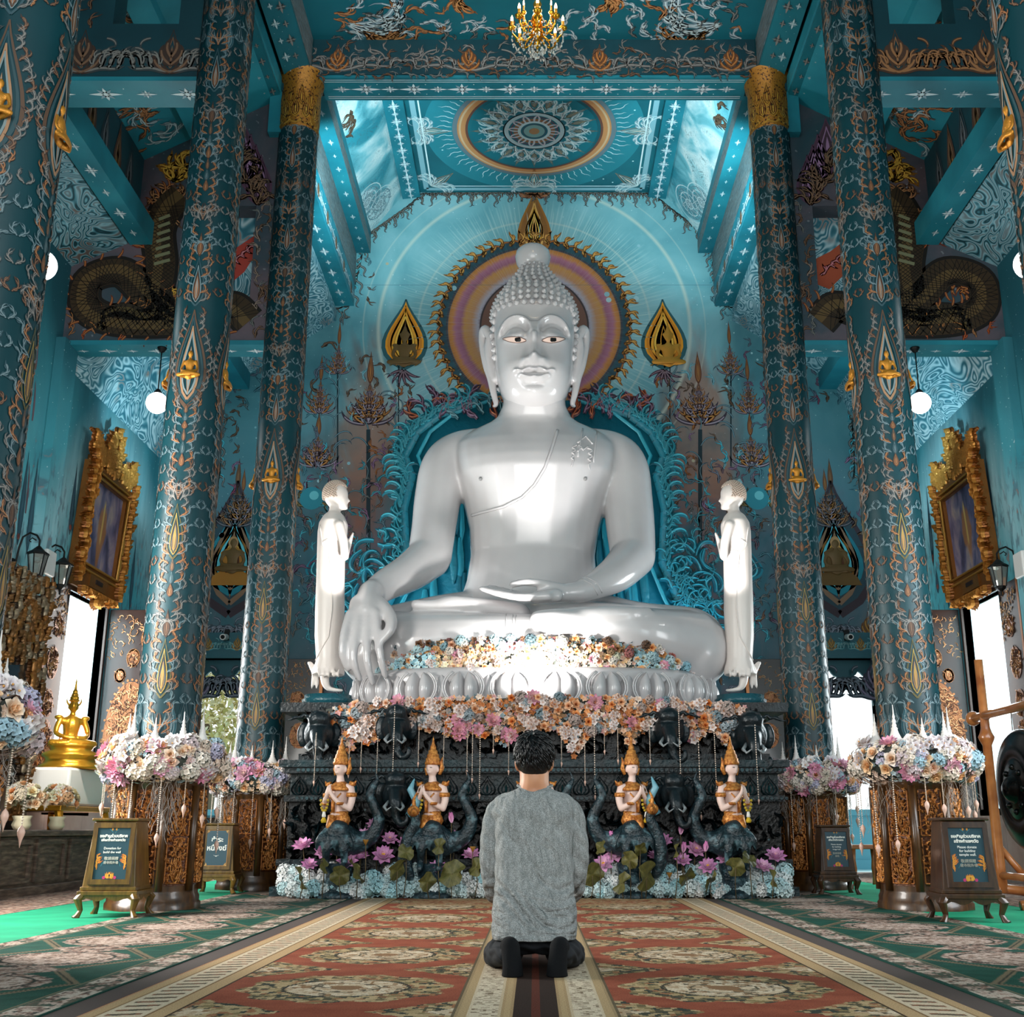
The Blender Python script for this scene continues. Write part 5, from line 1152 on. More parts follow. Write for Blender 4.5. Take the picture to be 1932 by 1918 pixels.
# denser samples at the front of the face
X, Z = G1[:, :, 0], G1[:, :, 2]; front = np.clip(-G1[:, :, 1]/.3, 0, 1)
D = np.zeros_like(X)
for sd in (-1, 1):
    D += gline(X, Z, [(sd*(6+1.0*0), 634)]+[(sd*(37-31*math.cos(a)), 633-27*math.sin(a)) for a in np.linspace(.25, PI*.93, 12)], 4., .07)
    D -= gline(X, Z, [(sd*(37-22*math.cos(a)), 634-14*math.sin(a)) for a in np.linspace(.2, PI*.9, 8)], 5., .05)
    D += .055*np.exp(-(((X-sd*36*mp)/(20*mp))**2+((Z-tz(640))/(9*mp))**2))
    D += gline(X, Z, [(sd*17, 646), (sd*36, 653), (sd*56, 643)], 2.5, .02)
    D += .075*np.exp(-(((X-sd*17*mp)/(7*mp))**2+((Z-tz(690))/(8*mp))**2))
    D += .05*np.exp(-(((X-sd*42*mp)/(22*mp))**2+((Z-tz(700))/(22*mp))**2))
    D -= gline(X, Z, [(sd*20, 700), (sd*30, 712)], 3., .025)
    D += gline(X, Z, [(sd*0, 706), (sd*8, 703), (sd*22, 707), (sd*36, 706)], 3., .055); D += gline(X, Z, [(0, 719), (sd*14, 718), (sd*27, 712)], 3.4, .06)
    D -= gline(X, Z, [(0, 711), (sd*18, 712), (sd*37, 707)], 1.6, .035)
D += gline(X, Z, [(0, 622), (0, 650)], 6.5, .07); D += gline(X, Z, [(0, 645), (0, 688)], 7.5, .13); D += .12*np.exp(-((X/(11*mp))**2+((Z-tz(688))/(9*mp))**2))
D += .06*np.exp(-((X/(20*mp))**2+((Z-tz(742))/(10*mp))**2)); D -= gline(X, Z, [(-14, 729), (14, 729)], 4, .02)
D += .02*np.exp(-((X/(4*mp))**2+((Z-tz(619))/(3*mp))**2))
G1[:, :, 1] -= D*front; G1[:, :, 1] += HY
mb = MB(); mb.add(G1.reshape(-1, 3), [(i*NU+j, i*NU+(j+1) % NU, (i+1)*NU+(j+1) % NU, (i+1)*NU+j) for i in range(NV-1) for j in range(NU)]+[tuple(range(NU-1, -1, -1)), tuple((NV-1)*NU+j for j in range(NU))])
head_src = mb
# ears with long lobes
def ear(mb, s):
    q = lambda px, py, Y, r: (lambda b: (b[0]*1., b[1], b[2], b[3]))(B(1008+s*px, py, Y, r))
    chain(mb, [q(82, 640, 14.85, 8), (q(91, 622, 14.9, 9)), q(98, 628, 14.95, 7), q(97, 655, 14.95, 7), q(90, 690, 14.9, 7.5), q(82, 712, 14.85, 8), q(77, 740, 14.8, 6.5), q(72, 762, 14.78, 5), q(76, 766, 14.8, 3)], 10, 5)
    chain(mb, [q(80, 632, 14.85, 10), q(84, 660, 14.88, 11), q(81, 690, 14.85, 9), q(74, 715, 14.8, 7)], 10, 5)
for s in (-1, 1): ear(mb, s)
head = thing('head', None, None); head.parent = bud; head.location = OFF
me_head = remesh(mb, .0125, 3, 'face'); me_head.materials.append(m_white)
place(me_head, 'face', head)
bvh_h = BVHTree.FromPolygons([v.co for v in me_head.vertices], [tuple(p.vertices) for p in me_head.polygons])
cm = MB()                                                     # snail-shell curls
def curlball(p, nrm, s):
    nrm = Vector(nrm).normalized(); q = nrm.to_track_quat('Z', 'Y').to_matrix(); V = []; prof = [(.5, -.2), (.62, .05), (.6, .25), (.42, .42), (.36, .44), (.3, .58), (.12, .72), (.02, .74)]; n = 10
    for r, z in prof:
        for j in range(n): V.append(tuple(Vector(p)+q @ Vector((r*s*math.cos(2*PI*j/n), r*s*math.sin(2*PI*j/n), z*s))))
    cm.add(V, [(i*n+j, i*n+(j+1) % n, (i+1)*n+(j+1) % n, (i+1)*n+j) for i in range(len(prof)-1) for j in range(n)])
zh = lambda py: PY(1008, py, HY-float(np.interp(py, [490, 535], [.12, .45]))).z
rows = [(576, .82), (566, .82), (556, .82), (546, .82), (537, .8), (528, .78), (520, .74), (512, .68), (505, .6), (498, .52), (492, .45)]
for ri, (py, k) in enumerate(rows):
    w = float(np.interp(py, [490, 498, 505, 512, 520, 528, 537, 546, 556, 566, 576], [22, 27, 33, 40, 49, 57, 65, 72, 77, 80, 81]))*mp*1.01; d = min(w*1.12, .64); z = zh(py)
    n = int(2*PI*max(w, .15)/(.128*k))
    for j in range(n):
        t = 2*PI*(j+.5*(ri % 2))/n; p = Vector((w*math.cos(t), HY+d*math.sin(t), z+.03*math.sin(t)*(ri < 3)))
        curlball(p, (math.cos(t), math.sin(t), .2+.05*ri), .08*k)
for s in (-1, 1):
    for (dx, py) in ((72, 578), (77, 592), (79, 606), (80, 620), (81, 633), (80, 646), (78, 660), (77, 674), (83, 585), (85, 600), (86, 614)):
        p, nn = cast(bvh_h, 1008+s*(dx-2 if dx > 80 else dx-4), py, .0)
        if p is not None: curlball(p, nn+Vector((s*.4, -.2, 0)), .08)
for py in range(575, 700, 13):                                 # back of the head
    for t in np.linspace(.1*PI, .9*PI, 11): curlball((.57*math.cos(t), HY+.62*math.sin(t), tz(py)), (math.cos(t), math.sin(t), .1), .09)
cone = [(w*mp*.95, zh(y)) for y, w in ((556, 76), (546, 72), (537, 65), (528, 57), (520, 49), (512, 40), (505, 33), (498, 27), (488, 24))]
cm.lathe([(r, z) for r, z in cone], 28, (0, HY, 0), sy=1.1)
cm.build('hair_curls', m_white, head, True)
kz = PY(1008, 486, HY).z
MB().lathe([(.12, -.22), (.19, -.18), (.235, -.1), (.255, 0), (.235, .09), (.17, .15), (.09, .19), (.03, .215), (.0, .235)], 28, (-.02, HY, kz)).build('crown_knob', m_white, head, True)
for s in (-1, 1):                                             # inlaid eyes
    mb = MB(); n = 18; top = []; bot = []
    for k in range(n+1):
        u = k/n; x = 15+43*u; yt = 641.5-5.*math.sin(PI*u**.8)-3.2*u; yb = 643.5+4.6*math.sin(PI*u**.9)-3.5*u
        top.append((x, yt)); bot.append((x, max(yb, yt)))
    V = []; 
    for (x, yt), (_, yb) in zip(top, bot):
        for j in range(4): p, nn = cast(bvh_h, 1008+s*x-.5, yt+(yb-yt)*j/3, .006); V.append(p)
    mb.add([tuple(v) for v in V], [(i*4+j, i*4+j+1, (i+1)*4+j+1, (i+1)*4+j) for i in range(n) for j in range(3)], 0, lin('f0d2c4'))
    fan = [];
    cx = 33+s*2.5
    P = [cast(bvh_h, 1008+s*cx+5.5*a, 640.6+3.9*b, .012)[0] for a, b in ((0, 0), (1, -.6), (.7, -.95), (-.7, -.95), (-1, -.6), (-1, .6), (-.6, .95), (.6, .95), (1, .6))]
    mb.add([tuple(p) for p in P], [(0, 1+k, 1+(k+1) % 8) for k in range(8)], 0, lin('14100e'))
    mb2 = MB(); ol = top+bot[::-1]; trace(bvh_h, [(1008+s*x-.5, y) for x, y in ol+[ol[0]]], .005, 1, .006, mb2, 4)
    mb.build('eye', mat('inlay', rough=.25, fn=lambda: attr('Col')), head, True); mb2.build('eye_outline', mat('brown_line', '6a4a40', .5), head, True)

# ------------------------------------------------------------------ white lotus plinth
pl = thing('lotus_plinth', 'white lotus-petal plinth lit bright under the seated statue', 'plinth', (0, 14.2, 1.96))
mb = MB(); PA, PB = 2.12, 1.28
def oval(t, k=1., pw=3.2): c, s = math.cos(t), math.sin(t); return PA*k*math.copysign(abs(c)**(2/pw), c), PB*k*math.copysign(abs(s)**(2/pw), s)
prof = [(.96, 0), (.99, .02), (.97, .06), (.95, .1), (.97, .3), (1.0, .4), (.96, .44), (.94, .47), (.9, .47)]
V = []
for k, z in prof:
    for j in range(96): x, y = oval(2*PI*j/96, k); V.append((x, y, z))
mb.add(V, [(i*96+j, i*96+(j+1) % 96, (i+1)*96+(j+1) % 96, (i+1)*96+j) for i in range(len(prof)-1) for j in range(96)]+[tuple((len(prof)-1)*96+j for j in range(96))])
mb.build('base', m_white, pl, True)
per = [oval(2*PI*j/720) for j in range(721)]; L = [0]
for a, b in zip(per, per[1:]): L.append(L[-1]+math.hypot(b[0]-a[0], b[1]-a[1]))
def at_len(q): 
    j = min(int(np.searchsorted(L, q % L[-1])), 719); a, b = per[j-1], per[j+1 if j < 720 else 0]; t = Vector((b[0]-a[0], b[1]-a[1], 0)).normalized(); return Vector((*per[j], 0)), t, Vector((t.y, -t.x, 0))
NP = 22
def petal_bulge(q, w, h, z0, out, name, double=True):
    p, t, n = at_len(q); mb = MB(); NN = 13; KK = 11
    for half in (-1, 1) if double else (0,):
        V = []
        for i in range(KK):
            v = i/(KK-1)
            for j in range(NN):
                u = -1+2*j/(NN-1)
                prof_w = math.sin(PI*min(1, .16+v*.84))**.5 if v > .5 else (.75+.25*math.sin(PI*v))
                hw = w*(.5 if double else 1)*prof_w; xx = (half*w*.42*(.6+.4*prof_w) if double else 0)+u*hw
                bul = out*(1-abs(u)**2.4)*math.sin(PI*(.12+.8*v))**.7
                V.append(tuple(p+t*xx+n*(bul-.03)+Vector((0, 0, z0+h*v))))
        mb.add(V, [(i*NN+j, i*NN+j+1, (i+1)*NN+j+1, (i+1)*NN+j) for i in range(KK-1) for j in range(NN-1)])
    if double:
        for k, wd in ((1.0, 1.16), (1.05, 1.3)):
            P = [p+t*(w*wd*math.sin(a)*.9)+n*(.045*k*1.4)+Vector((0, 0, z0+h*.5-h*.54*k*math.cos(a))) for a in np.linspace(-2.6, 2.6, 22)]; P = [Vector((v.x, v.y, max(v.z, .02))) for v in P]
            mb.tube(P, .011, 6)
    mb.build(name, m_white, pl, True)
for k in range(NP):
    q = L[-1]*(k+.5)/NP+L[-1]*.75; petal_bulge(q, .2, .36, .05, .15, 'petal'); petal_bulge(q+L[-1]/NP/2, .09, .32, .06, .07, 'inner_petal', False)

# ------------------------------------------------------------------ praying disciples on both sides
def disciple():
    mb = MB(); Yd = 13.6
    loft(mb, [(588, 650, 1273, Yd, .2), (592, 650, 1262, Yd, .21), (597, 646, 1245, Yd, .2), (594, 648, 1200, Yd, .21), (595, 650, 1150, Yd, .21), (597, 650, 1100, Yd, .21), (598, 651, 1060, Yd, .2), (599, 652, 1030, Yd, .21), (600, 655, 1005, Yd, .24), (603, 656, 988, Yd, .25), (611, 650, 974, Yd, .17), (620, 642, 966, Yd, .09), (623, 641, 955, Yd, .075), (624, 640, 940, Yd, .075)], 20, 2.1)
    c = lambda *p: chain(mb, [B(*q) for q in p], 12, 5)
    for dy in (-.22, .22):
        c((640, 990, Yd+dy, 10), (648, 1022, Yd+dy, 9), (650, 1048, Yd+dy*1.0, 8)); c((650, 1050, Yd+dy, 8), (655, 1038, Yd+dy*.6, 6), (658, 1026, Yd+dy*.12, 4.5))
        c((657, 1034, Yd+dy*.1, 5), (661, 1020, Yd+dy*.09, 4), (666, 1005, Yd+dy*.07, 2.2)); c((612, 1268, Yd+dy*.35, 9), (614, 1288, Yd+dy*.35, 8), (622, 1299, Yd+dy*.35, 5), (645, 1302, Yd+dy*.35, 3))
    p = PY(634, 937, Yd); mb.ball((p.x+.0, p.y, p.z+.02), (.15, .135, .17), n=16, k=12); p = PY(645, 945, Yd); mb.ball(p, (.08, .09, .12), n=12, k=8); p = PY(656, 944, Yd); mb.ball(p, (.035, .02, .028)); p = PY(651, 957, Yd); mb.ball(p, (.04, .05, .035))
    for (x0, y0, x1, y1, r_) in ((600, 1262, 592, 1272, 4), (586, 1252, 590, 1268, 5), (592, 1268, 588, 1298, 4), (596, 1270, 598, 1298, 4), (582, 1250, 585, 1256, 3)): c((x0, y0, Yd, r_), ((x0+x1)/2+1, (y0+y1)/2, Yd, r_), (x1, y1, Yd, r_*.6))
    for q in range(5): c((600+q*10, 1262, Yd-.2, 2), (602+q*9, 1272, Yd-.21, 3), (603+q*9, 1277, Yd-.19, 2))
    me = remesh(mb, .016, 4, 'body'); me.materials.append(mat('satin_white_paint', 'e4d9d2', .35, spec=.5)); return me
me_dis = disciple()
bvh_d = BVHTree.FromPolygons([v.co for v in me_dis.vertices], [tuple(p.vertices) for p in me_dis.polygons])
hm = MB(); p0 = PY(633, 936, 13.6)
for k in range(420):
    ph = math.acos(1-1.35*(k+.5)/420); th = k*2.39996; n = Vector((math.sin(ph)*math.cos(th), math.sin(ph)*math.sin(th), math.cos(ph)))
    if n.x > .25 and n.z < .55: continue
    hm.ball(p0+Vector((n.x*.158, n.y*.142, n.z*.178+.02)), .013, n=6, k=4)
me_dh = hm.mesh('hair_curls', mat('cream_hair', 'cdb8a8', .5))
rl = trace(bvh_d, [(604, 990), (609, 1030), (621, 1045), (626, 1100), (626, 1150), (620, 1200), (606, 1225), (596, 1245)], .007); trace(bvh_d, [(619, 1016), (608, 1024)], .006, mb=rl)
for y in (1040, 1052, 1060, 1066): trace(bvh_d, [(622, y), (632, y-3), (640, y+1)], .004, 4, mb=rl)
me_rl = rl.mesh('robe_fold', mat('satin_white_paint', 'e4d9d2', .35))
for s, nm in ((1, 'left'), (-1, 'right')):
    t = thing('disciple_statue', f'slender white standing disciple statue with praying hands on the {nm} of the seated statue', 'statue', (-s*2.45, 13.6, 2.17))
    for me, n in ((me_dis, 'body'), (me_dh, 'hair_curls'), (me_rl, 'robe_fold')):
        o = place(me, n, t); o.scale = (s, 1, 1); o.location = (s*2.45, -13.6, -2.17)
# ------------------------------------------------------------------ throne back carved in turquoise behind the statue
r = random.Random(31)
th = thing('carved_throne_back', 'turquoise carved scrollwork throne back rising behind the white statue', 'throne back', (0, 17.2, 1.9))
YT = 17.0; tq = lambda px, py: (PY(px, py, YT).x, PY(px, py, YT).z-1.9)
m_thr = mat('throne_turquoise', rough=.4, spec=.5, fn=lambda: attr('Col'), bump=nbump(14, .4, .03))
mb = MB(); outl = [(700, 1400), (700, 1190), (735, 1130), (765, 1060), (760, 960), (775, 900), (762, 860), (785, 815), (830, 780), (900, 755)]
L_ = [tq(*p) for p in outl]; L_[0] = (L_[1][0], -1.9); R_o = [(-x, z) for x, z in L_]; loop = L_+R_o[::-1]
n = len(loop); mb.add([(x, -.2, z) for x, z in loop]+[(x, .2, z) for x, z in loop], [tuple(range(n)), tuple(range(2*n-1, n-1, -1))]+[(i, i+n, (i+1) % n+n, (i+1) % n) for i in range(n)], 0, lin('14687a'))
on = Orn(plane((0, -.2, 0), (1, 0, 0), (0, 0, 1), (0, -1, 0)), relief=.05, h=.01); on.mb = mb
for side in (L_, R_o):
    sd = -1 if side is L_ else 1; P = np.array(side); P[0] = P[1]+np.array([0, -.6]); on.line([tuple(p) for p in P], .16, '1a8294'); on.line([(x-sd*.22, z) for x, z in side], .06, '2fa0b2')
    for i in range(len(P)-1):
        for k in range(7):
            t = k/7; p = P[i]*(1-t)+P[i+1]*t; d = P[i+1]-P[i]; a = math.atan2(d[1], d[0])
            on.kranok(p[0]+sd*.02, p[1], a+sd*-r.uniform(.3, 1.0), r.uniform(.22, .36), -sd*r.choice((1, 1, -1)), (r.choice(('0f5a68', '14707f', '1b7c8c', '2f5560')), '2f98a8'), .11, 2, r)
            on.curl(p[0]+sd*.04, p[1], a-sd*.5, .46, .1, (-sd if k % 2 else sd)*3.0, ('115e6c', '1a7484')[k % 2], 1.7, 12, hl=('2f95a4', '46acba')[k % 2])
    for k in range(26):
        x, z = P[3]*(1-k/26)+P[1]*k/26; on.curl(x+sd*r.uniform(.2, .6), z+r.uniform(-.4, .4), r.uniform(0, 6), .5, .1, r.choice((-1, 1))*3, '126070', 1.6, 12, hl='2a8c9c'); on.kranok(x+sd*r.uniform(-.1, .5), z+r.uniform(-.5, .3), PI/2+r.uniform(-1, 1), .36, r.choice((-1, 1)), ('126474', '2f98a8'), .11, 2, r)
    p = P[-2]
    for k in range(14): on.kranok(p[0]-sd*.1*k+sd*.3, p[1]-.1+.09*(k % 3), PI/2-sd*.4+r.uniform(-.5, .5), .5, r.choice((-1, 1)), r.choice((('1d5560', '6f98a0'), ('5a2c2c', 'b0603c'), ('4a3448', '8a6a80'))), .08, 3, r)
for k in range(120):                                         # stalactite drapery inside
    x = r.uniform(-1.7, 1.7); z = r.uniform(1.6, 4.4); w = r.uniform(.08, .16); on.stroke([(x, z), (x, z-.25), (x+.02, z-.5), (x, z-.75)], [w*.5, w, w*.9, w*.2], r.choice(('167888', '1d8c9e', '116474')))
mb.build('carved_panel', m_thr, th, True)

# ------------------------------------------------------------------ altar
al = thing('altar', 'dark teal carved altar in two tiers carrying the white statue', 'altar', (0, 13.6, 0))
m_alt = mat('altar_dark_glaze', rough=.38, spec=.35, fn=lambda: mulc(attr('Col'), ramp(noise(vec(*coords()), 9, 3), [(.3, '3a4446'), (.7, '98a4a6')])), bump=nbump(28, .5, .02))
OA = np.array((0, -13.6, 0))
def A(x, y, z): return (x, y-13.6, z)
D0 = lin('08161a'); D1 = lin('12323a')
mb = MB()
for (w, y0, z0, z1, c) in ((2.62, 11.86, 0, .1, lin('1c4f58')), (2.56, 11.95, .1, .3, D0), (2.58, 11.9, .3, .36, D1), (2.5, 12.0, .36, .92, D0), (2.54, 11.93, .92, .98, D1), (2.5, 12.02, .98, 1.2, lin('0f3a40')), (2.55, 11.93, 1.2, 1.26, D1), (2.6, 11.88, 1.26, 1.33, lin('1c4a52'))): mb.box(A(-w, y0, z0), A(w, 15.6, z1), 0, c)
on = Orn(plane(A(0, 12.0, 0), (1, 0, 0), (0, 0, 1), (0, -1, 0)), relief=.05, h=.005); on.mb = mb
DK = [('101d22', '3a4c52'), ('0c171b', '26343a'), ('14343c', '5f929c'), ('0e2a32', '3a6a76'), ('1c1613', '5a4230')]  # paler second tones paint bluish glints onto the carved ribs
fill(on, lambda u, v: True, (-2.42, 2.42, .12, .9), .115, .2, DK, r=r, leaves=3)
for i in range(26):                                          # lotus petals of the recess
    u = -2.4+4.8*i/25; on.bud(u, .97, .2, .085, ('175058', '3f8a92'), fill='0f3a42')
    for z, rr in ((1.23, .02), (.95, .018), (1.295, .016)):
        for k in range(4): on.s = plane(A(0, 11.9, 0), (1, 0, 0), (0, 0, 1), (0, -1, 0)); on.disc(u+.05*k, z, rr, '3f6f78', 6, .012); on.s = plane(A(0, 12.0, 0), (1, 0, 0), (0, 0, 1), (0, -1, 0))
for k in range(40):
    on.disc(r.uniform(-2.5, 2.5), r.uniform(.15, .9), .012, r.choice(('b8dce0', '8fb4ba')), 6, .06)
mb.build('lower_tier', m_alt, al, False)
mb = MB(); 
for (w, y0, z0, z1, c) in ((2.5, 12.35, 1.33, 1.42, D1), (2.44, 12.45, 1.42, 1.86, D0), (2.72, 12.35, 1.86, 1.96, D1)): mb.box(A(-w, y0, z0), A(w, 15.4, z1), 0, c)
on = Orn(plane(A(0, 12.42, 0), (1, 0, 0), (0, 0, 1), (0, -1, 0)), relief=.05, h=.0); on.mb = mb
fill(on, lambda u, v: True, (-2.4, 2.4, 1.36, 1.85), .125, .19, [('141f24', '3c4a50'), ('3a2c26', '8a6044'), ('2c201c', '6e4c36'), ('122a30', '44646c')], r=r, leaves=3)
mb.build('upper_tier', m_alt, al, False)
def elephant():
    mb = MB(); c = lambda *p: chain(mb, p, 12, 4)
    mb.ball((0, 0, .0), (.13, .13, .14), n=14, k=10); mb.ball((0, -.05, .12), (.1, .09, .08)); c((0, -.1, 0, .07), (.01, -.17, -.09, .055), (.02, -.17, -.2, .04), (.07, -.2, -.27, .032), (.12, -.22, -.24, .025), (.12, -.22, -.19, .02))
    for s in (-1, 1):
        mb.ball((s*.13, .04, .0), (.06, .03, .11)); mb.ball((s*.06, -.1, .04), .022)
        for k in range(5): c((s*.05*k, -.02, .14, .02), (s*.06*k, -.03, .2-.02*k, .012), (s*.08*k, -.02, .24-.03*k, .004))
    me = remesh(mb, .014, 2, 'carved_elephant_head'); me.materials.append(mat('dark_metal', '121d22', .35, .2, bump=nbump(30, .4, .02)))
    t = MB()
    for s in (-1, 1): t.tube([(s*.05, -.13, -.07), (s*.085, -.2, -.12), (s*.06, -.25, -.15), (s*.02, -.27, -.12)], [.016, .015, .01, .003], 8)
    return me, t.mesh('tusk', mat('grey_ivory', '8f9496', .25))
me_el, me_tk = elephant()
for (px, py, Y, s) in ((602, 1385, 12.2, 1.25), (748, 1372, 12.15, 1.2), (1262, 1378, 12.15, 1.2), (1418, 1388, 12.2, 1.3), (746, 1497, 11.75, 1.1), (1272, 1500, 11.75, 1.1)):
    p = PY(px, py, Y); o = place(me_el, 'carved_elephant_head', al, A(*p), (0, 0, -p.x*.05), s); place(me_tk, 'tusk', o)
# round stands for the disciples
me_stand = MB().lathe([(.3, -.001), (.31, .03), (.26, .06), (.25, .08), (.3, .11), (.31, .15), (.28, .17), (.28, .205), (.0, .205)], 28, rib=lambda t, z: 1+.03*abs(math.sin(t*9))).mesh('round_stand', mat('teal_glaze', '1f5560', .3, bump=nbump(30, .5, .02)))
for s, nm in ((-1, 'left'), (1, 'right')):
    o = place(me_stand, 'round_stand', None, (s*2.43, 13.6, 1.965)); tag(o, f'teal beaded round stand under the {nm} disciple statue', 'stand')

# ------------------------------------------------------------------ garlands on the altar
def drape(name, label, region, Yf, nfl, nsm, pal, cols, kinds, sizes, seed, zones=None):
    rr = random.Random(seed); g = thing('flower_garland', label, 'flower garland', (0, Yf(1008), PY(1008, region(1008)[0], Yf(1008)).z)); o0 = g.location.copy(); pts = []
    x0, x1 = region(None)
    def spot():
        px = rr.uniform(x0, x1); a, b = region(px); t = rr.random()**1.0; return px, a+(b-a)*t, t
    fb = MB()
    for k in range(nsm):
        px, py, t = spot(); p = PY(px, py, Yf(px)+.05+rr.uniform(-.03, .04))-o0; c = zones(px, py, t, rr) if zones else None
        N = Vector((rr.uniform(-.6, .6), -1, rr.uniform(-.3, .8))).normalized(); small_blossoms(fb, p, N, rr.uniform(.022, .042), c or rr.choice(pal), rr)
    for px in np.linspace(x0+4, x1-4, 60):
        a, b = region(px); p, q = PY(px, a+6, Yf(px)+.14)-o0, PY(px, max(b-8, a+10), Yf(px)+.12)-o0; fb.tube([p, (p+q)/2, q], .07, 5, c=lin('3c4038'))
    o = fb.build('small_blossoms', m_flw, g); o['kind'] = 'stuff'
    for kind, n in nfl.items():
        for k in range(n):
            px, py, t = spot(); p = PY(px, py, Yf(px)+rr.uniform(-.02, .05))-o0; N = Vector((rr.uniform(-.5, .5), -1, rr.uniform(-.2, .6))); c = zones(px, py, t, rr) if zones and kind in ('hydrangea_head', 'rose') and rr.random() < .7 else rr.choice(cols[kind])
            place(FME[kind], kind, g, p, N.to_track_quat('Z', 'Y').to_euler(), sizes[kind]*rr.uniform(.8, 1.25), c)
    return g
lobes = [(655, 1420, 26), (700, 1405, 30), (800, 1375, 22), (862, 1395, 26), (915, 1395, 20), (950, 1410, 18), (1085, 1428, 20), (1150, 1385, 26), (1192, 1405, 16), (1240, 1375, 22), (1310, 1395, 26), (1370, 1405, 18), (1395, 1370, 16)]
def reg1(px):
    if px is None: return 622, 1405
    top = 1312+abs(px-1008)**2/400**2*22; b = 1376+max([max(y-1376, 0)*math.exp(-((px-x)/w)**2) for x, y, w in lobes])
    if 728 < px < 775 or 1235 < px < 1285: b = top+22
    return top, b
WARM = ['f0b078', 'ecc0a4', 'e8a064', 'f4d8c4', 'd88a54', 'c8b8b4', '8fa4b0', 'e0a8a8', '9a7a5c', 'b8703c', 'f6e4d8']
drape('g', 'long peach and orange flower garland draped over the upper tier of the altar', reg1, lambda x: 12.22, {'rose': 98, 'orchid_cluster': 60, 'lotus_bloom': 14, 'hydrangea_head': 26}, 2600, WARM,
      {'rose': ['f0a868', 'f4c8a4', 'e8924c', 'f6dccc', 'eab890'], 'orchid_cluster': ['efe0d8', 'f4eae4', 'e4d0c4'], 'lotus_bloom': ['ffdcd4', 'ffe8dc'], 'hydrangea_head': ['8fa4ae', 'a8b4bc', 'c8b0a8']}, None, {'rose': .1, 'orchid_cluster': .14, 'lotus_bloom': .13, 'hydrangea_head': .13}, 51)
def reg2(px):
    if px is None: return 706, 1316
    u = (px-1010)/305; return 1203+28*abs(u)**3, 1266+16*abs(u)**3
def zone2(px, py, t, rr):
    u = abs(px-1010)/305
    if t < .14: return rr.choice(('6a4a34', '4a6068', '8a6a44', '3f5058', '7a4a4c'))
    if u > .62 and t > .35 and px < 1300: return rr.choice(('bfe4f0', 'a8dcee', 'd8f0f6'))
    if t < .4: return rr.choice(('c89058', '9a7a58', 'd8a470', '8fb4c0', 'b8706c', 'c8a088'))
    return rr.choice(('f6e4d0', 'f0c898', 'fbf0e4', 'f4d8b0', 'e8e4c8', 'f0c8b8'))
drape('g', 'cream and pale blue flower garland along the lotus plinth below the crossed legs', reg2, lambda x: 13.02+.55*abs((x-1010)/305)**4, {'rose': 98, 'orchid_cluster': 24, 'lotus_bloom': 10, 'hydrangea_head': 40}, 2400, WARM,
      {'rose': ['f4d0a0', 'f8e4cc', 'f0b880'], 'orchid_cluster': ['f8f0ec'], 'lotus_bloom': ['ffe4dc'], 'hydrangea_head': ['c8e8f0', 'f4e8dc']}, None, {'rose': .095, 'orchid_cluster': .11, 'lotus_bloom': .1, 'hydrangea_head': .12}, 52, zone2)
for i, (px, pe) in enumerate(((597, 1490), (660, 1475), (683, 1465), (713, 1505), (745, 1475), (791, 1455), (838, 1462), (882, 1470), (892, 1485), (906, 1515), (931, 1430), (960, 1470), (1059, 1455), (1103, 1490), (1121, 1518), (1140, 1432), (1165, 1450), (1225, 1450), (1280, 1475), (1317, 1555), (1347, 1510), (1424, 1525))):
    Ys = 11.82 if pe > 1440 else 11.84; z0 = min(reg1(min(max(px, 630), 1400))[1]-12, 1400); a, b = PY(px, z0, Ys), PY(px, pe, Ys)
    near = 'in front of the left elephants' if px < 770 else 'left of the kneeling man' if px < 1000 else 'just right of the kneeling man' if px < 1170 else 'toward the right end'
    t = bead_string(a, (a-b).length-.1, f'thin bead string with pink drop hanging from the altar garland, {ordn(i+1)} from the left', 'bead strings under the altar garland '+near, .55)

# ------------------------------------------------------------------ kneeling bird-bodied devas
m_skin = mat('figurine_cream', 'e8c8bc', .4); m_org = mat('figurine_gold', rough=.4, metal=.35, fn=lambda: ramp(noise(vec(*coords()), 40, 2), [(.35, 'a0551c'), (.65, 'e09a4c')]), bump=nbump(70, .6, .01)); m_bird = mat('bird_glaze', rough=.3, fn=lambda: ramp(noise(vec(*coords()), 14, 3), [(.3, '0f1a1f'), (.55, '1f3239'), (.7, '55727a')]), bump=nbump(45, .6, .02))
mb = MB(); c = lambda *p: chain(mb, p, 14, 4)
c((0, 0, -.04, .095), (0, 0, .06, .08), (0, 0, .16, .095), (0, 0, .24, .09), (0, 0, .29, .05), (0, -.01, .37, .034)); c((-.11, 0, .25, .045), (.11, 0, .25, .045))
for s in (-1, 1): c((s*.125, 0, .25, .042), (s*.165, -.01, .15, .036), (s*.16, -.04, .055, .032)); c((s*.16, -.04, .055, .031), (s*.09, -.12, .11, .025), (s*.02, -.16, .2, .02), (s*.012, -.165, .27, .008))
mb.ball((0, -.01, .44), (.06, .068, .078), n=16, k=12); mb.ball((0, -.078, .435), (.01, .014, .02)); mb.ball((0, -.06, .4), (.025, .02, .012))
for s in (-1, 1): mb.ball((s*.062, 0, .43), (.012, .02, .03))
me_kb = remesh(mb, .008, 3, 'body'); me_kb.materials.append(m_skin)
mb = MB().lathe([(.068, 0), (.078, .01), (.076, .03), (.068, .04), (.07, .06), (.06, .07), (.056, .1), (.046, .11), (.042, .14), (.03, .15), (.028, .18), (.016, .2), (.008, .25), (.0, .28)], 20, (0, -.005, .475), rib=lambda t, z: 1+.05*math.sin(t*10))
for s in (-1, 1): mb.tube([(s*.075, .01, .38), (s*.095, .02, .44), (s*.085, .02, .5), (s*.1, .02, .55)], [.016, .022, .016, .003], 8)
me_kc = mb.mesh('crown', m_org)
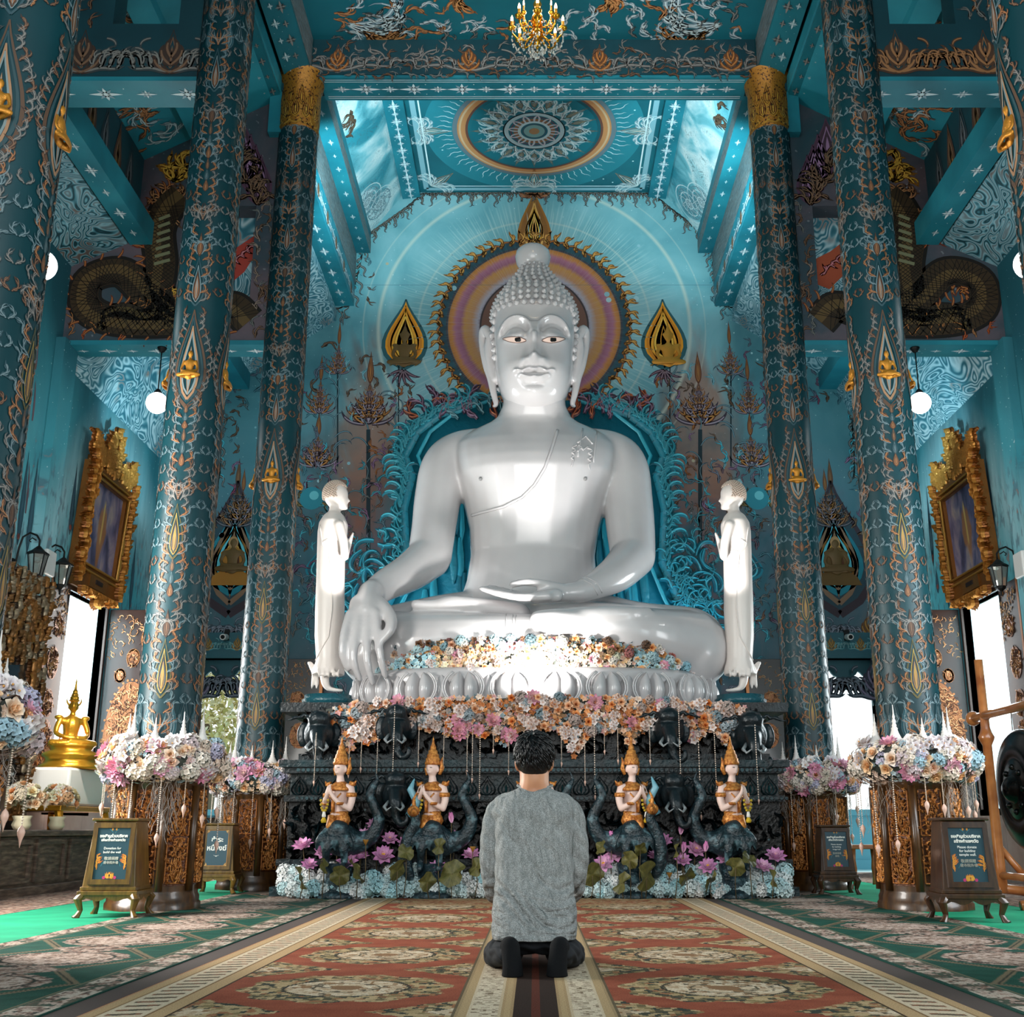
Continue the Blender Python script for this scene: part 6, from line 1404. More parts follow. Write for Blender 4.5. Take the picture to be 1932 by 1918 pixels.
mb = MB().lathe([(.05, .08), (.1, .05), (.15, .01), (.155, -.01), (.12, .0)], 24, (0, 0, .235), sy=.72)
for s in (-1, 1):
    mb.lathe([(.05, -.02), (.054, 0), (.05, .02)], 14, (s*.152, -.005, .185)); mb.lathe([(.036, -.014), (.04, 0), (.036, .014)], 12, (s*.1, -.11, .1)); mb.tube([(s*.13, 0, .29), (s*.18, 0, .29), (s*.2, 0, .32)], [.03, .02, .004], 8)
mb.lathe([(.1, -.1), (.118, -.06), (.105, -.02), (.09, .0), (.094, .02), (.085, .03)], 24, (0, 0, 0), sy=.9); mb.tube([(-.08, -.08, .2), (0, -.1, .12), (.08, -.08, .2)], .008, 6); mb.tube([(0, -.1, .12), (0, -.095, .02)], .02, 6); mb.tube([(0, -.09, -.02), (0, -.13, -.12), (0, -.12, -.2)], [.05, .04, .01], 8)
me_ko = mb.mesh('gilt_ornaments', m_org)
mb = MB()
for k in range(9): a = PI*k/8; mb.ball((-.03+.045*math.cos(a), -.19, .13-.1*math.sin(a)), .014, c=lin('b89a24'), n=8, k=6)
mb.lathe([(.012, 0), (.022, -.05), (.014, -.06)], 8, (-.03, -.19, .03), c=lin('e8e4dc')); mb.lathe([(.014, 0), (.03, -.03), (.022, -.05)], 8, (-.03, -.19, -.03), c=lin('c8a41c'))
me_kg = mb.mesh('flower_string', m_flw)
mb = MB(); c = lambda *p: chain(mb, p, 14, 5)
c((0, -.06, -.16, .12), (0, .02, -.22, .16), (.1, .04, -.26, .15), (.22, .05, -.26, .1)); 
for s in (-1, 1): c((s*.05, -.1, -.22, .07), (s*.08, -.16, -.32, .045), (s*.09, -.12, -.44, .035), (s*.09, -.2, -.5, .03)); 
for k in range(7): c((-.1+.03*k, -.1, -.15, .03), (-.16+.05*k, -.17, -.24, .028), (-.18+.06*k, -.15, -.33, .012))
c((.2, .05, -.26, .1), (.33, .04, -.2, .075), (.39, .03, -.05, .06), (.34, .02, .08, .05), (.29, .02, .18, .042), (.33, .02, .28, .034), (.36, .02, .34, .018), (.33, .02, .42, .006))
me_kt = remesh(mb, .011, 1, 'bird_body'); me_kt.materials.append(m_bird)
proto = None
for (px, lab, s, rz) in ((640, 'leftmost gold-crowned deva figurine with pale skin kneeling on a dark bird body', 1, -.55), (815, 'gold-crowned deva figurine left of the kneeling man holding a flower string', 1, -.55), (1012, 'gold-crowned deva figurine mostly hidden behind the kneeling man', 1, 0), (1193, 'gold-crowned deva figurine right of the kneeling man turned to the right', -1, .55), (1383, 'rightmost gold-crowned deva figurine turned to the right below the altar garland', -1, .55)):
    p = PY(px, 1536, 11.62); t = thing('deva_figurine', lab, 'figurine', p, rz, 'crowned devas kneeling along the altar'); t.scale = (s*1.0, 1, 1)
    for me, n in ((me_kb, 'body'), (me_kc, 'crown'), (me_ko, 'gilt_ornaments'), (me_kg, 'flower_string')): place(me, n, t)
    o = place(me_kt, 'bird_body', t, (0, 0, .0), (0, 0, -rz*s)); 
    hx = place(MB().add([(-.045, -.076, .452), (-.02, -.082, .452), (-.02, -.083, .446), (-.045, -.077, .446)], [(0, 1, 2, 3)]).add([(.045, -.076, .452), (.02, -.082, .452), (.02, -.083, .446), (.045, -.077, .446)], [(0, 1, 2, 3)]).mesh('painted_brows', mat('dark_ink', '2a1a18', .5)), 'painted_brows', t)
    st = MB().lathe([(.2, 0), (.21, .03), (.17, .06), (.13, .1), (.15, p.z-.46 if p.z > .6 else .12)], 16, (0, .02, -p.z)); st.build('plinth', m_bird, t, True)
def swan(px, py, s, lab):
    p = PY(px, py, 11.5); t = thing('naga_figurine', lab, 'figurine', p, 0, 'small naga heads by the altar')
    mb = MB(); chain(mb, [(0, .02, -.45, .05), (s*.05, 0, -.3, .07), (s*.02, -.02, -.1, .06), (-s*.05, -.04, .05, .05), (-s*.03, -.06, .14, .045)], 12, 5); me = remesh(mb, .012, 2, 'neck'); me.materials.append(m_bird); place(me, 'neck', t)
    mb = MB(); mb.ball((-s*.03, -.08, .15), (.06, .08, .055)); mb.tube([(-s*.03, -.1, .15), (-s*.05, -.2, .13), (-s*.05, -.26, .16)], [.045, .03, .008], 8)
    for k in range(5): mb.tube([(-s*.03, -.04+.02*k, .18), (-s*.02, .0+.02*k, .26), (-s*.05, -.01+.02*k, .33-.02*k)], [.02, .018, .003], 6)
    mb.build('gilt_head', m_org, t, True)
    mb = MB(); mb.tube([(s*.02, .05, .1), (-s*.05, .04, .24), (s*.02, .04, .36), (-s*.02, .03, .46)], [.05, .045, .035, .006], 10); mb.build('blue_crest', mat('blue_lit_tint', '6fa4b4', .25), t, True)  # blue light on the figurine is put into this pale crest colour
swan(775, 1560, -1, 'small naga figurine with gilt head and pale blue crest left of the man'); swan(1236, 1556, 1, 'small naga figurine with gilt head and pale blue crest right of the man')

# ------------------------------------------------------------------ lotus pond along the altar foot
lm = lotus_mesh('petals', 1.0); me_lot = lm.mesh('petals', m_flower)
me_cen = MB().lathe([(.03, .04), (.1, .1), (.12, .2), (.1, .22), (.0, .2)], 12, c=lin('e8b23c')).mesh('seed_center', m_flw)
mb = MB()
for i in range(6): petal(mb, .62, .34, -.35, 0, .34, 2*PI*i/6, 'f0d0e0', 'd47ab4', 5, True, r0=.02)
me_budf = mb.mesh('bud_petals', m_flower)
me_pod = MB().lathe([(.02, -.25), (.12, -.05), (.2, .08), (.19, .12), (.0, .1)], 14).mesh('seed_pod', mat('pod_brown', '9a6a24', .6))
m_leaf = mat('lotus_leaf_green', rough=.55, fn=lambda: mix(lt(abs(fr(E.m('ARCTAN2', coords()[0], coords()[1])*2.4)-.5), .04, .03)*.5, ramp(noise(vec(*coords()), 3, 3), [(.3, '3f401a'), (.7, '6b6430')]), '8a8a4c'))
def leaf_mesh(seed):
    rr = random.Random(seed); mb = MB(); V = [(0, 0, -.06)]; n = 26; K = 4
    for k in range(1, K+1):
        for j in range(n):
            a = 2*PI*j/n; q = k/K*(1-.08*abs(math.sin(a*4))-(.35 if j == 0 and k == K else 0)); V.append((q*math.cos(a), q*math.sin(a), .16*(k/K)**2*(math.sin(a*3+seed)+.8*math.sin(a*5+1))))
    Fc = [(0, 1+j, 1+(j+1) % n) for j in range(n)]+[(1+k*n+j, 1+(k+1)*n+j, 1+(k+1)*n+(j+1) % n, 1+k*n+(j+1) % n) for k in range(K-1) for j in range(n)]
    return mb.add(V, Fc).mesh('blade', m_leaf)
me_leaf = [leaf_mesh(k) for k in range(3)]; m_stem = mat('stem_green', '5a4a2c', .6)
def side_of(px): return 'left of the kneeling man' if px < 1000 else 'right of the kneeling man'
def stem(t, p, top=(0, 0, 0)):
    MB().tube([(top[0], top[1], top[2]), (rnd.uniform(-.01, .01), .03, -p.z*.5), (rnd.uniform(-.02, .02), .05, -p.z+.012)], .0045, 5).build('stem', m_stem, t, True)
rf = random.Random(77)
BL = [(572, 1595), (609, 1606), (583, 1630), (656, 1624), (680, 1615), (686, 1574), (707, 1554), (735, 1581), (723, 1613), (766, 1588), (857, 1583), (825, 1638), (1139, 1629), (1162, 1609), (1239, 1616), (1253, 1587), (1288, 1621), (1312, 1602), (1336, 1633), (1368, 1617), (1403, 1592), (1438, 1635), (1463, 1615), (890, 1612)]
for i, (px, py) in enumerate(BL):
    Y = 11.52+.004*(1690-py)*.6-(.06 if py > 1620 else 0); p = PY(px, py+4, Y); t = thing('lotus_flower', f'open pink lotus flower {side_of(px)}, {ordn(1+sum(1 for b in BL if (b[0] < 1000) == (px < 1000) and b < (px, py)))} from the left', 'lotus', p, rf.uniform(0, 6), f'pink lotus flowers {side_of(px)}, {"low" if py > 1610 else "high"}')
    e = (rf.uniform(.3, .9), rf.uniform(-.3, .3), -t.rotation_euler[2]); sz = .165*rf.uniform(.85, 1.15); place(me_lot, 'petals', t, rot=e, scale=sz, color=rf.choice(('ffe4f6', 'fadcf4', 'ffeefa'))); place(me_cen, 'seed_center', t, rot=e, scale=sz); stem(t, p)
for px, py in ((636, 1573), (663, 1596), (802, 1566), (852, 1544), (1154, 1579), (1194, 1582), (1284, 1566), (1331, 1598), (1289, 1600)):
    p = PY(px, py+8, 11.6); t = thing('lotus_bud', f'closed pink lotus bud {side_of(px)}, at {ordn(1+[636, 663, 802, 852, 1154, 1194, 1284, 1289, 1331].index(px))} place from the left', 'lotus bud', p, 0, f'pink lotus buds {side_of(px)}'); place(me_budf, 'bud_petals', t, rot=(rf.uniform(-.2, .2), rf.uniform(-.2, .2), 0), scale=.17, color='fbe0f4'); stem(t, p)
for px, py in ((690, 1587), (804, 1588), (892, 1600), (1263, 1649), (1190, 1632), (1375, 1605)):
    p = PY(px, py, 11.5); t = thing('lotus_seed_pod', f'brown lotus seed pod among the flowers, {ordn(1+[690, 804, 892, 1190, 1263, 1375].index(px))} from the left', 'seed pod', p, 0, f'brown seed pods {side_of(px)}'); place(me_pod, 'seed_pod', t, scale=.15); stem(t, p)
LX = [568, 641, 673, 750, 806, 853, 899, 828, 766, 612, 1117, 1173, 1220, 1295, 1341, 1133, 1208, 1188, 1276, 1388, 1414, 1459]
for i, (px, py, s) in enumerate(((568, 1656, 22), (641, 1651, 18), (673, 1643, 24), (750, 1641, 22), (806, 1663, 18), (853, 1647, 25), (899, 1635, 18), (828, 1596, 15), (766, 1607, 16), (612, 1633, 14), (1117, 1649, 22), (1173, 1665, 20), (1220, 1652, 27), (1295, 1654, 20), (1341, 1660, 22), (1133, 1598, 14), (1208, 1602, 14), (1188, 1622, 17), (1276, 1604, 15), (1388, 1635, 18), (1414, 1620, 16), (1459, 1656, 18))):
    p = PY(px, py, 11.38); t = thing('lotus_leaf', f'round olive lotus leaf {side_of(px)}, {ordn(1+sorted(LX).index(px))} of all from the left', 'leaf', p, 0, f'olive lotus leaves {side_of(px)}, {"low" if py > 1615 else "high"}')
    place(me_leaf[i % 3], 'blade', t, rot=(rf.uniform(.9, 1.35), rf.uniform(-.4, .4), rf.uniform(0, 6)), scale=s*.0054*1.05); stem(t, p)
hn = [0, 0, 0]
for px in range(534, 1480, 15):
    for row, (py, Y) in enumerate(((1679, 11.56), (1662, 11.66), (1647, 11.74))):
        if row == 2 and rf.random() < .3: continue
        q = px+rf.uniform(-6, 6); p = PY(q, py+rf.uniform(-5, 4), Y); p.z = max(p.z, .065)
        o = place(me_hyd, 'hydrangea_head', None, p, (rf.uniform(.2, 1.2), rf.uniform(-.5, .5), rf.uniform(0, 6)), .15*rf.uniform(.85, 1.25), rf.choice(('d0f2f8', 'bcecf6', 'f2fcfe', 'dff6fa', 'ffffff')))
        hn[row] += 1; tag(o, f'pale blue hydrangea head in the {("front", "middle", "back")[row]} row along the altar foot, {ordn(hn[row])} from the left', 'hydrangea', f'hydrangea heads {side_of(q)}')
# ------------------------------------------------------------------ kneeling man
man = thing('person', 'kneeling man seen from behind in a grey long-sleeved shirt and dark trousers on the carpet', 'person', (.0, 5.8, .012))
OM = Vector((0, -5.8, -.012))
def pm(me, name, m, par=None): me.materials.append(m); o = place(me, name, par or man, OM if par is None else (0, 0, 0)); return o
def msk(mb, *p, n=16, sub=6): chain(mb, [B(*q) for q in p], n, sub)
m_skin2 = mat('skin', rough=.5, fn=lambda: ramp(noise(vec(*coords()), 8, 2), [(.3, 'a86e4e'), (.7, 'c08a66')]), sss=.1)
mb = MB(); hc = PY(1008, 1431, 5.97)
mb.ball(hc, (.083, .1, .112), n=24, k=18); mb.ball(hc+Vector((0, .03, -.06)), (.06, .065, .06), n=18, k=12)
mb.ball(hc+Vector((0, .105, -.015)), (.014, .024, .028)); mb.ball(hc+Vector((0, .08, -.06)), (.028, .02, .012)); mb.ball(hc+Vector((0, .075, -.095)), (.025, .02, .018))
for s in (-1, 1): mb.ball(hc+Vector((s*.032, .086, .012)), (.018, .012, .01)); mb.ball(hc+Vector((s*.09, .0, -.02)), (.012, .022, .034)); mb.ball(hc+Vector((s*.087, .0, -.042)), (.01, .016, .02))
msk(mb, (1008, 1445, 5.97, 28), (1008, 1478, 5.95, 28), (1008, 1500, 5.93, 33)); loft(mb, [(985, 1031, 1500, 5.93, .055), (955, 1061, 1535, 5.91, .08), (952, 1064, 1600, 5.88, .08), (950, 1066, 1700, 5.84, .08), (950, 1066, 1760, 5.8, .1)], 20)
for s in (-1, 1):
    q = lambda px, py, Y, r: (1008+s*px, py, Y, r)
    msk(mb, q(40, 1520, 5.93, 11), q(70, 1536, 5.93, 12), q(84, 1580, 5.91, 12), q(84, 1645, 5.91, 11)); msk(mb, q(84, 1645, 5.91, 11), q(76, 1686, 6.03, 10), q(50, 1700, 6.2, 9))
    a = PY(1008+s*48, 1698, 6.22)
    mb.ball(a+Vector((-s*.03, .03, 0)), (.045, .04, .018), n=12, k=8)
    for k in range(4): chain(mb, [(*(a+Vector((-s*(.05), .01+.018*k, 0))), .009), (*(a+Vector((-s*.085, .012+.018*k, .005))), .0085), (*(a+Vector((-s*(.115-.004*abs(k-1.5)), .012+.018*k, -.008))), .007)], 8, 3)
    chain(mb, [(*(a+Vector((-s*.02, -.005, .01))), .01), (*(a+Vector((-s*.055, -.015, .02))), .009), (*(a+Vector((-s*.075, -.008, .02))), .007)], 8, 3)
    msk(mb, q(30, 1750, 5.78, 30), q(50, 1790, 6.1, 26), q(55, 1800, 6.3, 20)); msk(mb, q(55, 1802, 6.3, 18), q(60, 1812, 6.0, 16), q(50, 1805, 5.62, 14)); msk(mb, q(48, 1795, 5.58, 13), q(47, 1825, 5.53, 12))
me = remesh(mb, .0075, 3, 'body'); pm(me, 'body', m_skin2)
# shirt
mb = MB()
loft(mb, [(984, 1036, 1481, 5.945, .055), (976, 1042, 1487, 5.94, .075), (955, 1060, 1494, 5.93, .1), (936, 1080, 1506, 5.92, .115), (926, 1089, 1530, 5.91, .13), (926, 1088, 1570, 5.9, .135), (929, 1085, 1620, 5.87, .13), (931, 1084, 1670, 5.84, .13), (928, 1089, 1712, 5.82, .145), (926, 1090, 1740, 5.8, .155), (928, 1088, 1771, 5.79, .165)], 30, 2.4)
for s in (-1, 1):
    q = lambda px, py, Y, r: (1008+s*px, py, Y, r)
    msk(mb, q(50, 1513, 5.93, 20), q(71, 1531, 5.93, 21), q(81, 1572, 5.91, 20.5), q(85, 1620, 5.9, 19), q(83, 1655, 5.91, 17.5)); msk(mb, q(83, 1655, 5.91, 17.5), q(80, 1684, 6.0, 15), q(64, 1698, 6.14, 12))
me = remesh(mb, .0062, 4, 'shirt')
co = np.empty(len(me.vertices)*3); me.vertices.foreach_get('co', co); co = co.reshape(-1, 3); no = np.empty_like(co); me.vertices.foreach_get('normal', no.reshape(-1)); 
x, z = co[:, 0], co[:, 2]; back = np.clip(-no[:, 1], 0, 1)
up = np.clip((z-.30)/.1, 0, 1); low = np.clip((.46-z)/.1, 0, 1)*np.clip((z-.19)/.03, 0, 1)
g = lambda a: np.exp(-(a)**2)
sh = lambda a: np.abs(np.sin(a))**3
d = -.011*sh((x*1.15+z*.6)*21+.8*np.sin(z*9))*up*np.clip(.6+x*3, 0, 1)-.008*sh((x*1.6-z*.35)*17+.7*np.sin(z*12)+1)*np.clip(.07-x, 0, .2)*5*up
d -= .02*sh((z*1.0+.11*np.sin(x*9+.6)+.08*x)*52+1.1*np.sin(x*11))*low*(.55+.45*np.sin(x*17+z*30))
d += .006*g((np.abs(x)-.19-.02*z)/.012)*-1*np.clip((z-.3)/.1, 0, 1)
arm = np.clip((np.abs(x)-.17)/.03, 0, 1); d -= .007*sh(z*34+x*30)*arm
d -= .004*g((z-.178)/.003)
co += no*(d*np.clip(back+.35, 0, 1))[:, None]; me.vertices.foreach_set('co', co.ravel()); me.update()
m_shirt = mat('heather_grey_jersey', rough=.9, spec=.1, fn=lambda: ramp(noise(vec(*coords()), 260, 2, rough=.7)*.75+noise(vec(coords()[0]*1., coords()[1]*1., coords()[2]*.25), 60, 2)*.25, [(.36, '626564'), (.5, '828584'), (.64, 'a8aaa9')]), bump=(lambda: (lambda x, y, z: noise(vec(x*1.3+z*.55, y, z*.6-x*.3), 9, 2, 1.2)+noise(vec(x*.5+.3*z, y, z*2.2), 14, 2, .8)*lt(z, .42, .12)*.8+noise(vec(x, y, z), 400, 1)*.02)(*coords()), .9, .035))
pm(me, 'shirt', m_shirt)
mb = MB(); P = [PY(1008+34*math.cos(t), 1482+5*math.sin(t), 5.945-.06*math.sin(t)) for t in np.linspace(0, 2*PI, 25)]
mb.tube([Vector((0.003+.088*math.cos(t), 5.945-.062*math.sin(t), .862+.012*math.sin(-t))) for t in np.linspace(0, 2*PI, 30)], .006, 8, caps=False); pm(mb.mesh('collar', []), 'collar', m_shirt)
# trousers and socks
mb = MB()
loft(mb, [(945, 1070, 1752, 5.81, .11), (938, 1078, 1768, 5.81, .13), (932, 1084, 1782, 5.82, .15), (950, 1066, 1795, 5.85, .12)], 26, 2.4)
for s in (-1, 1):
    q = lambda px, py, Y, r: (1008+s*px, py, Y, r)
    msk(mb, q(38, 1778, 5.82, 26), q(52, 1790, 6.0, 32), q(58, 1798, 6.28, 26)); msk(mb, q(60, 1800, 6.28, 24), q(68, 1800, 6.0, 27), q(66, 1798, 5.78, 24), q(57, 1800, 5.62, 19), q(52, 1800, 5.56, 17))
me = remesh(mb, .0075, 3, 'trousers')
co = np.empty(len(me.vertices)*3); me.vertices.foreach_get('co', co); co = co.reshape(-1, 3); no = np.empty_like(co); me.vertices.foreach_get('normal', no.reshape(-1))
co += no*(.004*np.sin(co[:, 2]*120+co[:, 0]*60+np.sin(co[:, 1]*30)*2))[:, None]; co[:, 2] = np.maximum(co[:, 2], .016); me.vertices.foreach_set('co', co.ravel()); me.update()
pm(me, 'trousers', mat('charcoal_denim', '171a1e', .8, spec=.2, bump=nbump(300, .4, .003, 1)))
for s in (-1, 1):
    mb = MB(); q = lambda px, py, Y, r: (1008+s*px+(0 if s > 0 else 2), py, Y, r)
    msk(mb, q(52, 1792, 5.62, 15), q(49, 1784, 5.56, 18)); msk(mb, q(47, 1786, 5.53, 18), q(45, 1806, 5.51, 18), q(43, 1826, 5.5, 19.5), q(43, 1840, 5.5, 20)); 
    for dx in (-12, 0, 12): msk(mb, q(43+dx, 1838, 5.5, 9), q(43+dx, 1850, 5.52, 7.5), q(43+dx, 1850, 5.58, 6.5))
    me = remesh(mb, .006, 3, 'sock'); co = np.empty(len(me.vertices)*3); me.vertices.foreach_get('co', co); co = co.reshape(-1, 3); co[:, 2] = np.maximum(co[:, 2], .014); me.vertices.foreach_set('co', co.ravel()); me.update(); pm(me, 'sock', mat('black_sock', '0f1012', .9, spec=.15, bump=nbump(260, .5, .003, 1)))
# hair: cap with locks
rr = random.Random(8); mb = MB(); mb.ball(hc+Vector((0, -.008, .022)), (.097, .112, .112), n=24, k=16); mb.ball(hc+Vector((0, -.04, -.02)), (.08, .068, .084), n=18, k=12)
hair = remesh(mb, .008, 2, 'hair'); bh = BVHTree.FromPolygons([v.co for v in hair.vertices], [tuple(p.vertices) for p in hair.polygons])
co = np.empty(len(hair.vertices)*3); hair.vertices.foreach_get('co', co); co = co.reshape(-1, 3); rel = co-np.array(hc)
cut = (rel[:, 1] > .055) & (rel[:, 2] < .045); co[cut] = np.array(hc)+rel[cut]*np.array([.8, .72, .9]); hair.vertices.foreach_set('co', co.ravel()); hair.update()
mb = MB()
for k in range(1300):
    th, ph = rr.uniform(0, 2*PI), math.acos(rr.uniform(-.75, 1)); d = Vector((math.sin(ph)*math.cos(th), math.sin(ph)*math.sin(th), math.cos(ph)))
    if d.y > .45 and d.z < .35 or (d.z < -.62): continue
    crown = Vector((-.15, -.35, .93)).normalized(); t = -(crown-d*d.dot(crown)); t = t.normalized() if t.length > .01 else Vector((1, 0, 0)); t = (t+d.cross(t)*(.25+.2*math.sin(d.x*6))).normalized()
    base = hc+Vector((d.x*.097, d.y*.112-.01, d.z*.112+.02)); L = rr.uniform(.028, .055); lift = rr.uniform(.0, .004)+(.006 if d.z > .75 else 0)
    mb.tube([base-d*.004, base+t*L*.5+d*lift, base+t*L+d*(lift*.6-.002)+Vector((rr.gauss(0, .003), 0, rr.gauss(0, .003)))], [.0042, .0034, .0005], 4)
o = pm(hair, 'hair', mat('black_hair', '08080a', .38, spec=.5)); pm(mb.mesh('hair_locks', []), 'hair_locks', MATS['black_hair'])

# ------------------------------------------------------------------ gilt framed paintings high on the side walls
m_gilt = mat('gilt_frame', rough=.35, metal=.5, fn=lambda: attr('Col'), bump=nbump(40, .4, .01))
def canvas_fn():
    x, y, z = coords(); n = noise(vec(x*2., y*2., z), 2.2, 5, .6); c = ramp(n, [(.3, '2a2c48'), (.45, '5f5f82'), (.55, '8f8098'), (.7, 'c0a8a0')])
    s = abs(y)+.28*abs(z); gold = lt(s+(n-.5)*.2, .2, .05)*lt(z, .35, .1); c = mix(gold*.8, c, 'c07a3a'); return mix(lt(abs(y), .04, .03)*lt(abs(z-.1), .35, .1), c, 'e8c070')
m_canvas = mat('palace_painting', rough=.4, fn=canvas_fn)
for s, nm in ((-1, 'left'), (1, 'right')):
    t = thing('framed_painting', f'ornate gilt framed painting with flame crest hanging high on the {nm} wall', 'framed painting', (s*(XW-.03), 15.1, 4.6)); t.rotation_euler = (0, s*-.05, 0); t.scale = (1, .96, .92)
    hw, hh, fw = .62, .62, .2; r = random.Random(12)
    mb = MB(); G0 = lin('8a5420'); X = lambda d: -s*d
    for (y0, z0, y1, z1) in ((-hw-fw, -hh-fw*1.9, hw+fw, -hh), (-hw-fw, hh, hw+fw, hh+fw), (-hw-fw, -hh, -hw, hh), (hw, -hh, hw+fw, hh)): mb.box((0, y0, z0), (X(.1), y1, z1), 0, G0)
    for k, d in ((.02, .13), (.1, .12)):
        P = [(X(d), a*(hw+k), b*(hh+k)) for a, b in ((-1, -1), (1, -1), (1, 1), (-1, 1), (-1, -1))]; mb.tube(P, .02, 6, c=lin('c08a3c'))
    on = Orn(Surf(lambda u, v, h: np.stack([-s*(.1+h)+0*u, u, v], 1)), relief=.05, h=.0); on.mb = mb; cols = ('8a4f1c', 'c8853a')
    for k in range(46):
        for sd in (-1, 1): on.kranok(sd*(hw+fw*r.uniform(.3, 1.1)), -hh-fw*1.6+(2*hh+fw*3)*k/46, PI/2-sd*r.uniform(-.2, .9), .2, -sd, cols, .045, 2, r)
    for k in range(30): on.kranok(-hw+2*hw*k/29, -hh-fw*1.75, -PI/2+r.uniform(-.8, .8), .16, r.choice((-1, 1)), cols, .05, 2, r)
    for k in range(5): on.kranok((k-2)*.03, -hh-fw*2.0, -PI/2+(k-2)*.3, .25, 1, cols, .05, 2, r)
    mb.box((X(.1), -hw*.5, -hh-fw*1.5), (X(.125), hw*.5, -hh-fw*.6), 0, lin('8f5c28'))
    sharp(mb.build('frame', m_gilt, t)); mb = MB(); on = Orn(on.s, relief=.05, h=-.06); on.mb = mb
    for k in range(90):
        u = r.uniform(-hw-fw*.9, hw+fw*.9); top = .95*math.exp(-(u/.3)**2)+.45*math.exp(-((abs(u)-.75)/.14)**2)+.22
        on.kranok(u, hh+fw*.7+top*r.uniform(0, .62), PI/2-u*.25+r.uniform(-.4, .4), .28, r.choice((-1, 1)), cols, .07, 3, r)
    mb.box((0, -hw-fw*.6, hh+fw*.9), (X(.05), hw+fw*.6, hh+fw*1.5), 0, G0); mb.build('flame_crest', m_gilt, t, True)
    MB().box((X(.02), -hw, -hh), (X(.05), hw, hh)).build('canvas', m_canvas, t); MB().box((X(.11), -.12, -hh-fw*1.15), (X(.14), .12, -hh-fw*.85)).build('plaque', mat('dark_plaque', '2a1c18', .3), t)

# ------------------------------------------------------------------ carved shutters and door leaves
def lattice(par, surf, w, h, seed, circ):
    rr = random.Random(seed)
    for (x, y, a, b) in circ:
        mb = MB(); on = Orn(surf, relief=.008, h=.004); on.mb = mb
        n = 26; on.poly([(x+a*math.cos(2*PI*k/n), y+b*math.sin(2*PI*k/n)) for k in range(n)], '8a5534', .003)
        for q in range(int(a*b*2600)):
            R = math.sqrt(rr.random())*.93; th_ = rr.random()*2*PI; on.curl(x+a*R*math.cos(th_), y+b*R*math.sin(th_), rr.random()*6, min(.09, a), .013, rr.choice((-3, 3)), rr.choice(('b87c50', 'd8a474', '3a1c10', '4a2818')), n=5)
        for k in range(36): t_ = 2*PI*k/36; on.disc(x+a*1.03*math.cos(t_), y+b*1.03*math.sin(t_), .018, '9a6038', 6, .005)
        mb.build('carved_medallion', m_gilt, par, True)
def shutter(name, label, cat, loc, rz, w, h, flip=1, kind='tall'):
    t = thing(name, label, cat, loc, rz); mb = MB().box((0, -.025, 0), (flip*w, .025, h)); bev(mb.build('panel', mat('dark_red_wood', '2c150c', .35, spec=.5, coat=.3), t), .006)
    mb = MB(); sf = plane((0, -.026, 0), (1, 0, 0), (0, 0, 1), (0, -1, 0)); m = flip*w
    if kind == 'tall': C = [(m*.5, h*.33, w*.42, h*.3), (m*.28, h*.66, .06, .08), (m*.48, h*.75, .075, .11), (m*.72, h*.85, .09, .13)]; 
    else: C = [(m*.5, h*.2, w*.4, h*.17), (m*.5, h*.45, .12, .15), (m*.5, h*.63, .14, .18), (m*.4, h*.8, .1, .12)]
    lattice(t, sf, w, h, 5, C); on = Orn(sf, relief=.008, h=.004); on.mb = mb
    for k in range(110):
        u, v = rnd.random(), rnd.random()
        if u+v < 1: on.curl(m*(.04+.9*u), h*(.97-.25*v), rnd.random()*6, .08, .013, rnd.choice((-3, 3)), rnd.choice(('b87c50', 'd8a474')), n=5)
    mb.build('gilt_lattice', m_gilt, t, True)
    MB().box((flip*(w-.03), -.045, 0), (flip*(w+.02), .035, h)).build('edge_rail', mat('copper_rail', 'b06a38', .3, .4), t)
    return t
for s, nm in ((-1, 'left'), (1, 'right')):
    shutter('window_shutter', f'open carved shutter standing out from the far side of the {nm} window', 'shutter', (s*(XW-.04), WIN[1]+.1, WIN[2]), 0, .8, WIN[3]-WIN[2]+.0, -s)
    t = shutter('window_shutter', f'carved shutter folded flat on the wall at the near side of the {nm} window', 'shutter', (s*(XW-.07), WIN[0]-.08, WIN[2]), -s*PI/2, .62, WIN[3]-WIN[2], s, 'x') if s < 0 else shutter('window_shutter', f'carved shutter folded flat on the wall at the near side of the {nm} window', 'shutter', (s*(XW-.07), WIN[0]-.08, WIN[2]), -PI/2, .62, WIN[3]-WIN[2], 1, 'x')
    if s < 0: t.rotation_euler = (0, 0, PI/2)
    a = 4.0; shutter('door_leaf', f'gilt carved door leaf folded against the back wall beside the {nm} doorway', 'door leaf', (s*4.04, YB-.06, 0), 0, .62, 3.3, -s, 'x')

